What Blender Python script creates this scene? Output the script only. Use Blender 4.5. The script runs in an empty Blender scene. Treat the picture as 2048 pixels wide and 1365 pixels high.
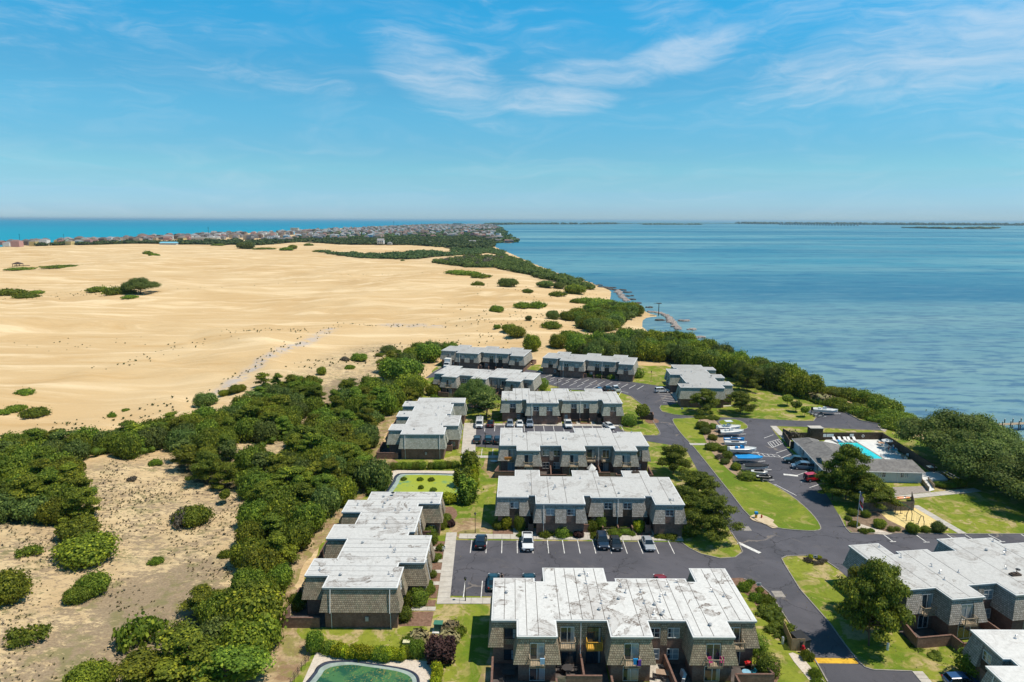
import bpy, bmesh, math, random
import numpy as np
from mathutils import Vector, Matrix
random.seed(7); RS = np.random.RandomState(11)
S = bpy.context.scene
COL = S.collection
R = math.radians

# ------------------------------------------------------------------ camera
CAM_H = 56.0; FPX = 1365.0; CX, CY = 1024.0, 682.5
PITCH = math.atan((CY - 440.5) / FPX); ROLL = R(0.2)
Fv = Vector((0, math.cos(PITCH), -math.sin(PITCH)))
U0 = Vector((0, math.sin(PITCH), math.cos(PITCH))); R0 = Vector((1, 0, 0))
Rv = R0 * math.cos(ROLL) + U0 * math.sin(ROLL); Uv = -R0 * math.sin(ROLL) + U0 * math.cos(ROLL)
cd = bpy.data.cameras.new('camera'); cam = bpy.data.objects.new('camera', cd); COL.objects.link(cam)
cd.sensor_width = 36; cd.lens = 36 * FPX / 2048; cd.clip_start = 0.5; cd.clip_end = 200000
cam.matrix_world = Matrix(((Rv.x, Uv.x, -Fv.x, 0), (Rv.y, Uv.y, -Fv.y, 0), (Rv.z, Uv.z, -Fv.z, CAM_H), (0, 0, 0, 1)))
S.camera = cam

# ------------------------------------------------------------------ light
SUN_EL, SUN_AZ = 64.0, 99.0          # azimuth measured from +Y (away from the camera) towards +X
sd = Vector((math.sin(R(SUN_AZ)) * math.cos(R(SUN_EL)), math.cos(R(SUN_AZ)) * math.cos(R(SUN_EL)), math.sin(R(SUN_EL))))
sl = bpy.data.lights.new('sun', 'SUN'); sun = bpy.data.objects.new('sun', sl); COL.objects.link(sun)
sl.energy = 5.0; sl.angle = R(0.53); sl.color = (1, 0.925, 0.80)
sun.rotation_euler = (-sd).to_track_quat('-Z', 'Y').to_euler(); sun.location = (60, 60, 120)
S.view_settings.view_transform = 'Standard'; S.view_settings.look = 'None'
S.view_settings.exposure = 0.0; S.view_settings.gamma = 1

W = bpy.data.worlds.new('World'); S.world = W; W.use_nodes = True
nt = W.node_tree; nt.nodes.clear()
def nn(nt, t, **k):
    n = nt.nodes.new(t)
    for a, v in k.items():
        if a.startswith('i_'):
            key = a[2:].replace('_', ' ')
            n.inputs[key].default_value = v
        else: setattr(n, a, v)
    return n
def mathn(nt, op, a, b=None, clamp=False):
    n = nt.nodes.new('ShaderNodeMath'); n.operation = op; n.use_clamp = clamp
    for i, x in enumerate((a, b)):
        if x is None: continue
        if isinstance(x, (int, float)): n.inputs[i].default_value = x
        else: nt.links.new(x, n.inputs[i])
    return n.outputs[0]
def sstep(nt, x, a, b, lo=0., hi=1.):
    n = nt.nodes.new('ShaderNodeMapRange'); n.interpolation_type = 'SMOOTHSTEP'
    nt.links.new(x, n.inputs[0])
    for i, v in zip((1, 2, 3, 4), (a, b, lo, hi)): n.inputs[i].default_value = v
    return n.outputs[0]
def mixc(nt, f, a, b, blend='MIX'):
    n = nt.nodes.new('ShaderNodeMix'); n.data_type = 'RGBA'; n.blend_type = blend
    if isinstance(f, (int, float)): n.inputs[0].default_value = f
    else: nt.links.new(f, n.inputs[0])
    for i, c in ((6, a), (7, b)):
        if isinstance(c, (tuple, list)): n.inputs[i].default_value = (*c[:3], 1)
        else: nt.links.new(c, n.inputs[i])
    return n.outputs[2]
sky = nn(nt, 'ShaderNodeTexSky', sky_type='NISHITA', sun_disc=False)
sky.sun_elevation = R(SUN_EL); sky.sun_rotation = R(SUN_AZ); sky.altitude = 50
sky.air_density = 1.0; sky.dust_density = 0.0; sky.ozone_density = 2.5
tc = nn(nt, 'ShaderNodeTexCoord')
sep = nn(nt, 'ShaderNodeSeparateXYZ'); nt.links.new(tc.outputs['Generated'], sep.inputs[0])
X, Y, Z = sep.outputs
# cirrus: wispy noise in (azimuth tangent, elevation tangent) coordinates of the sky sphere
az = mathn(nt, 'ARCTAN2', X, Y); el = mathn(nt, 'ARCSINE', Z)
cb = nn(nt, 'ShaderNodeCombineXYZ'); nt.links.new(az, cb.inputs[0]); nt.links.new(el, cb.inputs[1])
wn = nn(nt, 'ShaderNodeTexNoise', i_Scale=3.2, i_Detail=4.0, i_Roughness=0.6); nt.links.new(cb.outputs[0], wn.inputs['Vector'])
def vadd(a, b, s):
    m = nt.nodes.new('ShaderNodeVectorMath'); m.operation = 'MULTIPLY_ADD'
    nt.links.new(b, m.inputs[0]); m.inputs[1].default_value = s; nt.links.new(a, m.inputs[2]); return m.outputs[0]
warp = vadd(cb.outputs[0], wn.outputs['Color'], (0.20, 0.08, 0))
def streak(rot, sc, scale, det=9.0, rough=0.58, dist=0.6):
    mp = nn(nt, 'ShaderNodeMapping'); nt.links.new(warp, mp.inputs[0])
    mp.inputs['Rotation'].default_value = (0, 0, R(rot)); mp.inputs['Scale'].default_value = sc
    n = nn(nt, 'ShaderNodeTexNoise', i_Scale=scale, i_Detail=det, i_Roughness=rough, i_Distortion=dist)
    nt.links.new(mp.outputs[0], n.inputs['Vector']); return n.outputs['Fac']
def blob(a0, e0, ra, re, rot=0.0):
    dx = mathn(nt, 'SUBTRACT', az, a0); dy = mathn(nt, 'SUBTRACT', el, e0)
    c, s = math.cos(rot), math.sin(rot)
    u = mathn(nt, 'ADD', mathn(nt, 'MULTIPLY', dx, c / ra), mathn(nt, 'MULTIPLY', dy, s / ra))
    v = mathn(nt, 'ADD', mathn(nt, 'MULTIPLY', dx, -s / re), mathn(nt, 'MULTIPLY', dy, c / re))
    d = mathn(nt, 'ADD', mathn(nt, 'MULTIPLY', u, u), mathn(nt, 'MULTIPLY', v, v))
    return sstep(nt, d, 1.0, 0.0)
def skyang(px, py):
    d = Fv + Rv * ((px - CX) / FPX) - Uv * ((py - CY) / FPX); d.normalize()
    return math.atan2(d.x, d.y), math.asin(d.z)
def B(px, py, rx, ry, rot=0.0):
    a, e = skyang(px, py); return blob(a, e, rx / FPX, ry / FPX, R(rot))
CLOUD_BLOBS = [(880, 150, 150, 60, -24, 1.0), (1070, 200, 150, 28, -2, 1.0), (960, 60, 90, 70, 30, .55), (1190, 148, 130, 24, -3, 1.), (1370, 108, 150, 34, 14, 1.0),
               (1090, 60, 70, 60, -40, .45), (1340, 20, 120, 60, -30, .75), (1520, 60, 160, 60, -10, .6), (1760, 60, 250, 60, 24, .8), (1960, 90, 330, 75, 6, 1.0), (1600, 20, 260, 50, 0, .6), (560, 160, 150, 22, -5, .6),
               (1900, 130, 260, 45, 0, .8), (420, 15, 180, 30, -8, .5), (130, 150, 220, 40, 0, .35), (90, 20, 160, 30, -8, .35), (660, 170, 60, 14, 0, .6), (2500, 60, 400, 160, 0, .7), (1400, -260, 700, 130, 8, .8), (-300, -100, 500, 120, 0, .6)]
cov = None
for px, py, rx, ry, rot, w in CLOUD_BLOBS:
    b = mathn(nt, 'MULTIPLY', B(px, py, rx * 1.5, ry * 1.6, rot), w)
    cov = b if cov is None else mathn(nt, 'MAXIMUM', cov, b)
n1 = streak(-14, (1.0, 5.5, 1), 5.5, 11, .62, 1.4); n2 = streak(28, (1.2, 6.0, 1), 9.0, 11, 0.68, 1.2)
nmix = mathn(nt, 'ADD', mathn(nt, 'MULTIPLY', n1, 0.62), mathn(nt, 'MULTIPLY', n2, 0.38))
thr = mathn(nt, 'SUBTRACT', 0.74, mathn(nt, 'MULTIPLY', cov, 0.42))
dens = mathn(nt, 'SUBTRACT', nmix, thr)
cl = sstep(nt, dens, -0.12, 0.42, 0, 0.60)
# thin veil everywhere, faint
veil = sstep(nt, n1, 0.42, 0.80, 0, 0.14)
cl = mathn(nt, 'MAXIMUM', cl, veil)
hs = nn(nt, 'ShaderNodeHueSaturation'); nt.links.new(sky.outputs[0], hs.inputs['Color'])
hs.inputs['Hue'].default_value = 0.482; hs.inputs['Saturation'].default_value = 1.22; hs.inputs['Value'].default_value = 1.0
ramp = nn(nt, 'ShaderNodeValToRGB'); nt.links.new(sstep(nt, el, R(-1), R(44.0)), ramp.inputs[0]); ramp.color_ramp.interpolation = 'EASE'
nt.nodes[-1].interpolation_type if False else None
for nd in [ramp.inputs[0].links[0].from_node]: nd.interpolation_type = 'LINEAR'
cr_ = ramp.color_ramp; K = 1.8
stops = [(0.03, (.47, .80, 1.38)), (.12, (.56, .92, 1.12)), (.23, (.60, 1.10, 1.25)), (.385, (.38, 1.36, 1.58)), (.97, (.75, 1.0, 1.0))]
while len(cr_.elements) < 5: cr_.elements.new(.5)
for e_, (ps, c_) in zip(cr_.elements, stops): e_.position = ps; e_.color = (*[v / K for v in c_], 1)
tint_ = nn(nt, 'ShaderNodeVectorMath', operation='SCALE'); nt.links.new(ramp.outputs[0], tint_.inputs[0]); tint_.inputs['Scale'].default_value = K
mul_ = nn(nt, 'ShaderNodeVectorMath', operation='MULTIPLY'); nt.links.new(hs.outputs[0], mul_.inputs[0]); nt.links.new(tint_.outputs[0], mul_.inputs[1])
skc = mixc(nt, cl, mul_.outputs[0], (7.6, 8.4, 9.3))
bg = nn(nt, 'ShaderNodeBackground'); bg.inputs['Strength'].default_value = 0.098
nt.links.new(skc, bg.inputs[0]); wo = nn(nt, 'ShaderNodeOutputWorld'); nt.links.new(bg.outputs[0], wo.inputs[0])

# ------------------------------------------------------------------ helpers
def tag(o, label=None, cat=None, group=None, kind=None):
    if label: o['label'] = label
    if cat: o['category'] = cat
    if group: o['group'] = group
    if kind: o['kind'] = kind
    return o
def mkobj(name, data, parent=None, loc=None, rz=0.0, scale=None, rot=None):
    o = bpy.data.objects.new(name, data); COL.objects.link(o)
    if parent is not None: o.parent = parent
    if loc is not None: o.location = loc
    if rot is not None: o.rotation_euler = rot
    elif rz: o.rotation_euler = (0, 0, rz)
    if scale is not None: o.scale = scale if hasattr(scale, '__len__') else (scale,) * 3
    return o
def thing(name, label, cat, loc=(0, 0, 0), rz=0.0, group=None, scale=None):
    return tag(mkobj(name, None, None, loc, rz, scale), label, cat, group)
def copy_tree(o, parent=None):
    c = o.copy(); COL.objects.link(c)
    if parent is not None: c.parent = parent
    for ch in list(o.children): copy_tree(ch, c)
    return c
class MB:
    def __init__(s): s.v = []; s.f = []; s.m = []
    def add(s, vs, fs, m=0):
        b = len(s.v); s.v += [tuple(p) for p in vs]; s.f += [tuple(i + b for i in f) for f in fs]; s.m += [m] * len(fs); return s
    def box(s, x0, x1, y0, y1, z0, z1, m=0, rz=0.0, c=None):
        vs = [(x, y, z) for z in (z0, z1) for x, y in ((x0, y0), (x1, y0), (x1, y1), (x0, y1))]
        if rz:
            cx, cy = c if c else ((x0 + x1) / 2, (y0 + y1) / 2); co, si = math.cos(rz), math.sin(rz)
            vs = [(cx + (x - cx) * co - (y - cy) * si, cy + (x - cx) * si + (y - cy) * co, z) for x, y, z in vs]
        return s.add(vs, [(0, 3, 2, 1), (4, 5, 6, 7), (0, 1, 5, 4), (1, 2, 6, 5), (2, 3, 7, 6), (3, 0, 4, 7)], m)
    def prism(s, pts, z0, z1, m=0, cap=True, bottom=False):
        n = len(pts); vs = [(p[0], p[1], z0) for p in pts] + [(p[0], p[1], z1) for p in pts]
        fs = [(i, (i + 1) % n, n + (i + 1) % n, n + i) for i in range(n)]
        if cap: fs.append(tuple(range(n, 2 * n)))
        if bottom: fs.append(tuple(range(n - 1, -1, -1)))
        return s.add(vs, fs, m)
    def tube(s, a, b, r, n=8, r2=None, m=0, cap=True):
        a = Vector(a); b = Vector(b); r2 = r if r2 is None else r2
        d = (b - a).normalized(); t = Vector((1, 0, 0)) if abs(d.x) < .8 else Vector((0, 1, 0))
        p = d.cross(t).normalized(); q = d.cross(p)
        vs = [a + (p * math.cos(k * 2 * math.pi / n) + q * math.sin(k * 2 * math.pi / n)) * r for k in range(n)]
        vs += [b + (p * math.cos(k * 2 * math.pi / n) + q * math.sin(k * 2 * math.pi / n)) * r2 for k in range(n)]
        fs = [(k, (k + 1) % n, n + (k + 1) % n, n + k) for k in range(n)]
        if cap: fs += [tuple(range(n - 1, -1, -1)), tuple(range(n, 2 * n))]
        return s.add(vs, fs, m)
    def path(s, pts, r, n=6, m=0):
        for a, b in zip(pts[:-1], pts[1:]): s.tube(a, b, r, n, m=m)
        return s
    def loft(s, rings, m=0, cap=True):
        n = len(rings[0]); b = 0; vs = [p for r in rings for p in r]; fs = []
        for i in range(len(rings) - 1):
            for k in range(n): fs.append((i * n + k, i * n + (k + 1) % n, (i + 1) * n + (k + 1) % n, (i + 1) * n + k))
        if cap: fs += [tuple(range(n - 1, -1, -1)), tuple(range((len(rings) - 1) * n, len(rings) * n))]
        return s.add(vs, fs, m)
    def ball(s, c, r, seg=8, rings=5, m=0, sz=1.0):
        rr = []
        for i in range(1, rings):
            t = math.pi * i / rings
            rr.append([(c[0] + r * math.sin(t) * math.cos(2 * math.pi * k / seg), c[1] + r * math.sin(t) * math.sin(2 * math.pi * k / seg), c[2] - r * sz * math.cos(t)) for k in range(seg)])
        return s.loft(rr, m)
    def mesh(s, name, mats, smooth=False, recalc=False):
        me = bpy.data.meshes.new(name); me.from_pydata(s.v, [], s.f)
        for mt in (mats if isinstance(mats, (list, tuple)) else [mats]): me.materials.append(mt)
        if len(me.materials) > 1: me.polygons.foreach_set('material_index', s.m)
        if recalc:
            bm = bmesh.new(); bm.from_mesh(me); bmesh.ops.recalc_face_normals(bm, faces=bm.faces); bm.to_mesh(me); bm.free()
        if smooth: me.polygons.foreach_set('use_smooth', [True] * len(me.polygons))
        me.update(); return me
    def build(s, name, mats, parent=None, smooth=False, recalc=False, **k):
        return mkobj(name, s.mesh(name, mats, smooth, recalc), parent, **k)
def np_mesh(name, V, Q, mat, tint=None, smooth=False):
    """V (n,3), Q (m,k) uniform polygons"""
    V = np.asarray(V, dtype=np.float32); Q = np.asarray(Q, dtype=np.int32); k = Q.shape[1]
    me = bpy.data.meshes.new(name); me.vertices.add(len(V)); me.vertices.foreach_set('co', V.ravel())
    me.loops.add(Q.size); me.loops.foreach_set('vertex_index', Q.ravel())
    me.polygons.add(len(Q)); me.polygons.foreach_set('loop_start', np.arange(0, Q.size, k, dtype=np.int32))
    for mt in (mat if isinstance(mat, (list, tuple)) else [mat]): me.materials.append(mt)
    if tint is not None:
        a = me.attributes.new('tint', 'FLOAT', 'FACE'); a.data.foreach_set('value', np.asarray(tint, dtype=np.float32))
    me.update(calc_edges=True); me.validate()
    if smooth: me.polygons.foreach_set('use_smooth', np.ones(len(me.polygons), dtype=bool))
    return me

# ------------------------------------------------------------------ materials
def new_mat(name):
    m = bpy.data.materials.new(name); m.use_nodes = True; nt = m.node_tree
    b = nt.nodes['Principled BSDF']; b.inputs['Specular IOR Level'].default_value = 0.3
    return m, nt, b
def setc(nt, b, c, inp='Base Color'):
    if isinstance(c, (tuple, list)): b.inputs[inp].default_value = (*c[:3], 1)
    else: nt.links.new(c, b.inputs[inp])
def posn(nt, obj=False):
    if obj: return nn(nt, 'ShaderNodeTexCoord').outputs['Object']
    return nn(nt, 'ShaderNodeNewGeometry').outputs['Position']
def noise(nt, vec, scale, detail=4.0, rough=0.55, sc=None, dist=0.0, rot=0.0, col=False):
    if sc or rot:
        mp = nn(nt, 'ShaderNodeMapping'); nt.links.new(vec, mp.inputs[0])
        if sc: mp.inputs['Scale'].default_value = sc
        mp.inputs['Rotation'].default_value = (0, 0, R(rot)); vec = mp.outputs[0]
    n = nn(nt, 'ShaderNodeTexNoise', i_Scale=scale, i_Detail=detail, i_Roughness=rough, i_Distortion=dist)
    nt.links.new(vec, n.inputs['Vector']); return n.outputs['Color' if col else 'Fac']
def bump(nt, b, h, strength=0.3, dist=0.05):
    n = nn(nt, 'ShaderNodeBump'); n.inputs['Strength'].default_value = strength; n.inputs['Distance'].default_value = dist
    nt.links.new(h, n.inputs['Height']); nt.links.new(n.outputs[0], b.inputs['Normal'])
MC = {}
def flat(name, c, rough=0.6, metal=0.0, spec=0.3, var=0.12, scale=3.0, obj=True, emis=None):
    key = (name, c, rough)
    if key in MC: return MC[key]
    m, nt, b = new_mat(name)
    n = noise(nt, posn(nt, obj), scale, 5, 0.6)
    lo = tuple(x * (1 - var) for x in c); hi = tuple(min(1, x * (1 + var)) for x in c)
    setc(nt, b, mixc(nt, sstep(nt, n, .3, .7), lo, hi))
    b.inputs['Roughness'].default_value = rough; b.inputs['Metallic'].default_value = metal; b.inputs['Specular IOR Level'].default_value = spec
    MC[key] = m; return m

def m_foliage(name, dark, light, hot, trans=0.25):
    m, nt, b = new_mat(name)
    at = nn(nt, 'ShaderNodeAttribute', attribute_name='tint').outputs['Fac']
    oi = nn(nt, 'ShaderNodeObjectInfo').outputs['Random']
    ws = noise(nt, posn(nt), 0.35, 3, 0.5)
    c = mixc(nt, at, dark, light)
    f2 = mathn(nt, 'MULTIPLY', sstep(nt, at, 0.55, 1.0), sstep(nt, ws, .35, .65, .25, 1.0))
    c = mixc(nt, f2, c, hot)
    hs = nn(nt, 'ShaderNodeHueSaturation'); nt.links.new(c, hs.inputs['Color'])
    nt.links.new(sstep(nt, oi, 0, 1, .485, .515), hs.inputs['Hue']); nt.links.new(sstep(nt, oi, 0, 1, .78, 1.28), hs.inputs['Value'])
    hs.inputs['Saturation'].default_value = 1.0
    nt.links.new(hs.outputs[0], b.inputs['Base Color']); b.inputs['Roughness'].default_value = 0.62; b.inputs['Specular IOR Level'].default_value = 0.18
    tr = nn(nt, 'ShaderNodeBsdfTranslucent'); nt.links.new(hs.outputs[0], tr.inputs[0])
    ms = nn(nt, 'ShaderNodeMixShader'); ms.inputs[0].default_value = trans
    nt.links.new(b.outputs[0], ms.inputs[1]); nt.links.new(tr.outputs[0], ms.inputs[2])
    nt.links.new(ms.outputs[0], nt.nodes['Material Output'].inputs[0]); return m

F_DARK = m_foliage('foliage_dark_green', (.060, .100, .014), (.235, .315, .034), (.44, .48, .045), .42)
F_PINE = m_foliage('foliage_pine_needles', (.070, .098, .013), (.28, .315, .030), (.52, .50, .040), .42)
F_OAK = m_foliage('foliage_live_oak', (.056, .088, .022), (.195, .255, .056), (.32, .36, .07), .4)
F_LIGHT = m_foliage('foliage_fresh_green', (.075, .12, .016), (.23, .295, .030), (.38, .40, .036), .4)
F_YEL = m_foliage('foliage_golden_green', (.14, .18, .010), (.36, .38, .014), (.58, .54, .022))
F_RED = m_foliage('foliage_purple_leaves', (.035, .020, .018), (.095, .045, .038), (.14, .080, .055))
F_GREY = m_foliage('foliage_bare_twigs', (.080, .066, .048), (.17, .14, .105), (.22, .18, .135))
F_LPINE = m_foliage('foliage_garden_pine', (.042, .062, .010), (.185, .215, .024), (.37, .36, .034), .38)
F_FAR = m_foliage('foliage_far_wood', (.050, .082, .028), (.125, .170, .050), (.18, .21, .065), 0.3)
F_DRY = m_foliage('dry_beach_grass', (.15, .12, .06), (.30, .25, .13), (.21, .22, .07), 0.1)
M_BARK = flat('bark', (.11, .08, .055), .9)

def m_sand():
    m, nt, b = new_mat('dune_sand'); p = posn(nt)
    big = noise(nt, p, 0.012, 4, .5, dist=.4); mid = noise(nt, p, 0.035, 5, .6, sc=(.35, 1.6, 1), rot=12, dist=1.2); fine = noise(nt, p, 2.5, 3, .6); rp = noise(nt, p, .22, 4, .6, sc=(.25, 1.3, 1), rot=-8, dist=.8)
    c = mixc(nt, sstep(nt, big, .3, .7), (.56, .375, .185), (.63, .450, .245))
    c = mixc(nt, sstep(nt, mid, .47, .68), c, (.75, .565, .34))
    c = mixc(nt, sstep(nt, mid, .46, .28, 0, .6), c, (.50, .31, .13))
    c = mixc(nt, sstep(nt, rp, .5, .75, 0, .3), c, (.71, .54, .32))
    gy = nn(nt, 'ShaderNodeAttribute', attribute_name='flats').outputs['Fac']; c = mixc(nt, mathn(nt, 'MULTIPLY', gy, sstep(nt, noise(nt, p, .25, 6, .7), .38, .56)), c, (.46, .40, .36))
    # scrub attribute: pale sand with litter and low ground cover
    sc = nn(nt, 'ShaderNodeAttribute', attribute_name='scrub').outputs['Fac']
    wt0 = nn(nt, 'ShaderNodeAttribute', attribute_name='dense').outputs['Fac']
    n3 = noise(nt, p, 0.95, 8, .78, sc=(.75, 1.3, 1), rot=15); n4 = noise(nt, p, .10, 4, .55, dist=.5); n5 = noise(nt, p, 3.2, 4, .7); n6 = noise(nt, p, .14, 6, .7, dist=1.0)
    pale = mixc(nt, sstep(nt, noise(nt, p, .25, 4, .6), .35, .65), (.62, .465, .265), (.52, .375, .21))
    thr = mathn(nt, 'SUBTRACT', sstep(nt, n4, .36, .62, .535, .445), mathn(nt, 'MULTIPLY', wt0, .13))
    lit = sstep(nt, mathn(nt, 'SUBTRACT', n3, thr), 0.0, .07)
    litc = mixc(nt, sstep(nt, n5, .35, .65), (.185, .135, .092), (.33, .245, .16))
    litc = mixc(nt, sstep(nt, noise(nt, p, .3, 5, .6), .5, .62, 0, .75), litc, (.15, .15, .055))
    ol = mathn(nt, 'MULTIPLY', sstep(nt, mathn(nt, 'ADD', n6, mathn(nt, 'MULTIPLY', wt0, .16)), .52, .66, 0, .6), sstep(nt, n5, .35, .55)); pale = mixc(nt, ol, pale, (.235, .20, .115))
    scr = mixc(nt, mathn(nt, 'MULTIPLY', lit, .85), pale, litc)
    c = mixc(nt, mathn(nt, 'MULTIPLY', sc, 1.0, True), c, scr)
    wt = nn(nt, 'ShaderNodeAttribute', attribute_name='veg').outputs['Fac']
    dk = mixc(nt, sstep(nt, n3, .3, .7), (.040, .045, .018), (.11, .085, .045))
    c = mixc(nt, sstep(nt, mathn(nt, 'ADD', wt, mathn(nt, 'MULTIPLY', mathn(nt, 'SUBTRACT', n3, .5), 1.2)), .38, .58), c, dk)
    c = mixc(nt, sstep(nt, fine, .3, .7, 0, .10), c, (.45, .33, .18))
    setc(nt, b, c); b.inputs['Roughness'].default_value = .95; b.inputs['Specular IOR Level'].default_value = .1
    bump(nt, b, mathn(nt, 'ADD', mathn(nt, 'MULTIPLY', rp, 2.2), mathn(nt, 'ADD', mathn(nt, 'MULTIPLY', mid, 10.0), mathn(nt, 'MULTIPLY', n3, .55))), .55, .5)
    return m
def m_lawn(name='lawn_grass', dry=.85, seed=0.0):
    m, nt, b = new_mat(name); p = posn(nt)
    a = noise(nt, p, .07, 6, .66, dist=.8); f = noise(nt, p, 1.1, 6, .74); g = noise(nt, p, .32, 4, .6, rot=30, dist=.8); h = noise(nt, p, 7.0, 2, .6)
    c = mixc(nt, sstep(nt, a, .40, .58), (.105, .175, .012), (.225, .250, .030))
    c = mixc(nt, sstep(nt, g, .47 + .10 * (1 - dry), .56 + .12 * (1 - dry), 0, .75), c, (.34, .275, .10))
    c = mixc(nt, sstep(nt, mathn(nt, 'MULTIPLY', g, a), .265 + .10 * (1 - dry), .32 + .12 * (1 - dry), 0, .85), c, (.46, .345, .185))
    c = mixc(nt, sstep(nt, f, .45, .62, 0, .5), c, (.10, .125, .014)); c = mixc(nt, sstep(nt, h, .4, .7, 0, .28), c, (.28, .28, .06))
    setc(nt, b, c); b.inputs['Roughness'].default_value = .9; b.inputs['Specular IOR Level'].default_value = .1
    bump(nt, b, f, .6, .12); return m
def m_asphalt(name='asphalt', base=.076):
    m, nt, b = new_mat(name); p = posn(nt)
    a = noise(nt, p, .12, 5, .6, dist=.8); f = noise(nt, p, 9.0, 3, .7)
    q = base
    c = mixc(nt, sstep(nt, a, .32, .7), (q * .84, q * .82, q * .98), (q * 1.28, q * 1.22, q * 1.42))
    c = mixc(nt, sstep(nt, f, .3, .75, 0, .3), c, (q * 1.7, q * 1.6, q * 1.6)); c = mixc(nt, sstep(nt, noise(nt, p, .45, 5, .7), .55, .72, 0, .45), c, (q * .62, q * .58, q * .66)); c = mixc(nt, sstep(nt, noise(nt, p, .2, 6, .7, dist=1.5), .57, .66, 0, .4), c, (q * 1.7, q * 1.5, q * 1.5))
    # cracks sealed with tar: edges of a warped voronoi, broken up
    w = nn(nt, 'ShaderNodeVectorMath', operation='MULTIPLY_ADD'); nt.links.new(noise(nt, p, .35, 4, .6, col=True), w.inputs[0]); w.inputs[1].default_value = (4, 4, 0); nt.links.new(p, w.inputs[2])
    for sc, th, lo, colr in ((.085, .0085, .42, (q * .42, q * .4, q * .45)), (.17, .010, .50, (q * .5, q * .48, q * .5)), (.06, .018, .56, (q * 2.6, q * 2.2, q * 1.9))):
        v = nn(nt, 'ShaderNodeTexVoronoi', feature='DISTANCE_TO_EDGE', voronoi_dimensions='2D', i_Scale=sc); nt.links.new(w.outputs[0], v.inputs['Vector'])
        msk = mathn(nt, 'MULTIPLY', sstep(nt, v.outputs[0], th, th * .5), sstep(nt, noise(nt, p, sc * .8, 2), lo, lo + .05)); c = mixc(nt, mathn(nt, 'MULTIPLY', msk, .8), c, colr)
    setc(nt, b, c); b.inputs['Roughness'].default_value = .85; bump(nt, b, f, .25, .01); return m
def m_concrete(name, c1, c2, scale=.8):
    m, nt, b = new_mat(name); p = posn(nt)
    n = noise(nt, p, scale, 6, .65); n2 = noise(nt, p, 12, 3, .6)
    c = mixc(nt, sstep(nt, n, .3, .7), c1, c2); c = mixc(nt, sstep(nt, n2, .4, .8, 0, .25), c, tuple(x * .6 for x in c1))
    setc(nt, b, c); b.inputs['Roughness'].default_value = .9; bump(nt, b, n2, .3, .02); return m
def m_roof(name, base=.62, stain=.6, seed=0.0):
    m, nt, b = new_mat(name); p = posn(nt)
    mp = nn(nt, 'ShaderNodeMapping'); mp.inputs['Location'].default_value = (seed, seed * 2, 0); nt.links.new(p, mp.inputs[0]); p = mp.outputs[0]
    n = noise(nt, p, .22, 7, .62, dist=.7); n2 = noise(nt, p, .5, 5, .6); n3 = noise(nt, p, 2.2, 5, .7); n4 = noise(nt, p, .9, 6, .66, sc=(1, .3, 1))
    c = mixc(nt, sstep(nt, n3, .3, .7), (base * .93, base * .90, base * .85), (base * 1.12, base * 1.08, base * 1.02))
    ring = mathn(nt, 'ABSOLUTE', mathn(nt, 'SUBTRACT', n, .56)); rg = sstep(nt, ring, .022, .004, 0, 1)
    c = mixc(nt, mathn(nt, 'MULTIPLY', sstep(nt, n, .545, .60, 0, 1), stain * .38), c, (base * .66, base * .60, base * .55))
    c = mixc(nt, mathn(nt, 'MULTIPLY', mathn(nt, 'MULTIPLY', rg, sstep(nt, n2, .42, .58)), stain), c, (.15, .115, .09))
    ring2 = mathn(nt, 'ABSOLUTE', mathn(nt, 'SUBTRACT', n, .60)); c = mixc(nt, mathn(nt, 'MULTIPLY', sstep(nt, ring2, .014, .003, 0, 1), stain * .7), c, (.20, .16, .13))
    c = mixc(nt, sstep(nt, n4, .54, .76, 0, stain * .7), c, (.26, .225, .20)); c = mixc(nt, sstep(nt, noise(nt, p, 4.5, 4, .7), .58, .72, 0, stain * .5), c, (.30, .26, .23))
    setc(nt, b, c); b.inputs['Roughness'].default_value = .7; bump(nt, b, n3, .2, .03); return m
def m_shingle(name, c1, c2, green=.3):
    """weathered wood shakes in courses; works on walls along local x or y and on slopes"""
    m, nt, b = new_mat(name); o = posn(nt, True)
    sp = nn(nt, 'ShaderNodeSeparateXYZ'); nt.links.new(o, sp.inputs[0])
    cbn = nn(nt, 'ShaderNodeCombineXYZ'); nt.links.new(mathn(nt, 'ADD', sp.outputs[0], sp.outputs[1]), cbn.inputs[0]); nt.links.new(sp.outputs[2], cbn.inputs[1])
    br = nn(nt, 'ShaderNodeTexBrick'); nt.links.new(cbn.outputs[0], br.inputs['Vector']); br.offset = .43
    br.inputs['Scale'].default_value = 1.0; br.inputs['Mortar Size'].default_value = .030; br.inputs['Brick Width'].default_value = .30; br.inputs['Row Height'].default_value = .27; br.inputs['Mortar Smooth'].default_value = .6; br.inputs['Bias'].default_value = 0
    br.inputs['Color1'].default_value = (*c1, 1); br.inputs['Color2'].default_value = (*c2, 1); br.inputs['Mortar'].default_value = (*[x * .32 for x in c1], 1)
    n = noise(nt, o, 1.1, 6, .7, sc=(1, 1, .6)); c = mixc(nt, sstep(nt, n, .40, .75, 0, .5), br.outputs[0], tuple(x * .55 for x in c1))
    n2 = noise(nt, o, .6, 5, .65); c = mixc(nt, sstep(nt, n2, .48, .68, 0, green), c, (.16, .19, .125)); c = mixc(nt, sstep(nt, noise(nt, o, 2.8, 4, .7), .56, .72, 0, .5), c, tuple(min(1, x * 1.9) for x in c2))
    # rows: saw-tooth relief
    row = mathn(nt, 'FRACT', mathn(nt, 'DIVIDE', sp.outputs[2], .27)); h = mathn(nt, 'SUBTRACT', mathn(nt, 'MULTIPLY', br.outputs['Fac'], -.6), row)
    setc(nt, b, c); b.inputs['Roughness'].default_value = .9; bump(nt, b, h, .8, .035); return m
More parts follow.
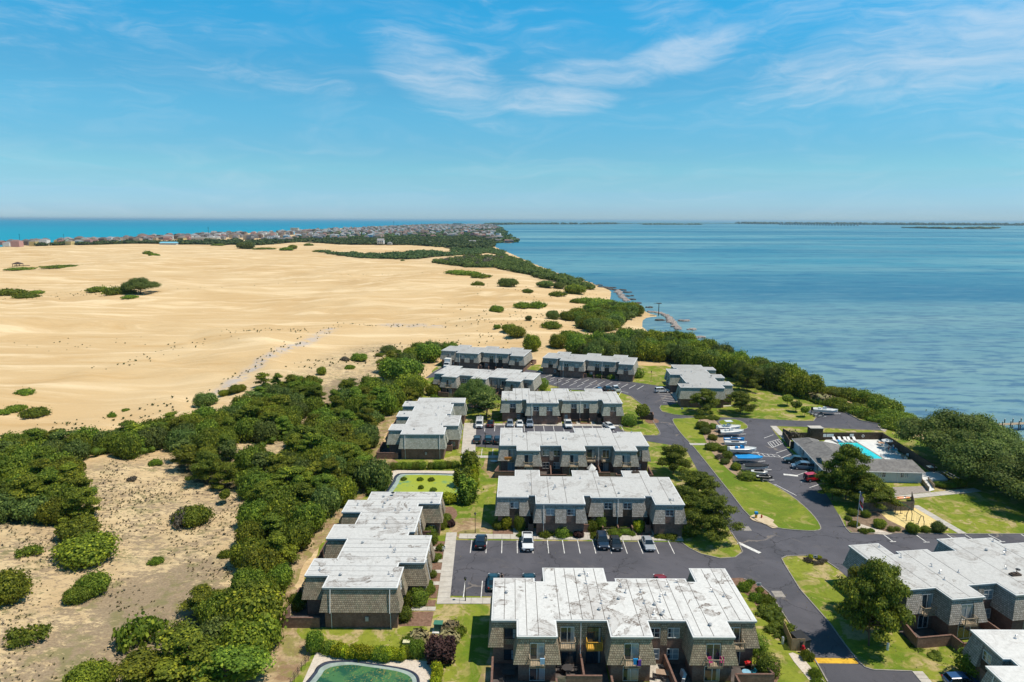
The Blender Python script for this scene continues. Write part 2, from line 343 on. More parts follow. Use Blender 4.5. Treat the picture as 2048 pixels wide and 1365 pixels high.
def m_brick(name, c1, c2, mortar=(.20, .17, .15)):
    m, nt, b = new_mat(name); o = posn(nt, True)
    sp = nn(nt, 'ShaderNodeSeparateXYZ'); nt.links.new(o, sp.inputs[0])
    cbn = nn(nt, 'ShaderNodeCombineXYZ'); nt.links.new(mathn(nt, 'ADD', sp.outputs[0], sp.outputs[1]), cbn.inputs[0]); nt.links.new(sp.outputs[2], cbn.inputs[1])
    br = nn(nt, 'ShaderNodeTexBrick'); nt.links.new(cbn.outputs[0], br.inputs['Vector'])
    br.inputs['Scale'].default_value = 1.0; br.inputs['Mortar Size'].default_value = .008; br.inputs['Brick Width'].default_value = .215; br.inputs['Row Height'].default_value = .075; br.inputs['Bias'].default_value = 0
    br.inputs['Color1'].default_value = (*c1, 1); br.inputs['Color2'].default_value = (*c2, 1); br.inputs['Mortar'].default_value = (*mortar, 1)
    n = noise(nt, o, .8, 6, .7); c = mixc(nt, sstep(nt, n, .35, .7, 0, .5), br.outputs[0], tuple(x * .5 for x in c1)); c = mixc(nt, sstep(nt, noise(nt, o, 3, 3), .5, .7, 0, .35), c, (.34, .22, .16))
    setc(nt, b, c); b.inputs['Roughness'].default_value = .9; bump(nt, b, br.outputs['Fac'], -.4, .01); return m
def m_water():
    m, nt, b = new_mat('water'); p = posn(nt)
    sp = nn(nt, 'ShaderNodeSeparateXYZ'); nt.links.new(p, sp.inputs[0])
    a = noise(nt, p, .0022, 6, .58, sc=(.6, 1.5, 1), dist=.8); d = noise(nt, p, .018, 7, .62, sc=(1, 2.0, 1), rot=-22, dist=.5); e = noise(nt, p, .09, 6, .65, sc=(.8, 2.4, 1), rot=-22); g = noise(nt, p, .5, 4, .65, sc=(.7, 2.0, 1), rot=-15)
    c = mixc(nt, sstep(nt, a, .36, .64), (.032, .205, .285), (.150, .310, .335))
    c = mixc(nt, sstep(nt, d, .50, .68, 0, .80), c, (.025, .120, .215))
    near = sstep(nt, sp.outputs[1], 800, 180)
    c = mixc(nt, mathn(nt, 'MULTIPLY', near, .55), c, (.225, .300, .280))
    c = mixc(nt, mathn(nt, 'MULTIPLY', near, sstep(nt, e, .46, .60, 0, .9)), c, (.045, .115, .205))
    c = mixc(nt, sstep(nt, g, .45, .75, 0, .25), c, (.20, .29, .32))
    c = mixc(nt, sstep(nt, noise(nt, p, .0010, 5, .6, sc=(.25, 2.2, 1), dist=.4), .47, .60, 0, .75), c, (.004, .105, .200))
    st_ = noise(nt, p, .045, 6, .68, sc=(.45, 2.2, 1), rot=-16, dist=.7); c = mixc(nt, sstep(nt, st_, .50, .72, 0, .45), c, (.20, .345, .385)); c = mixc(nt, sstep(nt, st_, .44, .30, 0, .22), c, (.03, .15, .225))
    sm_ = noise(nt, p, .22, 5, .7, sc=(.6, 2.0, 1), rot=-20); c = mixc(nt, sstep(nt, sm_, .52, .70, 0, .18), c, (.23, .36, .385))
    # the ocean side, open and turquoise
    oc = sstep(nt, mathn(nt, 'SUBTRACT', sp.outputs[0], mathn(nt, 'MULTIPLY', sp.outputs[1], -.04)), -60, -500)
    ocf = mathn(nt, 'MULTIPLY', oc, sstep(nt, sp.outputs[1], 900, 1300))
    oce = mixc(nt, sstep(nt, sp.outputs[1], 1800, 7000), (.0, .265, .36), (.0, .20, .32))
    oce = mixc(nt, sstep(nt, noise(nt, p, .004, 6, .65, sc=(.5, 2, 1)), .45, .7, 0, .4), oce, (.0, .20, .32))
    c = mixc(nt, ocf, c, oce)
    setc(nt, b, c); b.inputs['Roughness'].default_value = .42; b.inputs['IOR'].default_value = 1.33; b.inputs['Specular IOR Level'].default_value = .25
    bump(nt, b, mathn(nt, 'ADD', g, mathn(nt, 'MULTIPLY', noise(nt, p, 1.6, 3, .6, sc=(.6, 1.6, 1), rot=-15), .5)), .4, .22); return m
# ------------------------------------------------------------------ survey: photo bearings -> places on the ground
WATER_Z = -1.2
def un(x, y, z=0.0):
    d = Fv + Rv * ((x - CX) / FPX) - Uv * ((y - CY) / FPX)
    t = (z - CAM_H) / d.z
    return (d.x * t, d.y * t)
def pl(s): return [tuple(float(a) for a in p.split(',')) for p in s.split()]
def wpoly(s, z=0.0): return [un(x, y, z) for x, y in pl(s)]
def crom(pts, k=4, closed=True):
    n = len(pts); out = []
    for i in range(n if closed else n - 1):
        p0, p1, p2, p3 = (pts[(i - 1) % n] if closed or i > 0 else pts[0]), pts[i], pts[(i + 1) % n], (pts[(i + 2) % n] if closed or i + 2 < n else pts[-1])
        for j in range(k):
            t = j / k
            out.append(tuple(.5 * (2 * b + (c - a) * t + (2 * a - 5 * b + 4 * c - d) * t * t + (3 * b - a - 3 * c + d) * t ** 3) for a, b, c, d in zip(p0, p1, p2, p3)))
    if not closed: out.append(pts[-1])
    return out
def sdf(P, poly):
    P = np.asarray(P, dtype=float); poly = np.asarray(poly, dtype=float); d = np.full(len(P), 1e18); s = np.zeros(len(P), dtype=bool)
    for a, b in zip(poly, np.roll(poly, -1, axis=0)):
        e = b - a; w = P - a; t = np.clip((w @ e) / max(e @ e, 1e-9), 0, 1); q = w - t[:, None] * e; d = np.minimum(d, (q * q).sum(1))
        c = (a[1] > P[:, 1]) != (b[1] > P[:, 1])
        with np.errstate(divide='ignore', invalid='ignore'): xi = (b[0] - a[0]) * (P[:, 1] - a[1]) / (b[1] - a[1] + 1e-12) + a[0]
        s ^= c & (P[:, 0] < xi)
    d = np.sqrt(d); return np.where(s, -d, d)
def ss(x): x = np.clip(x, 0, 1); return x * x * (3 - 2 * x)

SHORE = wpoly('2500,1040 2200,950 2048,912 1975,872 1900,850 1820,836 1765,818 1710,800 1660,790 1620,784 1590,768 1555,742 1500,722 1450,706 1400,690 1362,674 1340,664 1318,664 1296,663 1286,655 1285,645 1293,636 1310,634 1326,633 1308,630 1296,626 1288,618 1270,612 1252,608 1235,606 1222,600 1222,590 1226,584 1214,577 1200,573 1186,566 1165,560 1140,553 1110,544 1085,534 1060,524 1040,515 1020,506 1005,500 990,493 978,489 985,485 1005,486 1022,487 1032,484 1022,479 1012,473 1006,466 1002,460 996,455 985,451', WATER_Z)
OCEAN = wpoly('870,448.6 800,451 700,456 640,459.5 560,464 450,469 350,473 250,479 100,488 0,494 -300,512 -900,560', WATER_Z)
LAND = SHORE + OCEAN + [(-900, 100), (-600, -150), (300, -150)]
FLAT = wpoly('860,722 885,700 1000,722 1062,726 1290,728 1345,728 1500,758 1640,800 1700,812 1800,842 1900,862 2010,900 2300,1000 2700,1400', 0) + [(110, 20), (-20, 20)] + wpoly('400,1375 430,1270 465,1150 530,1060 600,990 660,945 670,890 735,830 800,785', 0)
def height(x, y):
    P = np.stack([np.atleast_1d(x), np.atleast_1d(y)], 1).astype(float); X, Y = P[:, 0], P[:, 1]
    dl = -sdf(P, LAND); df = sdf(P, FLAT)
    n1 = np.sin(X * .011 + 1.3 * np.sin(Y * .006 + 1)) * np.sin(Y * .0085 + 1.1 * np.sin(X * .007)); n2 = np.sin(X * .031 + Y * .012 + 2 * n1) * np.sin(Y * .027 - X * .009 + 1.7); n3 = np.sin(X * .11 + Y * .06 + 2 * n2) * np.sin(Y * .09 - X * .05)
    ridge = 1 - np.abs(np.sin(X * .009 + Y * .017 + 1.4 * n1))
    saw = (X * .020 + Y * .031 + .9 * n1 + .5 * n2) % 1.0; saw2 = (X * .055 - Y * .048 + 1.2 * n2) % 1.0
    dune = 1.8 + 2.6 * n1 + 1.3 * n2 + .30 * n3 + 2.2 * ridge ** 3 + .9 * np.where(saw < .78, saw / .78, (1 - saw) / .22) + .35 * np.where(saw2 < .7, saw2 / .7, (1 - saw2) / .3)
    m = ss((df - 3) / 60) * ss(dl / 90) * (1 - .75 * ss((Y - 1150) / 400))
    near = ss((df - 2) / 12) * ss(dl / 30) * (.25 * n3 + .3 * n2) * (1 - ss((Y - 300) / 300))
    h = WATER_Z + 1.2 * ss(dl / np.clip(Y * .04, 6, 60)) + m * dune + near
    h = np.where((dl > 25) & (df > 0), np.maximum(h, .25), h)
    h = np.where(dl < 0, WATER_Z - np.minimum(-dl * .06, 3), h)
    return h
def H1(x, y): return float(height(x, y)[0])
def G(px, py):
    z = 0.0
    for _ in range(5): x, y = un(px, py, z); z = .4 * z + .6 * H1(x, y)
    z = H1(x, y); return Vector((x, y, z))
def Gz(px, py, z=0.0):
    x, y = un(px, py, z); return Vector((x, y, z))

# woods on the ground (for the litter below the trees) and for planting
WOODS = {
 'left_block': '0,905 40,885 130,895 190,885 195,930 150,965 175,1010 190,1060 130,1075 0,1080 -80,1000',
 'left_band': '190,895 250,880 320,865 400,845 470,855 470,905 410,925 330,915 250,945 190,935',
 'pine_knot': '330,915 470,905 480,990 420,985 360,965',
 'middle': '440,850 520,800 600,775 640,775 640,830 600,850 590,880 520,905 450,880',
 'centre': '560,925 610,860 680,800 760,770 820,775 850,770 845,800 780,835 745,880 740,935 780,975 745,990 690,985 650,1030 600,1075 545,1120 480,1110 480,1060 520,1010 470,960 510,910',
 'north': '760,760 850,722 905,712 915,700 840,700 800,715 760,740',
 'lower': '480,1130 545,1130 600,1090 575,1150 550,1190 500,1200',
 'bottom': '400,1205 480,1200 540,1215 555,1260 535,1320 500,1375 330,1375 260,1372 350,1320 400,1300 360,1250',
 'coast': '1040,712 1060,704 1130,700 1150,712 1160,722 1290,722 1340,728 1480,765 1560,790 1636,800 1646,794 1600,779 1520,750 1450,724 1400,706 1350,694 1290,690 1240,692 1200,702 1150,700 1100,698',
 'headland': '1150,643 1180,630 1220,622 1265,619 1282,626 1262,636 1248,642 1234,655 1222,668 1195,676 1165,664',
 'spit': '862,529 905,524 960,520 1010,514 1050,525 1085,543 1130,558 1168,571 1190,580 1160,581 1120,572 1060,556 1010,549 960,540 900,534',
 'belt': '645,508 700,509 780,511 840,507 890,508 912,514 850,518 820,521 760,521 717,517',
 'town': '490,494 600,485 700,491 826,491 905,502 985,498 985,489 1000,478 960,478 900,477 800,479 700,481 600,478 490,486',
 'town_left': '60,494 120,492 280,489 480,491 480,483 350,486 220,488 100,491',
 'town_far': '600,465 720,457 870,449 985,450.5 1004,456 1012,466 1024,479 1032,484 1005,486 985,486 960,480 640,480',
 'oaks': '1885,915 1915,895 1960,905 2100,930 2300,980 2300,1100 2048,1010 1990,985 1930,955 1860,935',
}
WP = {k: wpoly(v) for k, v in WOODS.items()}
SCRUB = wpoly('-300,900 0,905 150,960 340,915 430,905 470,860 500,800 620,750 700,700 760,690 860,700 860,740 760,800 740,900 760,960 640,1060 590,1160 540,1300 480,1500 -600,1700 -900,1100')
def build_ground():
    nr, nc = 520, 360
    s = np.linspace(0, math.log(12200 / 90.), nr); ys = 90 * np.exp(s) - 150
    t = np.linspace(-1, 1, nc); t = np.sign(t) * np.abs(t) ** 1.12
    Yg = np.repeat(ys, nc); Xg = np.tile(t, nr) * (Yg + 220) * 1.05
    Zg = np.concatenate([height(a, b) for a, b in zip(np.array_split(Xg, 8), np.array_split(Yg, 8))])
    i = np.arange(nr - 1)[:, None] * nc + np.arange(nc - 1)[None, :]; Q = np.stack([i, i + 1, i + nc + 1, i + nc], -1).reshape(-1, 4)
    me = np_mesh('sand_ground', np.stack([Xg, Yg, Zg], 1), Q, m_sand(), smooth=True)
    P = np.stack([Xg, Yg], 1); soft = np.clip(Yg * .015, 1.5, 30)
    sc = ss(.5 - sdf(P, SCRUB) / (14 + Yg * .03))
    for k in ('spit', 'headland', 'coast', 'belt'): sc = np.maximum(sc, .85 * ss(.6 - sdf(P, WP[k]) / (10 + Yg * .04)))
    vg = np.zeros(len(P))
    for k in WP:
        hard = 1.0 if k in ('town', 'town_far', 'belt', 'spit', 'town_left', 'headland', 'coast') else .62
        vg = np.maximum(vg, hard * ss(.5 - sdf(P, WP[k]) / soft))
    fl = np.zeros(len(P))
    for s_, w_ in (('440,795 490,765 530,735 575,710 620,690 660,662', 3.2), ('770,651 830,655 880,659', 4.0)):
        q = np.array(wpoly(s_))
        for a_, b_ in zip(q[:-1], q[1:]):
            e_ = b_ - a_; t_ = np.clip(((P - a_) @ e_) / (e_ @ e_), 0, 1); fl = np.maximum(fl, ss(1.3 - np.linalg.norm(P - a_ - t_[:, None] * e_, axis=1) / w_))
    de = ss(.5 - sdf(P, wpoly('120,1300 200,1200 330,1150 440,1120 470,1190 400,1230 340,1290 250,1365 60,1420')) / 8) + .8 * ss(.5 - sdf(P, wpoly('560,925 700,800 760,760 700,760 620,790 560,870')) / 8)
    for nme, v in (('scrub', sc), ('veg', vg), ('flats', fl), ('dense', de)):
        a = me.attributes.new(nme, 'FLOAT', 'POINT'); a.data.foreach_set('value', v.astype(np.float32))
    tag(mkobj('sand_ground', me), kind='structure')
build_ground()
wmb = MB(); E_ = 90000
ring = [40, 400, 1500, 6000, 20000, E_]
vs = []; NW = 24
me = bpy.data.meshes.new('water'); bm = bmesh.new()
xs = [-E_, -20000, -6000, -2000, -600, 0, 600, 2000, 6000, 20000, E_]; yy = [-300, 100, 600, 2000, 6000, 20000, E_]
gv = [[bm.verts.new((x, y, WATER_Z)) for x in xs] for y in yy]
for j in range(len(yy) - 1):
    for i in range(len(xs) - 1): bm.faces.new((gv[j][i], gv[j][i + 1], gv[j + 1][i + 1], gv[j + 1][i]))
bm.to_mesh(me); bm.free(); me.materials.append(m_water()); tag(mkobj('water', me), kind='structure')

# ------------------------------------------------------------------ flush sheets, islands, kerbs
from mathutils.geometry import tessellate_polygon
def sheet(name, pts, z, mat, parent=None, kind='structure', thick=0.0, **k):
    tris = tessellate_polygon([[Vector((p[0], p[1], 0)) for p in pts]])
    mb = MB(); mb.add([(p[0], p[1], z) for p in pts], [tuple(t) for t in tris])
    if thick: mb.prism(pts, z - thick, z, cap=False)
    o = mb.build(name, mat, parent, recalc=True, **k)
    if kind: o['kind'] = kind
    return o
M_ASPH = m_asphalt(); M_LAWN = m_lawn(); M_LAWN2 = m_lawn('lawn_grass_watered', .15)
M_WALK = m_concrete('concrete_walk', (.42, .38, .33), (.54, .50, .44)); M_KERB = m_concrete('concrete_kerb', (.24, .215, .19), (.36, .32, .28), 2)
M_MULCH = m_concrete('pine_bark_mulch', (.145, .078, .050), (.26, .155, .105), 2.2); M_GRAVEL = m_concrete('pale_gravel', (.50, .42, .34), (.66, .58, .49), 3)
M_LITTER = m_concrete('needle_litter', (.085, .062, .036), (.17, .125, .075), .7)
M_PAINT = flat('road_paint', (.62, .60, .57), .8, var=.25, scale=1.5, obj=False)
M_YPAINT = flat('yellow_paint', (.62, .36, .03), .8, var=.25, scale=1.2, obj=False)
def kerb(pts, parent, closed=True, w=.16, h0=0.0, h1=.14):
    mb = MB(); n = len(pts)
    for i in range(n if closed else n - 1):
        a = Vector(pts[i]); b = Vector(pts[(i + 1) % n]); d = (b - a)
        if d.length < 1e-4: continue
        d.normalize(); q = Vector((-d.y, d.x)) * w / 2; a2 = a - d * .03; b2 = b + d * .03
        mb.prism([a2 - q, b2 - q, b2 + q, a2 + q], h0, h1)
    o = mb.build('kerb', M_KERB, parent); return o
Z_LAWN, Z_ASPH, Z_PAINT = .02, .04, .046
_le = crom(wpoly('862,748 900,716 1000,728 1062,730 1290,732 1345,735 1500,764 1640,800 1700,818 1780,850 1850,880 1990,960 2300,1080 2600,1400') + [(105, 25), (-12, 25)] + wpoly('560,1365 562,1300 590,1220 622,1130 652,1070 690,1010 755,975 790,945 768,900 790,870 840,800 852,770'), 3)
lawn_edge = []
for a_, b_ in zip(_le, _le[1:] + _le[:1]):
    n_ = max(1, min(14, int(math.dist(a_, b_) / 1.2)))
    for k_ in range(n_): t_ = k_ / n_; lawn_edge.append((a_[0] + (b_[0] - a_[0]) * t_ + random.uniform(-.45, .45), a_[1] + (b_[1] - a_[1]) * t_ + random.uniform(-.45, .45)))
sheet('lawn', lawn_edge, Z_LAWN, M_LAWN)
def m_verge():
    m, nt, b = new_mat('dry_verge'); p = posn(nt); a = noise(nt, p, .28, 6, .68, dist=.6); f = noise(nt, p, 1.3, 7, .76); g = noise(nt, p, .35, 4, .6)
    c = mixc(nt, sstep(nt, a, .40, .60), (.25, .155, .085), (.44, .32, .18)); c = mixc(nt, sstep(nt, g, .46, .58, 0, .85), c, (.215, .195, .050)); c = mixc(nt, sstep(nt, f, .50, .62, 0, .55), c, (.20, .14, .085)); c = mixc(nt, sstep(nt, f, .44, .34, 0, .5), c, (.60, .47, .31))
    setc(nt, b, c); b.inputs['Roughness'].default_value = .95; bump(nt, b, f, .5, .08); return m
M_VERGE = m_verge()
def ragged(pts, j=.5, st=1.2):
    out = []
    for a_, b_ in zip(pts, pts[1:] + pts[:1]):
        n_ = max(1, min(14, int(math.dist(a_, b_) / st)))
        for k_ in range(n_): t_ = k_ / n_; out.append((a_[0] + (b_[0] - a_[0]) * t_ + random.uniform(-j, j), a_[1] + (b_[1] - a_[1]) * t_ + random.uniform(-j, j)))
    return out
for s_ in ('340,1390 400,1340 445,1270 460,1200 490,1130 540,1070 580,1000 660,950 740,955 790,955 760,975 705,1010 665,1062 645,1085 612,1130 590,1190 575,1230 600,1262 625,1300 585,1365 575,1390', '660,930 705,890 735,840 800,780 850,775 835,800 800,830 775,862 765,905 800,925 790,940 740,950 700,960'):
    sheet('dry_verge', ragged(crom(wpoly(s_), 3)), .028, M_VERGE)
sheet('dry_verge', ragged(crom(wpoly('985,1290 975,1330 950,1365 990,1400 1000,1330'), 3)), .028, M_VERGE); sheet('dry_verge', ragged(crom(wpoly('905,1040 960,1040 985,1062 940,1076 905,1070'), 3)), .028, M_VERGE); sheet('dry_verge', ragged(crom(wpoly('985,905 1000,920 998,955 975,950 965,930'), 3)), .028, M_VERGE)
ROADS = [
 ('parking_lot', '908,1081 1363,1085 1378,1096 1402,1108 1440,1117 1470,1115 1484,1105 1478,1090 1462,1066 1430,1010 1400,950 1375,905 1350,892 1300,884 1262,878 1000,898 942,893 946,848 1235,852 1243,860 1262,868 1282,871 1314,871 1320,866 1308,846 1291,816 1279,806 1262,793 1240,786 1100,778 1120,775 1050,760 980,752 900,752 850,757 866,745 884,735 893,731 1000,733 1076,742 1126,752 1235,761 1313,772 1335,773 1354,807 1340,811 1322,811 1319,817 1324,824 1347,830 1391,834 1500,838 1600,843 1627,843 1632,836 1615,822 1660,812 1680,820 1720,842 1766,851 1772,862 1700,859 1600,854 1540,853 1560,880 1600,925 1650,985 1678,1031 1690,1055 1701,1067 1923,1069 2300,1068 2500,1110 2100,1130 1800,1150 1700,1160 1677,1140 1652,1123 1613,1112 1574,1113 1563,1118 1569,1130 1600,1180 1660,1248 1690,1290 1716,1323 1730,1336 1746,1341 1824,1344 1843,1365 1860,1385 1670,1385 1655,1365 1638,1334 1610,1290 1588,1259 1574,1240 1552,1206 1538,1187 1522,1173 1488,1159 1457,1158 1440,1186 1000,1194 884,1192'),
]
pk = []
lot = sheet('parking_lot', wpoly(ROADS[0][1]), Z_ASPH, M_ASPH)
def island(name, s, mat=M_LAWN, k=3, h=.13, kb=True, world=False, inner=()):
    pts = s if world else wpoly(s)
    if k: pts = crom(pts, k)
    o = sheet(name, pts, h, mat, thick=h)
    if kb: kerb(pts, o, h1=h + .02)
    return o
isl = island('lawn_strip', '1345,841 1362,838 1398,839 1420,872 1450,905 1490,945 1530,962 1580,991 1620,1025 1640,1052 1636,1062 1600,1062 1545,1055 1500,1034 1465,992 1430,948 1388,896 1362,868', M_LAWN2)
sheet('mulch_slope', crom(wpoly('1396,843 1420,838 1436,848 1446,870 1455,895 1465,920 1478,938 1490,950 1505,962 1490,962 1465,948 1440,925 1420,900 1408,875'), 3), .15, m_concrete('rough_mulch', (.27, .18, .115), (.42, .30, .20), 1.5))
island('lawn_corner', '1438,843 1470,840 1490,848 1495,857 1478,860 1448,854', M_LAWN2, 3)
kerb(wpoly('1363,1086 1378,1097 1402,1109 1440,1118 1470,1116 1485,1105 1479,1090 1463,1066'), lot, False)
kerb(crom(wpoly('1243,861 1262,869 1282,872 1314,872 1320,866 1308,846 1291,816 1279,806 1262,793'), 2, False), lot, False)
kerb(wpoly('1322,811 1319,817 1324,824 1347,830 1391,834 1500,838 1600,843 1627,843 1632,836 1615,822'), lot, False)
kerb(wpoly('1680,820 1720,842 1766,851'), lot, False, h1=.25); kerb(wpoly('1540,853 1600,854 1700,859 1772,862'), lot, False)
kerb(wpoly('1677,1140 1652,1123 1613,1112 1574,1113 1563,1118 1569,1130 1600,1180 1660,1248 1690,1290 1716,1323 1730,1336 1746,1341 1824,1344'), lot, False)
kerb(wpoly('1655,1365 1638,1334 1610,1290 1588,1259 1574,1240 1552,1206 1538,1187 1522,1173 1488,1159'), lot, False)
kerb(wpoly('1678,1031 1690,1055 1701,1067 1923,1069 2100,1069'), lot, False); kerb(wpoly('1076,742 1126,752 1235,761 1313,772'), lot, False); kerb(wpoly('866,745 884,735 893,731'), lot, False)
# walks: slab by slab where the joints show
def walk(name, a, b, w0, w1, n, z=.12):
    """concrete walk between two world points, n slabs; w0 / w1: widths left and right of the line"""
    a = Vector(a); b = Vector(b); d = (b - a); L = d.length; d.normalize(); q = Vector((-d.y, d.x)); root = None
    root = tag(thing(name, None, None), kind='structure'); del_ = L / n
    for i in range(n):
        p = a + d * (i * del_ + .02); r = a + d * ((i + 1) * del_ - .02); dz = random.uniform(-.006, .006)
        MB().prism([p - q * w1, r - q * w1, r + q * w0, p + q * w0], 0, z + dz).build('slab', M_WALK, root)
    return root
walk('sidewalk', (-9.4, 113.6), (30.6, 113.0), 1.9, 0.0, 26)                    # in front of the middle block
walk('sidewalk', (-9.1, 92.6), (-9.9, 116.0), 1.9, 0.0, 15)                     # beside the long left block
walk('sidewalk', (-9.4, 92.6), (32, 92.9), 1.6, 0.0, 24, .115)
walk('sidewalk', (-9.2, 181.8), (30.6, 181.2), 1.7, 0.0, 24)
walk('sidewalk', (-8.7, 155.5), (-9.9, 184), 3.4, 0.0, 16)
walk('sidewalk', (-8.7, 155.5), (14, 155.5), 1.6, 0, 12, .115)
walk('sidewalk', un(1540, 853), un(1668, 985), 1.7, 0.0, 24)
walk('sidewalk', un(1790, 997), un(1932, 983), .9, .9, 12, .09); walk('sidewalk', un(1932, 983), un(1955, 980), .9, .9, 2, .085)
walk('sidewalk', un(1828, 1012), un(1925, 1069), .9, .6, 12, .09)
walk('sidewalk', un(1824, 1344), un(1850, 1375), 1.3, 0, 4)
walk('sidewalk', un(1341, 780), un(1360, 806), 2.0, 0.8, 8); walk('sidewalk', un(1375, 815), un(1470, 812), .5, .5, 8, .08)
walk('sidewalk', un(1105, 752), un(1075, 742), 0.5, .7, 3, .10)
walk('sidewalk', un(875, 735), un(1058, 722), .2, .8, 8, .09)

def line(a, b, w=.13, mat=None, z=Z_PAINT, name='parking_line', parent=lot):
    a = Vector(a); b = Vector(b); d = (b - a).normalized(); q = Vector((-d.y, d.x)) * w / 2
    m = MB(); m.add([(p.x, p.y, z) for p in (a - q, b - q, b + q, a + q)], [(0, 1, 2, 3)]); return m.build(name, mat or M_PAINT, parent)
for i in range(14): line((-7.0 + i * 2.68, 113.2), (-7.0 + i * 2.68, 108.3))
for i in (0, 1, 2, 3): line((-7.2 + i * 2.68, 94.4), (-7.2 + i * 2.68, 99.2))
for i in (9, 10, 11): line((-7.2 + i * 2.68, 94.4), (-7.2 + i * 2.68, 99.2))
for i in range(15): line((-7.3 + i * 2.68, 181.4), (-7.3 + i * 2.68, 176.4))
for i in range(6): line((-7.3 + i * 2.68, 157.3), (-7.3 + i * 2.68, 162.3))
for i in range(13):   # by the far right block, slanted stalls
    a = G(1100 + i * 15.6, 751 + i * 1.75); line((a.x, a.y), (a.x - 3.2, a.y - 5.3), .18)
for i in range(7):
    a = G(1092 + i * 15.6, 761 + i * 1.75 + 6); line((a.x, a.y), (a.x + 3.0, a.y + 5.0), .18)
for p in ('1314,787 1344,789', '1319,791 1346,794', '1322,796 1349,800', '1324,801 1352,805', '1326,806 1354,809'):
    a, b = pl(p); line(un(*a), un(*b), .16)
line(un(1237, 793), un(1243, 783), .16); line(un(1243, 783), un(1257, 787), .16)
for p in ('1528,877 1547,870', '1535,886 1558,879', '1552,907 1578,898', '1562,917 1584,908', '1595,951 1617,943', '1582,940 1592,936', '1602,965 1612,961', '1619,976 1640,969', '1536,887 1545,896', '1558,879 1567,887', '1545,896 1567,887', '1540,886 1548,895', '1545,884 1553,893', '1550,882 1558,891', '1554,880 1563,889',
          '1505,906 1556,911', '1509,912 1561,915', '1556,911 1561,915', '1515,907 1520,912', '1524,908 1530,913', '1534,909 1540,914', '1544,910 1550,914', '1553,971 1593,992', '1524,975 1554,971', '1513,969 1553,970'):
    a, b = pl(p); line(un(*a), un(*b), .16)
line(un(1567, 949.5), un(1596, 952.5), .95, name='painted_arrow')
for p in ('1766,1069 1786,1084', '1830,1069 1853,1085', '1894,1070 1917,1085', '1930,1070 1955,1085', '1977,1070 2004,1084', '2040,1068 2060,1080'):
    a, b = pl(p); line(un(*a), un(*b), .18); line(un(b[0] - 6, b[1] + .2), un(b[0] + 6, b[1]), .2)
line(un(1690, 1121), un(1693, 1127), .3); line(un(1476, 1086), un(1520, 1107), .75, name='stop_bar')
line(un(1627, 1322), un(1713, 1323), 1.1, M_YPAINT, name='speed_bump_stripe')
for p in ((1492, 1058), (1557, 1189)):   # manhole frames / patches
    a = Gz(*p); m = MB(); m.add([(a.x - .8, a.y - .9, Z_PAINT), (a.x + .8, a.y - .9, Z_PAINT), (a.x + .8, a.y + .9, Z_PAINT), (a.x - .8, a.y + .9, Z_PAINT)], [(0, 1, 2, 3)]); m.build('concrete_patch', M_KERB, lot)

# planting beds
def bed(s, mat=M_MULCH, z=.05, k=3, world=False, name='mulch_bed'):
    pts = s if world else wpoly(s); pts = crom(pts, k) if k else pts
    return sheet(name, pts, z, mat, thick=.03)
for x0, x1 in ((-3.4, .3), (1.4, 3.9), (5.0, 13.2), (14.2, 17.0), (18.1, 21.6), (22.6, 25.5), (26.6, 30.8)): bed([(x0, 115.2), (x1, 115.2), (x1, 117.4 if not (5 < x0 < 6 or x0 > 26) else 114.9 + 1.1), (x0, 117.2)], k=0, world=True, z=.06)
for y0, y1 in ((87.0, 90.6), (92.0, 93.6), (94.2, 97.9), (98.9, 101.6), (102.4, 104.9), (106.1, 109.5), (110.6, 112.6)): bed([(-13.0 if y0 > 93 and y1 < 103 else -15.6, y0), (-11.2, y0), (-11.2, y1), (-13.0 if y0 > 93 and y1 < 103 else -15.6, y1)], k=0, world=True, z=.06)
bed('1457,1160 1470,1157 1490,1158 1520,1172 1538,1190 1550,1208 1535,1206 1515,1215 1505,1200 1480,1180')
bed('1535,1340 1555,1325 1560,1350 1545,1375'); bed('812,1232 835,1236 832,1248 800,1248 790,1240'); bed('838,1285 870,1270 905,1275 900,1310 850,1318 820,1310')
bed('885,1018 905,1015 915,1030 900,1045 880,1040'); bed('938,806 985,806 988,818 945,820'); bed('1695,1032 1740,1010 1800,1015 1830,1060 1800,1068 1705,1066', m_concrete('bark_mulch_brown', (.15, .10, .065), (.27, .19, .13), 1.5))
bed('1872,969 1925,966 1928,977 1880,979'); bed('1248,842 1262,842 1268,852 1252,854'); bed('1290,841 1310,838 1318,845 1300,848')
for x0, x1 in ((-2.5, .6), (2, 4), (5.3, 12.6), (14.5, 18), (19.2, 22), (23.4, 25.4), (26.2, 30.4)): bed([(x0, 183.3), (x1, 183.3), (x1, 185.0), (x0, 185.0)], k=0, world=True, z=.06)
# short front walks
for x in (.85, 4.45, 13.7, 17.55, 22.1, 26.05): walk('front_walk', (x, 115.0), (x, 118.0), .5, .5, 3, .1)
for y in (91.3, 98.4, 102.0, 105.5, 110.0): walk('front_walk', (-11.0, y), (-14.6, y), .5, .5, 3, .1)
for x in (1.3, 4.6, 13.6, 18.6, 22.7, 25.8): walk('front_walk', (x, 183.1), (x, 186.0), .5, .5, 3, .1)
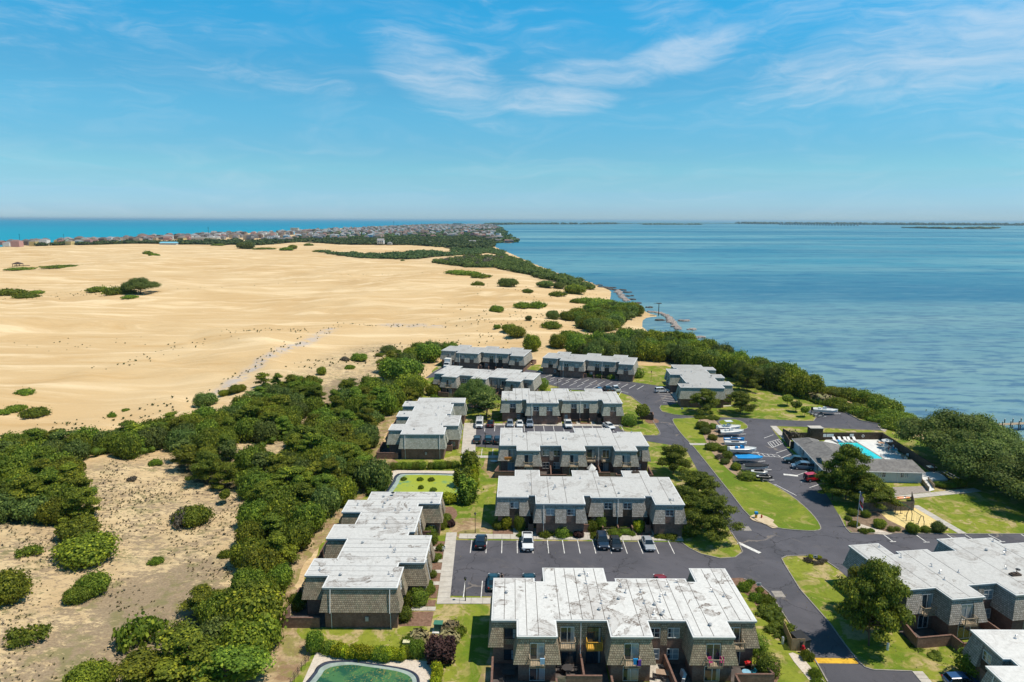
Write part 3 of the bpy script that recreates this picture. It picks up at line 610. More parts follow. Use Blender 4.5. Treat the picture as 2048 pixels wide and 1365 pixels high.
# sand patch and play area, gravel
sheet('play_sand', wpoly('1772,1014 1826,1012 1880,1045 1898,1062 1820,1062 1775,1040 1762,1028'), .06, m_concrete('play_sand', (.62, .47, .19), (.74, .58, .27), 1.5))
sheet('gravel_path', crom(wpoly('1695,1040 1712,1046 1745,1057 1785,1069 1750,1069 1712,1056'), 2), .09, M_GRAVEL)
sheet('gravel_strip', crom(wpoly('1577,1308 1600,1312 1625,1340 1650,1365 1660,1380 1630,1372 1605,1345'), 2), .055, M_GRAVEL)
sheet('sand_patch', crom(wpoly('1500,1034 1520,1030 1548,1042 1545,1046 1556,1056 1545,1058 1530,1050 1505,1042'), 2), .15, m_concrete('dry_sand', (.50, .38, .24), (.62, .50, .34), 1))
sheet('sand_path', wpoly('1756,853 1782,852 1770,864 1764,862'), .05, M_GRAVEL)
sheet('gravel_yard', wpoly('1785,975 1850,973 1862,985 1790,992'), .06, m_concrete('grey_gravel', (.26, .22, .19), (.36, .31, .27), 2))
# ------------------------------------------------------------------ foliage
def leaves(lobes, n, leaf, rs, up=.25, shell=(.80, 1.10), flatten=.0, elong=1.0, floor=0.0):
    L = np.array(lobes, dtype=float)                     # cx cy cz rx ry rz
    w = (L[:, 3] * L[:, 4] + L[:, 4] * L[:, 5] + L[:, 3] * L[:, 5]); w /= w.sum()
    N = int(n * 1.9); k = rs.choice(len(L), N, p=w); d = rs.normal(size=(N, 3)); d[:, 2] += up; d /= np.linalg.norm(d, axis=1)[:, None]
    r = (shell[0] + (shell[1] - shell[0]) * rs.uniform(0, 1, N) ** 1.25)[:, None] * (1 + .23 * np.sin(d[:, 0] * 7 + k * 1.7) * np.sin(d[:, 1] * 6 + k) * np.sin(d[:, 2] * 5 + 1))[:, None] * np.where(rs.uniform(0, 1, N) < .07, rs.uniform(1.1, 1.42, N), 1.0)[:, None]; P = L[k, :3] + d * L[k, 3:6] * r
    ok = P[:, 2] > floor
    for j in range(len(L)):
        q = (P - L[j, :3]) / L[j, 3:6]; ok &= ~(((q * q).sum(1) < .62) & (k != j))
    P, d, k = P[ok][:n], d[ok][:n], k[ok][:n]; n = len(P)
    nrm = d + rs.normal(size=(n, 3)) * .48; nrm[:, 2] += flatten + .12; nrm /= np.linalg.norm(nrm, axis=1)[:, None]
    t = np.cross(nrm, rs.normal(size=(n, 3))); t /= np.linalg.norm(t, axis=1)[:, None] + 1e-9; b = np.cross(nrm, t)
    s = (leaf * rs.uniform(.55, 1.35, n))[:, None] / 2
    V = np.stack([P - t * s * elong - b * s * .6, P + t * s * elong * .8 - b * s, P + t * s * elong + b * s * .7, P - t * s * .8 * elong + b * s], 1).reshape(-1, 3)
    lob = rs.uniform(0, 1, len(L))[k]; tint = np.clip(.25 * lob + .75 * rs.uniform(0, 1, n) ** 1.1, 0, 1)
    return V, np.arange(4 * n).reshape(-1, 4), tint
def hull(lobes, f, rs, seg=10, rings=6, floor=None):
    Vs, Qs, b = [], [], 0
    for cx, cy, cz, rx, ry, rz in lobes:
        th = np.linspace(.12, math.pi - .12, rings); ph = np.linspace(0, 2 * math.pi, seg, endpoint=False)
        T, Ph = np.meshgrid(th, ph, indexing='ij'); j = 1 + rs.uniform(-.12, .12, T.shape)
        V = np.stack([cx + rx * f * j * np.sin(T) * np.cos(Ph), cy + ry * f * j * np.sin(T) * np.sin(Ph), cz + rz * f * j * np.cos(T)], -1).reshape(-1, 3)
        if floor is not None: V[:, 2] = np.maximum(V[:, 2], floor)
        i = np.arange(rings - 1)[:, None] * seg + np.arange(seg)[None]; i2 = np.arange(rings - 1)[:, None] * seg + (np.arange(seg)[None] + 1) % seg
        Qs.append(np.stack([i, i2, i2 + seg, i + seg], -1).reshape(-1, 4) + b); Vs.append(V); b += len(V)
    return np.concatenate(Vs), np.concatenate(Qs)
def crown(name, lobes, n, leaf, mat, seed, h=.70, **k):
    rs = np.random.RandomState(seed); V, Q, t = leaves(lobes, n, leaf, rs, **k)
    if h: V2, Q2 = hull(lobes, h, rs, floor=k.get('floor', 0)); Q = np.concatenate([Q, Q2 + len(V)]); V = np.concatenate([V, V2]); t = np.concatenate([t, rs.uniform(.1, .6, len(Q2))])
    return np_mesh(name, V, Q, mat, t)
def dome_lobes(rs, n=9, hz=.75, spread=.62, rr=(.30, .52)):
    L = [(0, 0, hz * .42, .62, .62, hz * .52)]
    for i in range(n):
        a = rs.uniform(0, 6.28); q = spread * math.sqrt(rs.uniform(.15, 1)); r = rs.uniform(*rr)
        L.append((q * math.cos(a), q * math.sin(a), hz * (1 - .62 * q * q) * rs.uniform(.45, .78), r, r * rs.uniform(.8, 1.2), r * rs.uniform(.6, .85) * hz / .75))
    return L
def pine_lobes(rs, n=16, h=1.0, r=.5, low=.25):
    L = []
    for i in range(n):
        z = low + (1 - low) * (i + .5) / n; taper = math.sin(math.pi * min(1, .22 + .78 * (1 - (z - low) / (1 - low)) ** .8) * .5) 
        a = rs.uniform(0, 6.28); q = r * taper * rs.uniform(.2, 1.05); s = rs.uniform(.11, .19)
        L.append((q * math.cos(a), q * math.sin(a), h * z * .97 - .05 * q / r, s * 1.25, s * rs.uniform(.8, 1.25), s * rs.uniform(.30, .48)))
    L.append((0, 0, h * .9, .14, .14, .12)); return L
def trunk_mesh(name, h, r, limbs, rs, lean=.05, mat=None):
    m = MB(); x = y = 0; pts = [(0, 0, -.05)]
    for i in range(1, 5): x += rs.uniform(-lean, lean) * h; y += rs.uniform(-lean, lean) * h; pts.append((x, y, h * i / 4))
    for i in range(4): m.tube(pts[i], pts[i + 1], r * (1 - .19 * i), 7, r * (1 - .19 * (i + 1)))
    for (lx, ly, lz) in limbs:
        z0 = max(.18 * h, lz * .62); k = min(3, int(z0 / h * 4)); b = pts[k + 1] if k < 4 else pts[4]; s = (b[0] * .8, b[1] * .8, z0)
        mid = ((s[0] + lx) / 2 + rs.uniform(-.03, .03), (s[1] + ly) / 2 + rs.uniform(-.03, .03), (z0 + lz) / 2 - .02)
        m.tube(s, mid, r * .42, 5, r * .3); m.tube(mid, (lx, ly, lz), r * .3, 5, r * .12)
    return m.mesh(name, mat or M_BARK, smooth=True)
PR = {}
def protos():
    def add(kind, mats, n, fn):
        PR[kind] = []
        for i in range(n):
            for mt in mats: PR[kind].append(fn(np.random.RandomState(100 + i * 7 + len(PR) * 31), mt, i))
    add('bush', (F_DARK, F_PINE, F_OAK), 4, lambda rs, mt, i: (crown('crown', dome_lobes(rs, 15, rr=(.22, .42)), 6200, .062, mt, i + 5, shell=(.74, 1.26)), None))
    add('light', (F_LIGHT,), 4, lambda rs, mt, i: (crown('crown', dome_lobes(rs, 12, rr=(.22, .42)), 4800, .066, mt, i + 50, shell=(.70, 1.3)), None))
    add('low', (F_DARK, F_LIGHT), 2, lambda rs, mt, i: (crown('crown', dome_lobes(rs, 16, .34, .92, (.13, .30)), 3000, .075, mt, i + 60, shell=(.6, 1.5), h=.6), None))
    add('clipped', (F_DARK,), 2, lambda rs, mt, i: (crown('crown', [(0, 0, .78, .95, .95, .92), (.1, .1, .3, .85, .85, .4)], 3200, .075, mt, i + 70, shell=(.92, 1.04)), None))
    add('golden', (F_YEL,), 2, lambda rs, mt, i: (crown('crown', dome_lobes(rs, 8, 1.0), 2400, .10, mt, i + 80), None))
    add('freshdome', (F_LIGHT,), 1, lambda rs, mt, i: (crown('crown', [(0, 0, .7, .92, .92, .85)], 2600, .10, mt, i + 85, shell=(.85, 1.1)), None))
    add('sparse', (F_LIGHT, F_GREY), 2, lambda rs, mt, i: (crown('crown', dome_lobes(rs, 9, .6, .8, (.2, .36)), 1300, .10, mt, i + 90, h=0, shell=(.3, 1.3)), None))
    add('purple', (F_RED,), 1, lambda rs, mt, i: (crown('crown', [(.55 * math.cos(a), .55 * math.sin(a), .95 - .2 * (j % 3), .2, .2, .62) for j, a in enumerate(np.linspace(0, 5.6, 9))] + [(0, 0, .8, .55, .55, .75)], 3600, .085, mt, 3, elong=1.6, shell=(.6, 1.25)), None))
    add('spiky', (F_DARK,), 2, lambda rs, mt, i: (crown('crown', [(.5 * rs.uniform(.2, 1) * math.cos(a), .5 * rs.uniform(.2, 1) * math.sin(a), rs.uniform(.45, 1.15), .20, .20, rs.uniform(.35, .6)) for a in np.linspace(0, 5.9, 15)] + [(0, 0, .5, .5, .5, .45)], 4600, .075, mt, i + 33, elong=2.2, shell=(.6, 1.45)), None))
    add('grass', (F_DRY,), 2, lambda rs, mt, i: (crown('tuft', [(0, 0, .2, .55, .55, .5)], 500, .16, mt, i + 44, h=0, elong=2.6, shell=(.2, 1.25)), None))
    def pine(rs, mt, i, n=24, r=.5, low=.22, cnt=8500, leaf=.029, hh=.55):
        L = pine_lobes(rs, n, 1.0, r, low)
        return (crown('crown', L, cnt, leaf, mt, i + 20, h=hh, flatten=.4, shell=(.6, 1.25), elong=1.3), trunk_mesh('trunk', .93, .022, [l[:3] for l in L[::2]], rs))
    add('pine', (F_PINE, F_DARK), 4, lambda rs, mt, i: pine(rs, mt, i))
    add('widepine', (F_LPINE,), 3, lambda rs, mt, i: pine(rs, mt, i, 46, .74, .28, 17000, .025, .55))
    add('thinpine', (F_PINE, F_OAK), 2, lambda rs, mt, i: pine(rs, mt, i, 13, .42, .35, 2200, .04, .4))
    def oak(rs, mt, i):
        L = [(0, 0, .5, .5, .5, .3)]
        for j in range(34):
            a = rs.uniform(0, 6.28); q = .86 * math.sqrt(rs.uniform(.03, 1)); s = rs.uniform(.15, .27)
            L.append((q * math.cos(a), q * math.sin(a), .34 + .50 * (1 - q * q) * rs.uniform(.75, 1.1), s * 1.15, s, s * .62))
        return (crown('crown', L, 20000, .026, mt, i + 30, h=.66, flatten=.3, shell=(.68, 1.2)), trunk_mesh('trunk', .5, .045, [l[:3] for l in L[1::3]], rs, .08))
    add('oak', (F_OAK,), 3, oak)
    def treelet(rs, mt, i):
        return (crown('crown', [(l[0] * .5, l[1] * .5, l[2] * .6 + .42, l[3] * .5, l[4] * .5, l[5] * .6) for l in dome_lobes(rs, 8)], 1800, .07, mt, i + 77, h=.7), trunk_mesh('trunk', .5, .03, [], rs))
    add('treelet', (F_DARK, F_LIGHT), 2, treelet)
protos()
PSIZE = {}
for _k, _l in PR.items():
    for _c, _t in _l:
        _v = np.empty(len(_c.vertices) * 3, dtype=np.float32); _c.vertices.foreach_get('co', _v); _v = _v.reshape(-1, 3)
        PSIZE[_c.name] = (float(np.percentile(np.hypot(_v[:, 0], _v[:, 1]), 96)), float(np.percentile(_v[:, 2], 98.5)))
PCOUNT = {}
NAMES = {'bush': ('dense_shrub', 'shrub'), 'light': ('leafy_shrub', 'shrub'), 'low': ('low_shrub', 'shrub'), 'clipped': ('clipped_shrub', 'shrub'), 'golden': ('golden_shrub', 'shrub'), 'freshdome': ('round_shrub', 'shrub'), 'sparse': ('sparse_shrub', 'shrub'),
         'purple': ('purple_leaved_shrub', 'shrub'), 'spiky': ('juniper', 'juniper'), 'grass': ('grass_clump', 'grass clump'), 'pine': ('pine_tree', 'pine tree'), 'widepine': ('pine_tree', 'pine tree'), 'thinpine': ('pine_tree', 'pine tree'), 'oak': ('live_oak', 'tree'), 'treelet': ('small_tree', 'tree')}
def plant(kind, pos, r, h, label, group=None, var=None, name=None):
    """r: crown radius, h: height in metres, at a world position"""
    i = PCOUNT.get(kind, 0) if var is None else var; PCOUNT[kind] = PCOUNT.get(kind, 0) + 1
    crown_me, trunk_me = PR[kind][i % len(PR[kind])]; nm, cat = NAMES[kind]; nm = name or nm
    nr = {'pine': .62, 'widepine': .88, 'thinpine': .55, 'treelet': .5, 'grass': .8}.get(kind, 1.0)
    nh = {'bush': .80, 'light': .80, 'low': .40, 'clipped': 1.68, 'golden': 1.05, 'freshdome': 1.5, 'sparse': .62, 'purple': 1.6, 'spiky': 1.5, 'grass': .8, 'treelet': .95, 'oak': .98}.get(kind, 1.0)
    nr, nh = PSIZE[crown_me.name]
    if kind == 'widepine': r *= .86
    sc = (r / nr, r / nr * random.uniform(.92, 1.08), h / nh); rz = random.uniform(0, 6.28)
    if trunk_me is None:
        return tag(mkobj(nm, crown_me, None, pos, rz, sc), label, cat, group)
    t = thing(nm, label, cat, pos, rz, group, sc); mkobj('trunk', trunk_me, t); mkobj('crown', crown_me, t); return t
def P(kind, px, py, r, h, label, group=None, var=None, name=None, z=None):
    return plant(kind, G(px, py) if z is None else Gz(px, py, z), r, h, label, group, var, name)
PLACED = []
def free(x, y, d):
    return all((x - a) ** 2 + (y - b) ** 2 > d * d for a, b in PLACED)
BLOCKERS = [(-31.5, 84, -8, 122), (-31.5, 152, -8, 191)]
def fill(key, mix, spacing, hr, rr, label, group, limit=999, extent=False):
    """scatter individual trees through one stand"""
    poly = WP[key]; xs = [p[0] for p in poly]; ys = [p[1] for p in poly]; A = np.array(poly); n = 0; tries = 0; out = []
    cand = np.stack([RS.uniform(min(xs), max(xs), 6000), RS.uniform(min(ys), max(ys), 6000)], 1); cand = cand[sdf(cand, A) < (-1.3 if extent else -.4)]
    if extent: cand = cand[sdf(cand * (1 + .42 * (hr[0] + hr[1]) / 2 / 50), A) < -.2]
    made = []
    for x, y in cand:
        if n >= limit: break
        if any(a < x < c and b < y < d for a, b, c, d in BLOCKERS): continue
        if not free(x, y, spacing * random.uniform(.85, 1.15)): continue
        PLACED.append((x, y)); kind = random.choices([k for k, _ in mix], [w for _, w in mix])[0]
        h = random.uniform(*hr); r = random.uniform(*rr)
        if 'pine' in kind: h *= 1.2; r *= .95
        r *= .97; lb = label[kind] if isinstance(label, dict) else label
        made.append((kind, x, y, plant(kind, (x, y, H1(x, y) - .15), r, h, lb, group[0] % NAMES[kind][1] if '%' in group[0] else group[0]))); n += 1
    # each tree gets its own place within the stand: strip by depth, then order from the left as seen from the camera
    if not made: return 0
    st = STAND.get(key, key); nd = 7 if len(made) > 45 else (4 if len(made) > 14 else 2); ysr = sorted(m_[2] for m_ in made); rows = {}
    for m_ in made: rows.setdefault((m_[0], min(nd - 1, int(nd * ysr.index(m_[2]) / len(ysr)))), []).append(m_)
    RN = {2: ['near half', 'far half'], 4: ['nearest quarter', 'second quarter', 'third quarter', 'farthest quarter'], 7: ['nearest row', 'second row', 'third row', 'middle row', 'fifth row', 'sixth row', 'farthest row']}[nd]
    for (kd, ri), ms in rows.items():
        for i, m_ in enumerate(sorted(ms, key=lambda q: q[1] / (q[2] + 1))):
            m_[3]['label'] = '%s %s from the left, %s of the %s' % (ORD[min(i, 15)] if len(ms) > 1 else 'only', KN[kd], RN[ri], st)
    return n
# hand-placed individuals on the left: bushes on the open sand
LEFT = [
 ('bush', 170, 1118, 5.0, 3.4, 'wide green bush with layered branches on the sand, below the left wood', 1),
 ('bush', 158, 1078, 3.6, 3.2, 'green bush directly behind the wide bush on the left sand slope', 4),
 ('light', 188, 1183, 2.7, 2.6, 'rounded green bush in the middle of the near scrub, larger of a close pair', 0),
 ('bush', 152, 1204, 1.8, 1.9, 'small dark bush touching the left side of a larger bush on the near scrub', 0),
 ('sparse', 56, 1278, 2.6, 1.5, 'low yellow green bush beside the bare sand path at lower left', 0),
 ('bush', 6, 1200, 3.6, 3.6, 'bright green bush cut by the left edge of the photo', 1),
 ('sparse', 60, 1110, 2.0, 1.3, 'thin scraggy green bush on the sand near the left edge', 0),
 ('low', 312, 1127, 1.3, .9, 'small round green bush alone in the centre of the near sand hollow', 0),
 ('light', 384, 1048, 3.4, 3.0, 'loose yellow green bush with a grey twiggy top in the sand hollow', 1),
 ('sparse', 366, 1048, 2.6, 2.6, 'grey half bare bush leaning against the loose bush in the sand hollow', 1),
 ('widepine', 416, 968, 4.6, 6.8, 'yellow green pine with spreading branches standing over the sand hollow', 0),
 ('treelet', 451, 1008, 1.2, 2.8, 'slim sapling on the sand right of the spreading pine', 0),
 ('low', 312, 930, 1.5, 1.2, 'dark stunted bush at the upper rim of the sand hollow', 0),
 ('sparse', 264, 962, 1.0, .9, 'tiny dry bush at the upper rim of the sand hollow', 1),
 ('low', 450, 1112, 1.3, .9, 'little green bush on the right rim of the near sand hollow', 1),
 ('light', 516, 1178, 2.0, 1.9, 'pale flowering bush at the edge of the wood behind the lawn', 3),
 ('thinpine', 526, 775, 2.6, 4.6, 'flat topped small pine rising behind the middle thicket, next to the pale dune', 0),
 ('bush', 474, 786, 2.6, 2.2, 'round bush on the dune left of the flat topped small pine', 4),
 ('bush', 449, 792, 1.9, 1.7, 'small bush left of a round bush at the foot of the dune', 1),
 ('bush', 414, 812, 3.2, 3.6, 'dark bush standing alone at the left end of the middle thicket', 2),
 ('bush', 456, 842, 2.8, 3.6, 'tree like bush at the gap of sand between the two thickets', 5),
 ('low', 52, 789, 3.0, 1.6, 'flat green bush on the open dune near the left edge', 0), ('low', 32, 822, 3.0, 1.5, 'flat green bush lower on the dune at the left edge', 1), ('low', 68, 830, 4.2, 1.8, 'long flat green bush on the dune above the left wood', 0),
 ('low', 223, 835, 1.3, 1.2, 'small bush on the dune just above the left wood', 0), ('low', 252, 822, 1.3, .6, 'tiny flat bush on the dune above the left wood', 1), ('low', 4, 828, 2.5, 1.1, 'low bush touching the left edge of the dune', 0),
 ('bush', 720, 722, 3.6, 2.8, 'round isolated bush on the dune left of the white truck', 0), ('bush', 778, 705, 3.8, 2.6, 'bush on the dune crest behind the parked white truck', 2), ('light', 758, 713, 2.0, 1.3, 'small bush below the bush on the dune crest', 0),
 ('bush', 644, 750, 1.9, 2.6, 'upright small bush alone on the dune beside driftwood litter', 1), ('thinpine', 702, 782, 2.6, 4.2, 'small dark pine on the bare strip above the main wood', 3), ('bush', 742, 772, 3.0, 2.6, 'grey green bush between bare sand and the main wood', 5), ('low', 700, 738, 2.2, 1.3, 'low dry bush in the litter above the main wood', 1), ('sparse', 690, 722, 1.9, 1.6, 'grey bare shrub at the top of the littered slope', 1),
 ('bush', 806, 762, 7.5, 7.6, 'large domed tree mass left of the parking entrance and the white truck', 3), ('bush', 858, 722, 5.5, 6.6, 'leafy tree left of the white box truck', 0), ('bush', 822, 785, 5.5, 5.8, 'dark dome beneath the large domed tree, by the apartment lawn', 1),
 ('bush', 505, 1255, 4.7, 5.4, 'large bright green rounded tree at the edge of the lower left lawn', 1), ('bush', 495, 1315, 4.0, 4.4, 'green rounded tree below the large one at the lawn edge', 4),
 ('sparse', 285, 1285, 3.2, 3.2, 'thin feathery bush in the dry scrub near the bottom', 0), ('pine', 385, 1362, 4.6, 6.4, 'yellowish pine crown at the bottom edge', 0), ('pine', 285, 1392, 4.4, 5.4, 'yellowish pine crown at the bottom edge, left of a taller one', 2), ('bush', 180, 1376, 2.9, 2.6, 'green bush cut by the bottom edge at the left', 1), ('pine', 455, 1382, 4.4, 5, 'dark pine crown cut by the bottom edge beside the lawn', 1),
]
for i, (k, px, py, r, h) in enumerate((('bush', 498, 1190, 2.6, 3.8), ('bush', 525, 1160, 3.2, 4.8), ('pine', 556, 1128, 3.2, 5.4), ('bush', 590, 1096, 3.0, 4.6), ('bush', 500, 1135, 3.0, 4.4), ('pine', 545, 1090, 3.4, 5.6), ('bush', 618, 1062, 3.1, 4.8), ('bush', 575, 1055, 3.4, 5.2), ('bush', 650, 1030, 3.2, 5.0), ('light', 530, 1200, 2.4, 3.0), ('bush', 505, 1095, 3.0, 4.2), ('pine', 610, 1025, 3.4, 5.6), ('bush', 562, 1175, 2.2, 3.2), ('bush', 685, 1008, 3.0, 4.8))):
    LEFT.append((k, px, py, r, h, '%s tree counted upward along the wood edge facing the long left block' % ['nearest', 'second', 'third', 'fourth', 'fifth', 'sixth', 'seventh', 'eighth', 'ninth', 'tenth', 'eleventh', 'twelfth', 'thirteenth', 'fourteenth'][i], i))
for k, px, py, r, h, lb, v in LEFT: P(k, px, py, r, h, lb, None, v); g = G(px, py); PLACED.append((g.x, g.y))
STAND = {'centre': 'main wood beside left blocks', 'lower': 'main wood foot', 'bottom': 'lower left clump', 'left_block': 'wood at the left edge', 'left_band': 'belt below the dune', 'pine_knot': 'knot by the sand hollow', 'middle': 'middle thicket', 'north': 'trees behind the truck', 'coast': 'wood along the sound', 'headland': 'headland wood', 'oaks': 'grove by the sound'}
KN = {'bush': 'rounded dense tree', 'pine': 'tufted pine', 'light': 'fresh green shrub', 'thinpine': 'thin open pine', 'widepine': 'broad pine', 'oak': 'live oak', 'treelet': 'small tree'}
ORD = ['first', 'second', 'third', 'fourth', 'fifth', 'sixth', 'seventh', 'eighth', 'ninth', 'tenth', 'eleventh', 'twelfth', 'thirteenth', 'fourteenth', 'fifteenth', 'sixteenth']
MIXW = [('bush', .50), ('pine', .30), ('light', .10), ('thinpine', .10)]
def lab(place): return {'bush': 'dense rounded tree ' + place, 'pine': 'yellow green pine with tufted crown ' + place, 'light': 'fresh green leafy shrub ' + place, 'thinpine': 'open thin pine ' + place, 'widepine': 'broad spreading pine ' + place, 'oak': 'broad live oak ' + place, 'treelet': 'small tree ' + place}
fill('centre', MIXW, 4.3, (3.8, 6.2), (2.9, 4.1), lab('in the main wood beside the two left apartment blocks'), ('%ss of the main wood',), extent=True)
fill('lower', MIXW, 4.0, (3.6, 5.0), (2.6, 3.4), lab('at the foot of the main wood by the nearest lawn'), ('%ss at the foot of the main wood',), extent=True)
fill('bottom', MIXW, 4.4, (3.4, 4.8), (2.6, 3.6), lab('in the clump along the lower left lawn'), ('%ss of the lower left clump',), extent=True)
fill('left_block', MIXW, 4.8, (3.6, 5.2), (3.0, 4.2), lab('in the wood at the left edge'), ('%ss of the left edge wood',), extent=True)
fill('left_band', MIXW, 4.4, (3.8, 5.2), (2.8, 3.8), lab('in the belt between the dune and the sand hollow'), ('%ss of the belt below the dune',), extent=True)
fill('pine_knot', [('pine', .7), ('thinpine', .3)], 5.5, (4, 5.4), (2.6, 3.4), lab('beside the sand hollow'), ('%ss beside the sand hollow',), extent=True)
fill('middle', MIXW, 4.6, (4.0, 5.4), (3.0, 4.0), lab('in the thicket by the flat topped small pine'), ('%ss of the middle thicket',), extent=True)
fill('north', MIXW, 5.5, (4.2, 6), (3.4, 4.6), lab('behind the white truck at the dune edge'), ('%ss at the dune edge behind the truck',), extent=True)
fill('coast', [('bush', .85), ('oak', .08), ('light', .07)], 5.6, (5.5, 8.0), (3.7, 5.2), {'bush': 'dense rounded tree in the wood between apartments and sound', 'oak': 'broad live oak in the wood between apartments and sound', 'light': 'light green tree in the wood between apartments and sound'}, ('%ss of the wood along the sound',), 110)
fill('headland', [('bush', .9), ('light', .1)], 7.0, (4.5, 6.8), (4.2, 5.8), {'bush': 'dark rounded tree on the headland by the small beach', 'light': 'light green tree on the headland by the small beach'}, ('%ss on the headland',), 45)
fill('oaks', [('oak', 1)], 7.5, (4.6, 6.0), (5.0, 6.6), 'smaller live oak at the edge of the grove by the sound', ('live oaks behind the giant oak',), 9)
# dunes between the wood and the sound
for k, px, py, r, h, lb, v in [
 ('oak', 282, 588, 12, 11, 'wide tree standing alone on the open dune, tallest plant there', 0), ('low', 236, 590, 12, 5, 'low spreading bush left of the lone dune tree', 0), ('low', 200, 583, 9, 3.5, 'flat bush farthest left in the row ending at the lone dune tree', 1), ('low', 260, 597, 5, 2, 'flat green patch under the lone dune tree', 0),
 ('low', 18, 590, 11, 4, 'flat green bush on the dune at the left edge of the photo', 1), ('low', 50, 596, 9, 3, 'flat green bush right of the one at the left edge', 0), ('low', 74, 588, 6, 2.4, 'small flat bush beside the left edge dune bushes', 0), ('low', 40, 540, 14, 2.5, 'thin dark line of shrubs before the small pavilion on the far dune', 1), ('low', 120, 535, 24, 2.2, 'long low line of shrubs on the far left dune', 0),
 ('low', 295, 511, 7, 4.5, 'dark bush in the middle of the far dune, upper of a pair', 0), ('low', 308, 515, 7, 3.5, 'dark bush in the middle of the far dune, lower of a pair', 1), ('bush', 489, 498, 17, 12, 'dark clump where the far dune meets the town wood', 2), ('low', 574, 501, 12, 5, 'low dark bush on the far dune ridge, left', 0), ('bush', 586, 499, 9, 7, 'dark bush on the far dune ridge, taller of a pair', 1), ('low', 530, 499, 22, 3, 'long low shrub line on the far dune ridge', 1), ('low', 437, 492, 14, 4, 'green bush on the skyline of the far dune', 0), ('low', 640, 504, 12, 3, 'low bush near the left end of the dark scrub belt', 1), ('low', 617, 492, 9, 5, 'dark bush on the pale ridge before the town wood', 1),
 ('bush', 1016, 574, 8, 6.5, 'grey green domed bush on the dune near the shore wood', 2), ('bush', 994, 627, 4.4, 4, 'round dark green bush alone on the dune above the apartments', 0), ('low', 1043, 615, 6, 3, 'green bush left of its twin on the dune by the headland', 1), ('low', 1074, 615, 6, 3.5, 'green bush right of its twin on the dune by the headland', 0), ('low', 1100, 656, 5.5, 3.0, 'low green bush on the sand above the coast wood', 1), ('bush', 1034, 674, 5, 4.4, 'bush at the end of a driftwood line on the dune', 1), ('bush', 1018, 664, 4, 3.4, 'bush crowned with a small pine near the driftwood line', 4), ('bush', 994, 658, 1.8, 2, 'small bush at the left end of the driftwood line', 0),
 ('bush', 1104, 639, 4, 4.4, 'dark bush leaning on the lighter one beside the headland', 2), ('light', 1132, 640, 5, 4.5, 'light green bush at the left tip of the headland', 1), ('bush', 1090, 575, 7, 5, 'dark domed bush below the shore wood', 5), ('bush', 1117, 577, 5.5, 4.5, 'rough dark bush right of a domed one below the shore wood', 2), ('bush', 1150, 588, 9, 6.5, 'green domed bush at the end of the shore wood', 4), ('low', 1115, 592, 6, 3, 'flat green bush between dune hummocks near the shore', 0), ('low', 956, 573, 5, 3.5, 'small ragged bush on the dune left of a grey green dome', 1), ('low', 1054, 585, 4, 2.4, 'small grey bush in the dune hollow', 2), ('low', 938, 551, 11, 3.5, 'bright green patch of shrubs on the near flank of the scrub belt', 1), ('low', 915, 548, 12, 3, 'dark green patch of shrubs on the near flank of the scrub belt', 0), ('low', 962, 555, 9, 3, 'small green patch at the right of the flank shrubs', 1),
 ('low', 1188, 607, 13, 3, 'long reedy bush on the shore between sand and lagoon', 3), ('low', 1168, 606, 8, 3, 'low green bush on the shore next to a reedy one', 1), ('low', 1152, 606, 4, 2.5, 'small bush by the shore path', 0), ('bush', 1057, 642, 1.8, 2.4, 'grey stump like bush on the dune by the headland', 5), ('low', 1164, 682, 7, 3, 'low bush on the sand strip behind the coast wood', 0), ('low', 1140, 676, 6, 3, 'low bush left end of the strip behind the coast wood', 1), ('low', 805, 522, 3, 1.6, 'small dark shrub at the edge of the scrub belt', 0)]:
    P(k, px, py, r, h, lb, None, v)
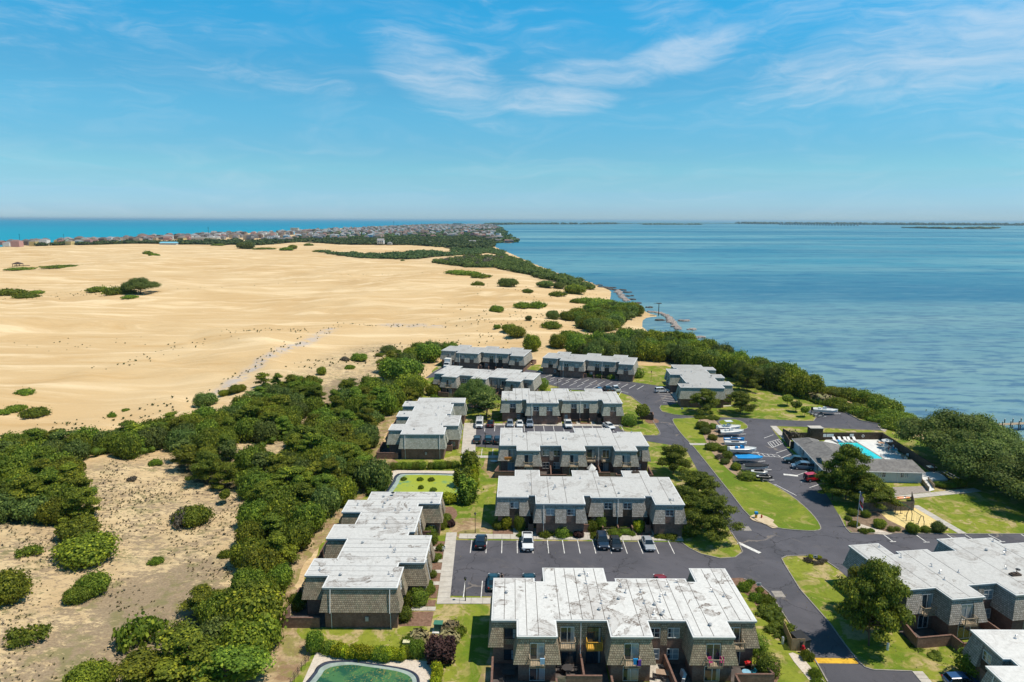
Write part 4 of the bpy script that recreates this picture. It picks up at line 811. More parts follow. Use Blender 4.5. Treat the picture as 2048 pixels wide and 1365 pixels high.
# the landscaped grounds
for k, px, py, r, h, lb, v in [
 ('widepine', 1346, 948, 4.6, 6.6, 'dark pine at the road edge beside the third block from the front', 0), ('widepine', 1390, 1008, 5.4, 6.6, 'spreading pine in the middle of the three by the road', 1), ('widepine', 1424, 1078, 5.4, 7.4, 'spreading pine nearest the parking lot of the three by the road', 2), ('widepine', 1372, 1035, 4.2, 5.8, 'dark pine behind the nearest roadside pine, against the brick wall', 0),
 ('clipped', 1377, 1070, 1.9, 2.6, 'dark dome shrub between brick wall and roadside pine', 0),
 ('widepine', 1692, 998, 5.4, 11, 'big pine in front of the pool house beside the red car', 1), ('widepine', 1742, 1014, 5.6, 6.0, 'lower pine right of the big pool house pine', 2), ('widepine', 1664, 1000, 4.2, 6.2, 'short pine leaning over the parking lot by the red car', 0),
 ('widepine', 1738, 1292, 5.3, 11.5, 'tall dense pine beside the entrance road, lower right', 0), ('widepine', 1752, 1262, 4.4, 9.5, 'second crown of the dense pine by the lower right block', 2), ('widepine', 1730, 1225, 3.6, 7.5, 'upper pine crown behind the tall one at the lower right lawn', 1),
 ('oak', 1893, 922, 11, 11.5, 'giant spreading live oak between pool and sound', 0), ('oak', 1985, 962, 11, 9.8, 'giant live oak right of the first, shading the lawn', 1), ('oak', 1945, 918, 9, 10, 'live oak behind the giant pair near the pier', 2), ('oak', 2085, 1015, 11, 10, 'giant live oak cut by the right edge', 0),
 ('oak', 2045, 950, 9, 6.8, 'live oak crown before the pier at the right edge', 2),
 ('widepine', 1408, 827, 5.6, 7.0, 'bushy pine in front of the block by the sound, left of two', 1), ('widepine', 1480, 828, 5.2, 6.6, 'bushy pine in front of the block by the sound, right of two', 2), ('widepine', 1493, 782, 4.8, 9.0, 'tall grey green pine behind the block by the sound', 0),
 ('oak', 950, 818, 6.2, 9.0, 'broad dark tree between the upper left blocks', 0), ('thinpine', 972, 838, 4.4, 7.4, 'open pale pine in front of the broad dark tree', 1),
 ('clipped', 1257, 850, 2.5, 3.0, 'large dome shrub at the right end of the fourth block', 0), ('treelet', 1284, 846, 2.1, 5.0, 'ragged small tree beside the road bend', 0), ('clipped', 1084, 774, 2.6, 3.0, 'dome shrub by the upper parking lot, topmost of three', 1), ('clipped', 1078, 780, 2.6, 3.0, 'dome shrub by the upper parking lot, middle of three', 0), ('clipped', 1068, 784, 2.3, 2.5, 'dome shrub by the upper parking lot, lowest of three', 0), ('clipped', 1273, 754, 3.2, 3.2, 'dome shrub at the right end of the far right block', 1),
 ('golden', 1012, 1058, 1.15, 2.4, 'golden yellow shrub at the left end of the middle block front', 0), ('light', 1040, 1062, 1.1, 2.6, 'round headed green shrub beside the first front walk', 0), ('clipped', 1124, 1072, 1.5, 1.7, 'wide dark dome shrub before the brick wall of the middle block', 1), ('light', 1184, 1062, 1.2, 1.9, 'green shrub beside the third front walk of the middle block', 1), ('freshdome', 1201, 1058, 1.1, 3.0, 'tall fresh green shrub between two front walks', 0), ('purple', 1157, 1074, .95, 1.0, 'purple leaved low shrub before the middle block', 0), ('golden', 1276, 1062, 1.2, 1.9, 'yellow green shrub left of the last brick screen', 1), ('light', 996, 1056, 1.3, 1.4, 'loose pale shrub left of the golden one', 2), ('low', 1092, 1072, 1.3, 1.0, 'low green shrub left of the wide dark dome', 1), ('low', 1142, 1071, .9, .8, 'small low shrub left of the purple one', 0), ('clipped', 1226, 1066, 1.3, .9, 'low clipped dark shrub under the porch, left', 0), ('clipped', 1249, 1066, 1.2, .9, 'low clipped dark shrub under the porch, right', 1), ('low', 1231, 1073, 1.2, .7, 'bright low border plant under the porch', 3), ('low', 1262, 1070, .8, .6, 'low flowering border plant beside the last walk', 1), ('low', 1340, 1076, 1.6, .7, 'low border plants at the right end of the middle block', 3), ('low', 1192, 1074, 1.3, .6, 'low border plants by the third front walk', 1), ('low', 1320, 1075, 1.1, .6, 'small border plants right of the last walk', 0), ('low', 1043, 1072, 1.0, .6, 'low border plants right of the first front walk', 1),
 ('clipped', 860, 1072, 1.5, 2.0, 'dark ball shrub at the upper walk of the long left block', 0), ('light', 888, 1046, 1.3, 1.7, 'fresh green shrub at the far corner of the long left block', 0), ('light', 884, 1056, 1.2, 1.5, 'leafy shrub below the one at the far corner', 1), ('purple', 901, 1052, .9, 1.0, 'dark red shrub beside the lawn at the far corner', 0), ('light', 866, 1088, 1.0, 1.8, 'tall narrow shrub in the bed beside the long left block', 2), ('sparse', 880, 1100, .9, 1.0, 'flowering shrub near the red blossoms of the long bed', 0), ('light', 869, 1122, .9, 1.2, 'green shrub in the middle of the long bed', 3), ('low', 878, 1116, .7, .7, 'small reddish plant in the long bed', 1), ('freshdome', 865, 1154, .8, 1.1, 'small round shrub in the lower bed', 0), ('light', 858, 1178, .9, 1.3, 'green shrub at the bottom bed, upper of two', 0), ('light', 857, 1188, 1.1, 1.4, 'green shrub at the bottom bed, lower of two', 1), ('clipped', 836, 1206, 1.75, 2.4, 'brownish ball shrub next to the brick end wall', 1), ('light', 811, 1210, 1.1, 2.2, 'dark leafy shrub squeezed by the brick corner', 2), ('freshdome', 809, 1240, 1.2, 2.0, 'round glossy shrub at the front corner of the long left block', 0), ('light', 596, 1218, 1.3, 2.2, 'fresh green shrub over the patio wall of the long left block', 3),
 ('golden', 900, 1006, 1.7, 2.0, 'yellow green dome beside the algae pond', 0), ('spiky', 940, 942, 2.2, 4.2, 'dark juniper with pointed tips behind the algae pond', 0), ('spiky', 934, 1004, 2.1, 4.8, 'dark juniper with pointed tips beside the lawn, nearest', 1), ('spiky', 925, 972, 1.9, 3.6, 'dark juniper between the two others by the algae pond', 1),
 ('bush', 629, 1300, 1.3, 2.6, 'dark small tree at the corner of the lower pond yard', 0), ('clipped', 657, 1304, 1.05, 1.4, 'small dark shrub left of the golden hedge', 0), ('light', 832, 1312, 1.1, 2.0, 'dark green shrub right of the golden hedge', 0), ('light', 815, 1314, .9, 1.4, 'small green shrub right end of the golden hedge', 1), ('purple', 882, 1322, 1.85, 3.0, 'large purple leaved shrub at the pond corner', 0),
 ('grass', 838, 1280, 1.3, 1.3, 'dry grass clump left of the green utility box', 0), ('low', 826, 1288, 1.7, .9, 'dark green ground shrub left of the utility box', 2), ('grass', 902, 1262, 1.2, 1.3, 'tall dry grass clump right of the green utility box', 1), ('grass', 898, 1280, 1.4, 1.2, 'dry grass clump below the utility box', 0), ('low', 915, 1268, 1.4, .9, 'green tussock right of the utility box', 0),
 ('clipped', 1532, 1348, 1.75, 2.7, 'large clipped dark dome at the bottom right of the front block', 0), ('clipped', 1512, 1302, 1.6, 2.3, 'clipped dark dome behind the first at the front block corner', 1), ('low', 1488, 1178, 1.2, 1.0, 'green shrub at the top of the corner bed', 1), ('low', 1512, 1200, 1.2, .9, 'grey green shrub in the middle of the corner bed', 0), ('low', 1500, 1168, .7, .7, 'small reddish shrub in the corner bed', 1), ('low', 1520, 1183, .7, .5, 'yellow green small plant in the corner bed', 1), ('low', 1532, 1204, 1.3, .9, 'blue green shrub at the right of the corner bed', 2), ('clipped', 1945, 1352, 2.2, 3.6, 'large dark ball shrub before the corner block at the right', 0),
 ('low', 1628, 1352, .9, .9, 'green shrub along the gravel strip, lower', 1), ('low', 1614, 1318, .9, 1.0, 'green shrub along the gravel strip, upper', 3), ('low', 1636, 1372, .9, .8, 'leafy plant at the bottom end of the gravel strip', 1),
 ('treelet', 1574, 812, 1.9, 3.3, 'small round tree on the lawn by the sound, left of three', 0), ('treelet', 1591, 824, 1.7, 3.3, 'small round tree on the lawn by the sound, middle of three', 2), ('treelet', 1609, 834, 1.4, 3.0, 'small round tree on the lawn by the sound, beside the trailers', 0),
 ('bush', 1404, 858, 2.0, 1.9, 'dark shrub at the top of the mulch slope', 0), ('bush', 1411, 868, 1.6, 1.6, 'dark shrub second from top on the mulch slope', 2), ('light', 1427, 858, 1.3, 1.4, 'green shrub beside the topmost boat', 1), ('bush', 1425, 880, 1.3, 1.3, 'rounded shrub by the blue boat on the mulch slope', 4), ('light', 1426, 900, 1.9, 1.6, 'grey green shrub below the wooden rail on the slope', 2), ('light', 1449, 905, 1.4, 1.5, 'shrub behind the white boat on the slope', 3), ('bush', 1455, 918, 1.4, 1.7, 'dark shrub left of the covered blue boat', 0), ('sparse', 1441, 918, 1.3, 1.1, 'dry shrub in the middle of the mulch slope', 1), ('bush', 1472, 940, 1.2, 1.5, 'small dark shrub left of the black covered boat', 1), ('clipped', 1494, 958, 2.2, 1.6, 'wide dark shrub at the foot of the mulch slope', 1), ('bush', 1449, 928, 1.2, 1.1, 'dry brown shrub at the lower mulch slope', 5),
 ('low', 1708, 1052, 1.5, 1.2, 'green shrub at the road corner bed by the flagpole', 1), ('low', 1728, 1064, 1.6, .9, 'low green shrub at the kerb right of the corner', 0), ('low', 1742, 1064, 1.0, .8, 'small grey plant at the kerb', 2), ('bush', 1758, 1054, 1.9, 2.0, 'feathery dark shrub left of the play sand', 1), ('clipped', 1782, 1062, 1.1, 1.1, 'round green shrub before the play sand, left of two', 0), ('clipped', 1794, 1061, 1.0, 1.0, 'round green shrub before the play sand, right of two', 1), ('bush', 1824, 1066, 1.7, 2.4, 'spiky dark shrub before the swing set', 4), ('light', 1850, 1064, 1.5, 1.3, 'low leafy shrub behind the kerb by the swing set', 0), ('bush', 1876, 1064, 1.9, 2.4, 'reddish green shrub at the end of the play sand', 2), ('light', 1730, 1034, 1.5, 1.6, 'shrub beside the flagpole', 0), ('bush', 1706, 1030, 1.6, 1.5, 'dark shrub below the big pine by the road corner', 0), ('light', 1697, 1040, 1.2, 1.0, 'low green shrub at the road corner kerb', 2),
 ('clipped', 1609, 906, 1.3, 1.3, 'dark ball shrub beside the pool house, upper', 0), ('clipped', 1618, 917, 1.3, 1.3, 'dark ball shrub beside the pool house, lower', 1), ('light', 1881, 974, 1.2, 1.1, 'small shrub by the pool house ramp, left', 0), ('light', 1892, 976, 1.1, 1.0, 'small shrub by the pool house ramp, middle', 1), ('light', 1903, 975, 1.1, 1.0, 'small shrub by the pool house ramp, third', 2), ('bush', 1918, 973, 1.5, 1.6, 'dark shrub at the right end of the ramp bed', 1),
 ('clipped', 1380, 811, 1.9, 1.6, 'grey round shrub by the stalls at the block by the sound', 1), ('sparse', 1585, 878, 2.2, 2.0, 'pale feathery shrub before the pool house entrance', 1), ('light', 872, 772, 1.8, 2.0, 'shrub at the left end of the upper left block', 1), ('bush', 868, 790, 2.6, 3.0, 'green shrub by the lawn of the upper left block', 4), ('low', 1400, 836, 2.0, .9, 'low dark shrub under the bushy pines', 0), ('low', 1425, 838, 2.0, .9, 'low shrub between the bushy pines', 2)]:
    if px > 1690 and 1025 < py < 1070: r *= .66; h *= .72
    P(k, px, py, r, h, lb, None, v, z=.05)
# short repeated planting: shoreline shrubs, hedges, front borders
ORD = ['first', 'second', 'third', 'fourth', 'fifth', 'sixth', 'seventh', 'eighth', 'ninth', 'tenth', 'eleventh', 'twelfth', 'thirteenth', 'fourteenth', 'fifteenth', 'sixteenth']
def row(kind, pts, r, h, what, group, jit=0, z=None, vr=None):
    for i, (px, py) in enumerate(pl(pts)):
        P(kind, px, py, r * random.uniform(.88, 1.12), h * random.uniform(.88, 1.1), what % ORD[i], group, vr, z=z)
row('light', '1700,800 1722,806 1742,812 1757,818 1770,828', 4.4, 4.0, '%s from the left of the bright bushes on the bank of the sound', 'bushes on the bank of the sound')
row('low', '1612,792 1632,800 1652,806 1674,812 1698,822 1720,828 1742,836 1764,842 1784,850 1800,858', 4.2, 2.0, '%s from the left of the low shrubs below the bank of the sound', 'low shrubs along the sound lawn')
row('grass', '1622,796 1634,801 1646,805', 2.6, 2.4, '%s from the left of the pale reed clumps at the lawn edge', 'reed clumps by the sound lawn')
row('light', '1782,836 1800,842 1815,850', 4.0, 2.6, '%s from the left of the bright bushes left of the giant oak', 'bushes left of the giant oak')
row('bush', '1660,786 1672,789 1684,792', 3.6, 2.2, '%s from the left of the dark shrubs on the waterline', 'dark shrubs on the waterline')
row('golden', '676,1312 690,1313 704,1314 720,1316 735,1317 748,1317', 1.0, 1.7, '%s shrub from the left in the golden hedge above the lower pond', 'golden hedge above the lower pond', z=.05)
row('golden', '776,1318 790,1318 802,1318', .95, 1.5, '%s shrub from the left in the short golden hedge by the yellow box', 'short golden hedge above the lower pond', z=.05)
row('light', '760,1318 768,1320', 1.0, 1.4, '%s green shrub from the left in the gap of the golden hedge', 'green shrubs in the hedge gap', z=.05)
row('golden', '876,1348 874,1362 872,1378', .9, 1.6, '%s shrub from the top in the golden row right of the lower pond', 'golden row right of the lower pond', z=.05)
row('golden', '945,946 946,956 946,966 947,976', 1.2, 2.0, '%s shrub from the top in the golden row beside the junipers', 'golden row beside the junipers', z=.05)
row('light', '797,938 809,938 821,938 833,938 845,938 862,937 874,937 886,937 898,936 910,936', 1.1, 1.5, '%s shrub from the left in the green hedge above the algae pond', 'green hedge above the algae pond', z=.05)
row('clipped', '786,939', 1.0, 1.5, '%s grey shrub at the left end of the green hedge', None, z=.05)
row('low', '1005,840 1023,840 1033,841 1074,842 1085,843 1103,843 1112,842 1140,838 1180,838 1210,843 1235,845', 1.3, 1.1, '%s shrub from the left along the front of the fourth block', 'shrubs before the fourth block', z=.05)
row('low', '1096,738 1111,741 1126,748 1160,752 1180,753 1200,755 1222,758 1248,758 1260,757', 1.8, 1.6, '%s shrub from the left along the front of the far right block', 'shrubs before the far right block', z=.05)
row('low', '943,733 975,728 990,729 1010,733 1030,736 1040,738', 1.8, 1.8, '%s shrub from the left between the two upper left blocks', 'shrubs between the upper left blocks', z=.05)
row('low', '868,800 855,806 848,818', 1.5, 1.4, '%s shrub from the top along the edge of the upper left lawn', 'shrubs on the upper left lawn', z=.05)
def blob_stuff(name, polys, spacing, r, h, mat, label, cat=None, n=60, leaf=.3, zf=None, cnt=4000, seed=5, lobes=3):
    """a mass that nobody could count: many small crowns joined in one object"""
    rs = np.random.RandomState(seed); Vs, Qs, Ts, b = [], [], [], 0
    for poly in polys:
        A = np.array(poly); c = np.stack([rs.uniform(A[:, 0].min(), A[:, 0].max(), 40000), rs.uniform(A[:, 1].min(), A[:, 1].max(), 40000)], 1)
        c = c[sdf(c, A) < 0]; area = 0.5 * abs(np.dot(A[:, 0], np.roll(A[:, 1], 1)) - np.dot(A[:, 1], np.roll(A[:, 0], 1))); k = int(min(cnt, area / spacing ** 2)); c = c[:k]
        if len(c) == 0: continue
        hz = height(c[:, 0], c[:, 1])
        for (x, y), z in zip(c, hz):
            if any(a_ < x < c_ and b_ < y < d_ for a_, b_, c_, d_ in BLOCKERS): continue
            s = rs.uniform(.7, 1.35); R_ = r * s; H_ = h * s
            L = [(rs.uniform(-.5, .5) * R_, rs.uniform(-.5, .5) * R_, H_ * rs.uniform(.3, .6), R_ * .7, R_ * .7, H_ * .45) for _ in range(lobes)]
            V, Q, t = leaves(L, n, leaf * r, rs, shell=(.8, 1.15)); V2, Q2 = hull(L, .8, rs, 6, 4, 0); Q = np.concatenate([Q, Q2 + len(V)]); V = np.concatenate([V, V2]); t = np.concatenate([t, rs.uniform(0, .4, len(Q2))])
            Vs.append(V + np.array([x, y, z - .1])); Qs.append(Q + b); Ts.append(np.clip(t * .8 + rs.uniform(0, .25), 0, 1)); b += len(V)
    me = np_mesh(name, np.concatenate(Vs), np.concatenate(Qs), mat, np.concatenate(Ts)); return tag(mkobj(name, me), label, cat, None, 'stuff')
blob_stuff('shore_wood', [WP['spit'], WP['headland']], 7.0, 4.4, 4.2, F_OAK, 'dark scrub wood covering the far shore of the sound', 'wood', 70, .26, cnt=1800, seed=1)
blob_stuff('scrub_belt', [WP['belt'], wpoly('905,503 985,499 1008,504 1012,514 975,509 940,517 905,516')], 9, 6.0, 3.6, F_FAR, 'dark scrub belt crossing the dunes before the town', 'wood', 46, .28, cnt=2200, seed=2)
blob_stuff('bare_thicket', [wpoly('878,526 960,519 1012,517 1000,530 935,536')], 7, 4.5, 3.6, F_GREY, 'purplish grey leafless thicket within the far shore wood', 'thicket', 60, .26, cnt=500, seed=12)
blob_stuff('town_wood', [WP['town'], WP['town_left']], 17, 10, 6.0, F_FAR, 'far dark wood among the houses of the town', 'wood', 30, .34, cnt=2600, seed=3)
blob_stuff('far_town_wood', [WP['town_far']], 36, 15, 6.0, F_FAR, 'green belts of trees between the houses of the far town', 'wood', 22, .36, cnt=2600, seed=13)
blob_stuff('understory', [WP[k] for k in ('centre', 'left_block', 'left_band', 'middle', 'lower', 'bottom', 'north')], 4.6, 1.6, 1.9, F_DARK, 'low undergrowth below the trees of the left woods', 'undergrowth', 150, .13, cnt=700, seed=4)
blob_stuff('ivy', [wpoly('1512,1215 1530,1205 1550,1212 1562,1228 1588,1262 1585,1285 1570,1290 1545,1270 1520,1240')], .8, .75, .7, F_DARK, 'dense dark green ground cover beside the entrance road', 'ground cover', 90, .18, cnt=260, seed=6)
blob_stuff('reeds', [wpoly('1600,792 1640,800 1720,812 1790,838 1830,856 1800,858 1700,822 1620,800')], 3.2, 2.0, 1.6, F_LIGHT, 'green reeds and brush along the bank of the sound', 'brush', 120, .15, cnt=600, seed=7)
blob_stuff('ground_cover', [wpoly('1806,1278 1850,1300 1935,1322 1930,1332 1860,1315 1810,1290'), wpoly('1600,1180 1600,1181 1602,1181')], .9, .7, .35, F_LIGHT, 'low green ground cover between the lower right blocks', 'ground cover', 60, .2, cnt=300, seed=8)
def tufts(name, pts, size, mat, label, seed, n=7):
    rs = np.random.RandomState(seed); p = np.asarray(pts); z = height(p[:, 0], p[:, 1]); N = len(p)
    s = np.asarray(size) * rs.uniform(.5, 1.5, N); base = np.stack([p[:, 0], p[:, 1], z], 1); V = []; T = []
    for k in range(n):
        a = rs.uniform(0, 6.28, N); w = s * .42; ln = s * rs.uniform(.1, .75, N); h = s * rs.uniform(.25, .75, N)
        dx, dy = np.cos(a), np.sin(a); tip = base + np.stack([dx * ln, dy * ln, h], 1)
        q = np.stack([-dy * w * .5, dx * w * .5, np.zeros(N)], 1); V.append(np.stack([base - q * .6, base + q * .6, tip + q, tip - q], 1)); T.append(rs.uniform(0, 1, N))
    V = np.concatenate(V).reshape(-1, 3); me = np_mesh(name, V, np.arange(len(V)).reshape(-1, 4), mat, np.concatenate(T)); return tag(mkobj(name, me), label, 'grass', None, 'stuff')
def scatter(poly, n, rs, clump=0.0):
    A = np.array(poly); c = np.stack([rs.uniform(A[:, 0].min(), A[:, 0].max(), n * 5), rs.uniform(A[:, 1].min(), A[:, 1].max(), n * 5)], 1); c = c[sdf(c, A) < 0]
    if clump:
        f = np.sin(c[:, 0] * .21 + 2 * np.sin(c[:, 1] * .13)) * np.sin(c[:, 1] * .17 + 1.5 * np.sin(c[:, 0] * .11)); c = c[f + rs.uniform(-.8, .8, len(c)) > clump]
    return c[:n]
rs = np.random.RandomState(21)
hollow = wpoly('-60,1075 130,1080 230,930 420,925 560,1000 500,1060 470,1150 400,1215 330,1300 260,1370 -300,1420 -200,1200')
tufts('dry_grass', scatter(hollow, 3000, rs, .15), .26, F_DRY, 'dry grass and litter tufts over the sandy hollow at lower left', 1)
tufts('dark_tufts', scatter(hollow, 160, rs, .35), .42, F_GREY, 'grey dead tussocks over the sandy hollow at lower left', 2)
dn = []
def dline(s, n, w, rs=rs):
    p = [un(x, y) for x, y in pl(s)]; out = []
    for _ in range(n):
        i = rs.randint(len(p) - 1); t = rs.rand(); q = np.array(p[i]) * (1 - t) + np.array(p[i + 1]) * t; out.append(q + rs.normal(size=2) * w)
    return out
dn += dline('430,795 500,750 560,715 610,690 680,655 760,652 880,658', 330, 2.2); dn += dline('200,745 330,710 400,690 520,670 640,668', 260, 6); dn += dline('300,600 420,585 540,577 600,570 720,555 850,555', 110, 5)
dn += dline('940,580 1010,600 1090,600 1180,590', 150, 12); dn += dline('900,650 990,660 1080,665 1180,640', 260, 9); dn += dline('760,700 860,690 980,690 1010,672', 200, 8); dn += dline('0,585 90,600 180,585 230,600', 220, 8); dn += dline('620,745 700,728 800,700', 220, 5); dn += dline('0,700 150,690 300,690', 60, 9); dn += dline('900,615 1000,640 1080,640', 120, 9); dn += dline('20,880 150,860 300,830 420,800', 220, 6)
tufts('dune_grass', np.array(dn)[::3], .6, F_FAR, 'small dark tufts of dune grass dotted over the open sand', 3, 9)
tufts('lawn_tufts', np.concatenate([scatter(lawn_edge, 4200, rs, .3)]), .16, F_DRY, 'rough tufts in the dry parts of the lawns', 9, 3)
# ------------------------------------------------------------------ apartment blocks
M_SHG_BROWN = m_shingle('cedar_shakes_brown', (.27, .21, .145), (.42, .34, .24), .45)
M_SHG_GREY = m_shingle('cedar_shakes_grey', (.30, .27, .235), (.46, .42, .375), .15)
M_SHG_PALE = m_shingle('cedar_shakes_pale', (.36, .35, .285), (.50, .49, .41), .4)
M_SHG_SAND = m_shingle('cedar_shakes_weathered', (.32, .29, .25), (.48, .44, .38), .2)
M_BRICK = m_brick('brown_brick', (.19, .098, .070), (.29, .160, .115))
M_BRICK2 = m_brick('dark_brick', (.175, .092, .067), (.27, .148, .106))
M_WHITE = flat('white_trim', (.66, .65, .63), .5, var=.06); M_FASCIA = flat('metal_fascia', (.36, .36, .36), .45, spec=.5, var=.08)
M_DARKWOOD = flat('dark_stained_wood', (.075, .052, .038), .85, var=.3, scale=2); M_WOOD = flat('weathered_wood', (.33, .26, .18), .85, var=.25, scale=4)
M_NEWWOOD = flat('new_yellow_wood', (.60, .34, .05), .7, var=.1); M_DOOR = flat('dark_door', (.045, .03, .026), .6)
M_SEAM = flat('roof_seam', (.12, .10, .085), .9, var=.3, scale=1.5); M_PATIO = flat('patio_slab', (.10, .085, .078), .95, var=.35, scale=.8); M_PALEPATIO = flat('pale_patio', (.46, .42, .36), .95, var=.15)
M_METAL = flat('dark_metal', (.03, .03, .032), .45, .4); M_BLACK = flat('black_rubber', (.018, .018, .019), .8); M_CHROME = flat('bright_metal', (.55, .55, .56), .35, .8)
def m_glass():
    m, nt, b = new_mat('window_glass'); oi = nn(nt, 'ShaderNodeObjectInfo').outputs['Random']; o = posn(nt, True)
    sp = nn(nt, 'ShaderNodeSeparateXYZ'); nt.links.new(o, sp.inputs[0])
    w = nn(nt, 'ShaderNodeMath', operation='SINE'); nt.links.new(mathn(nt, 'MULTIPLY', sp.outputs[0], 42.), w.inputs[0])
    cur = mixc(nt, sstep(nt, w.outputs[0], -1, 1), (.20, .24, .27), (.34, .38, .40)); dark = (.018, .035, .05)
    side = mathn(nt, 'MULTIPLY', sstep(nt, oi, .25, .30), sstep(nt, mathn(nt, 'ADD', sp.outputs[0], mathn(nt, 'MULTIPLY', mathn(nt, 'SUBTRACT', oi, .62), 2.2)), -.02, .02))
    setc(nt, b, mixc(nt, side, dark, cur)); b.inputs['Roughness'].default_value = .09; b.inputs['Specular IOR Level'].default_value = .8; b.inputs['Coat Weight'].default_value = .3; return m
M_GLASS = m_glass()
BAR = .055
def win_mesh(w, h, panes=2, hbar=True, t=.07):
    m = MB(); m.box(-w / 2, w / 2, -t, 0, 0, BAR * 1.3); m.box(-w / 2, w / 2, -t, 0, h - BAR * 1.3, h); m.box(-w / 2, -w / 2 + BAR, -t, 0, BAR * 1.3, h - BAR * 1.3); m.box(w / 2 - BAR, w / 2, -t, 0, BAR * 1.3, h - BAR * 1.3)
    for i in range(1, panes): x = -w / 2 + w * i / panes; m.box(x - BAR * .6, x + BAR * .6, -t * .9, 0, BAR * 1.3, h - BAR * 1.3)
    if hbar:
        for i in range(panes): x0 = -w / 2 + w * i / panes; m.box(x0 + BAR, x0 + w / panes - BAR, -t * .7, 0, h * .5 - .02, h * .5 + .02)
    return m
WM = {}
def win_data(w, h, kind):
    k = (round(w, 2), round(h, 2), kind)
    if k not in WM:
        fm = {'white': M_WHITE, 'dark': M_METAL}[kind.split('_')[0]]; slide = 'slide' in kind
        p = MB(); p.box(-w / 2 + .03, w / 2 - .03, -.02, -.005, .03, h - .03)
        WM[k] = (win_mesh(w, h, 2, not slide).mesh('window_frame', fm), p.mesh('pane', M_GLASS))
    return WM[k]
def add_window(par, u, v, z, w, h, rz=0., kind='white', name='window'):
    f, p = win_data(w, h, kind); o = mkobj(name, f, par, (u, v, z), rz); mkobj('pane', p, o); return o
VENT = None
def vent_meshes():
    a = MB(); a.tube((0, 0, 0), (0, 0, .38), .055, 8); a.tube((0, 0, 0), (0, 0, .05), .16, 8)
    b = MB(); b.path([(0, 0, 0), (0, 0, .3), (.06, 0, .38), (.16, 0, .38), (.2, 0, .28)], .05, 6); b.tube((0, 0, 0), (0, 0, .04), .15, 8)
    c = MB(); c.tube((0, 0, 0), (0, 0, .22), .14, 10); c.tube((0, 0, .22), (0, 0, .30), .21, 10, .12)
    return [a.mesh('vent_pipe', M_CHROME), b.mesh('vent_pipe', M_CHROME), c.mesh('roof_vent', M_FASCIA)]
VM = vent_meshes()
ENT = [(0, 5.4, 0), (5.4, 7.0, .9), (7.0, 15.5, -2.9), (15.5, 17.1, .9), (17.1, 26.7, 0), (26.7, 28.3, .9), (28.3, 33.2, -2.9)]
PAT = [(0, 3.2, 10), (3.2, 7.8, 13.4), (7.8, 14.6, 10), (14.6, 19.4, 13.4), (19.4, 24.6, 10), (24.6, 29.4, 13.4), (29.4, 33.2, 10)]
PB = dict(bay=[(3.2, 7.8), (14.6, 19.4), (24.6, 29.4)])
ZT, ZM, ZB = 5.92, 5.72, 2.72
def offset_poly(pts, d):
    n = len(pts); out = []
    for i in range(n):
        a, b, c = Vector(pts[i - 1]), Vector(pts[i]), Vector(pts[(i + 1) % n]); e1 = (b - a).normalized(); e2 = (c - b).normalized()
        n1 = Vector((e1.y, -e1.x)); n2 = Vector((e2.y, -e2.x)); out.append(tuple(b + (n1 + n2) * d) if abs(e1.dot(e2)) < .5 else tuple(b + n1 * d))
    return out
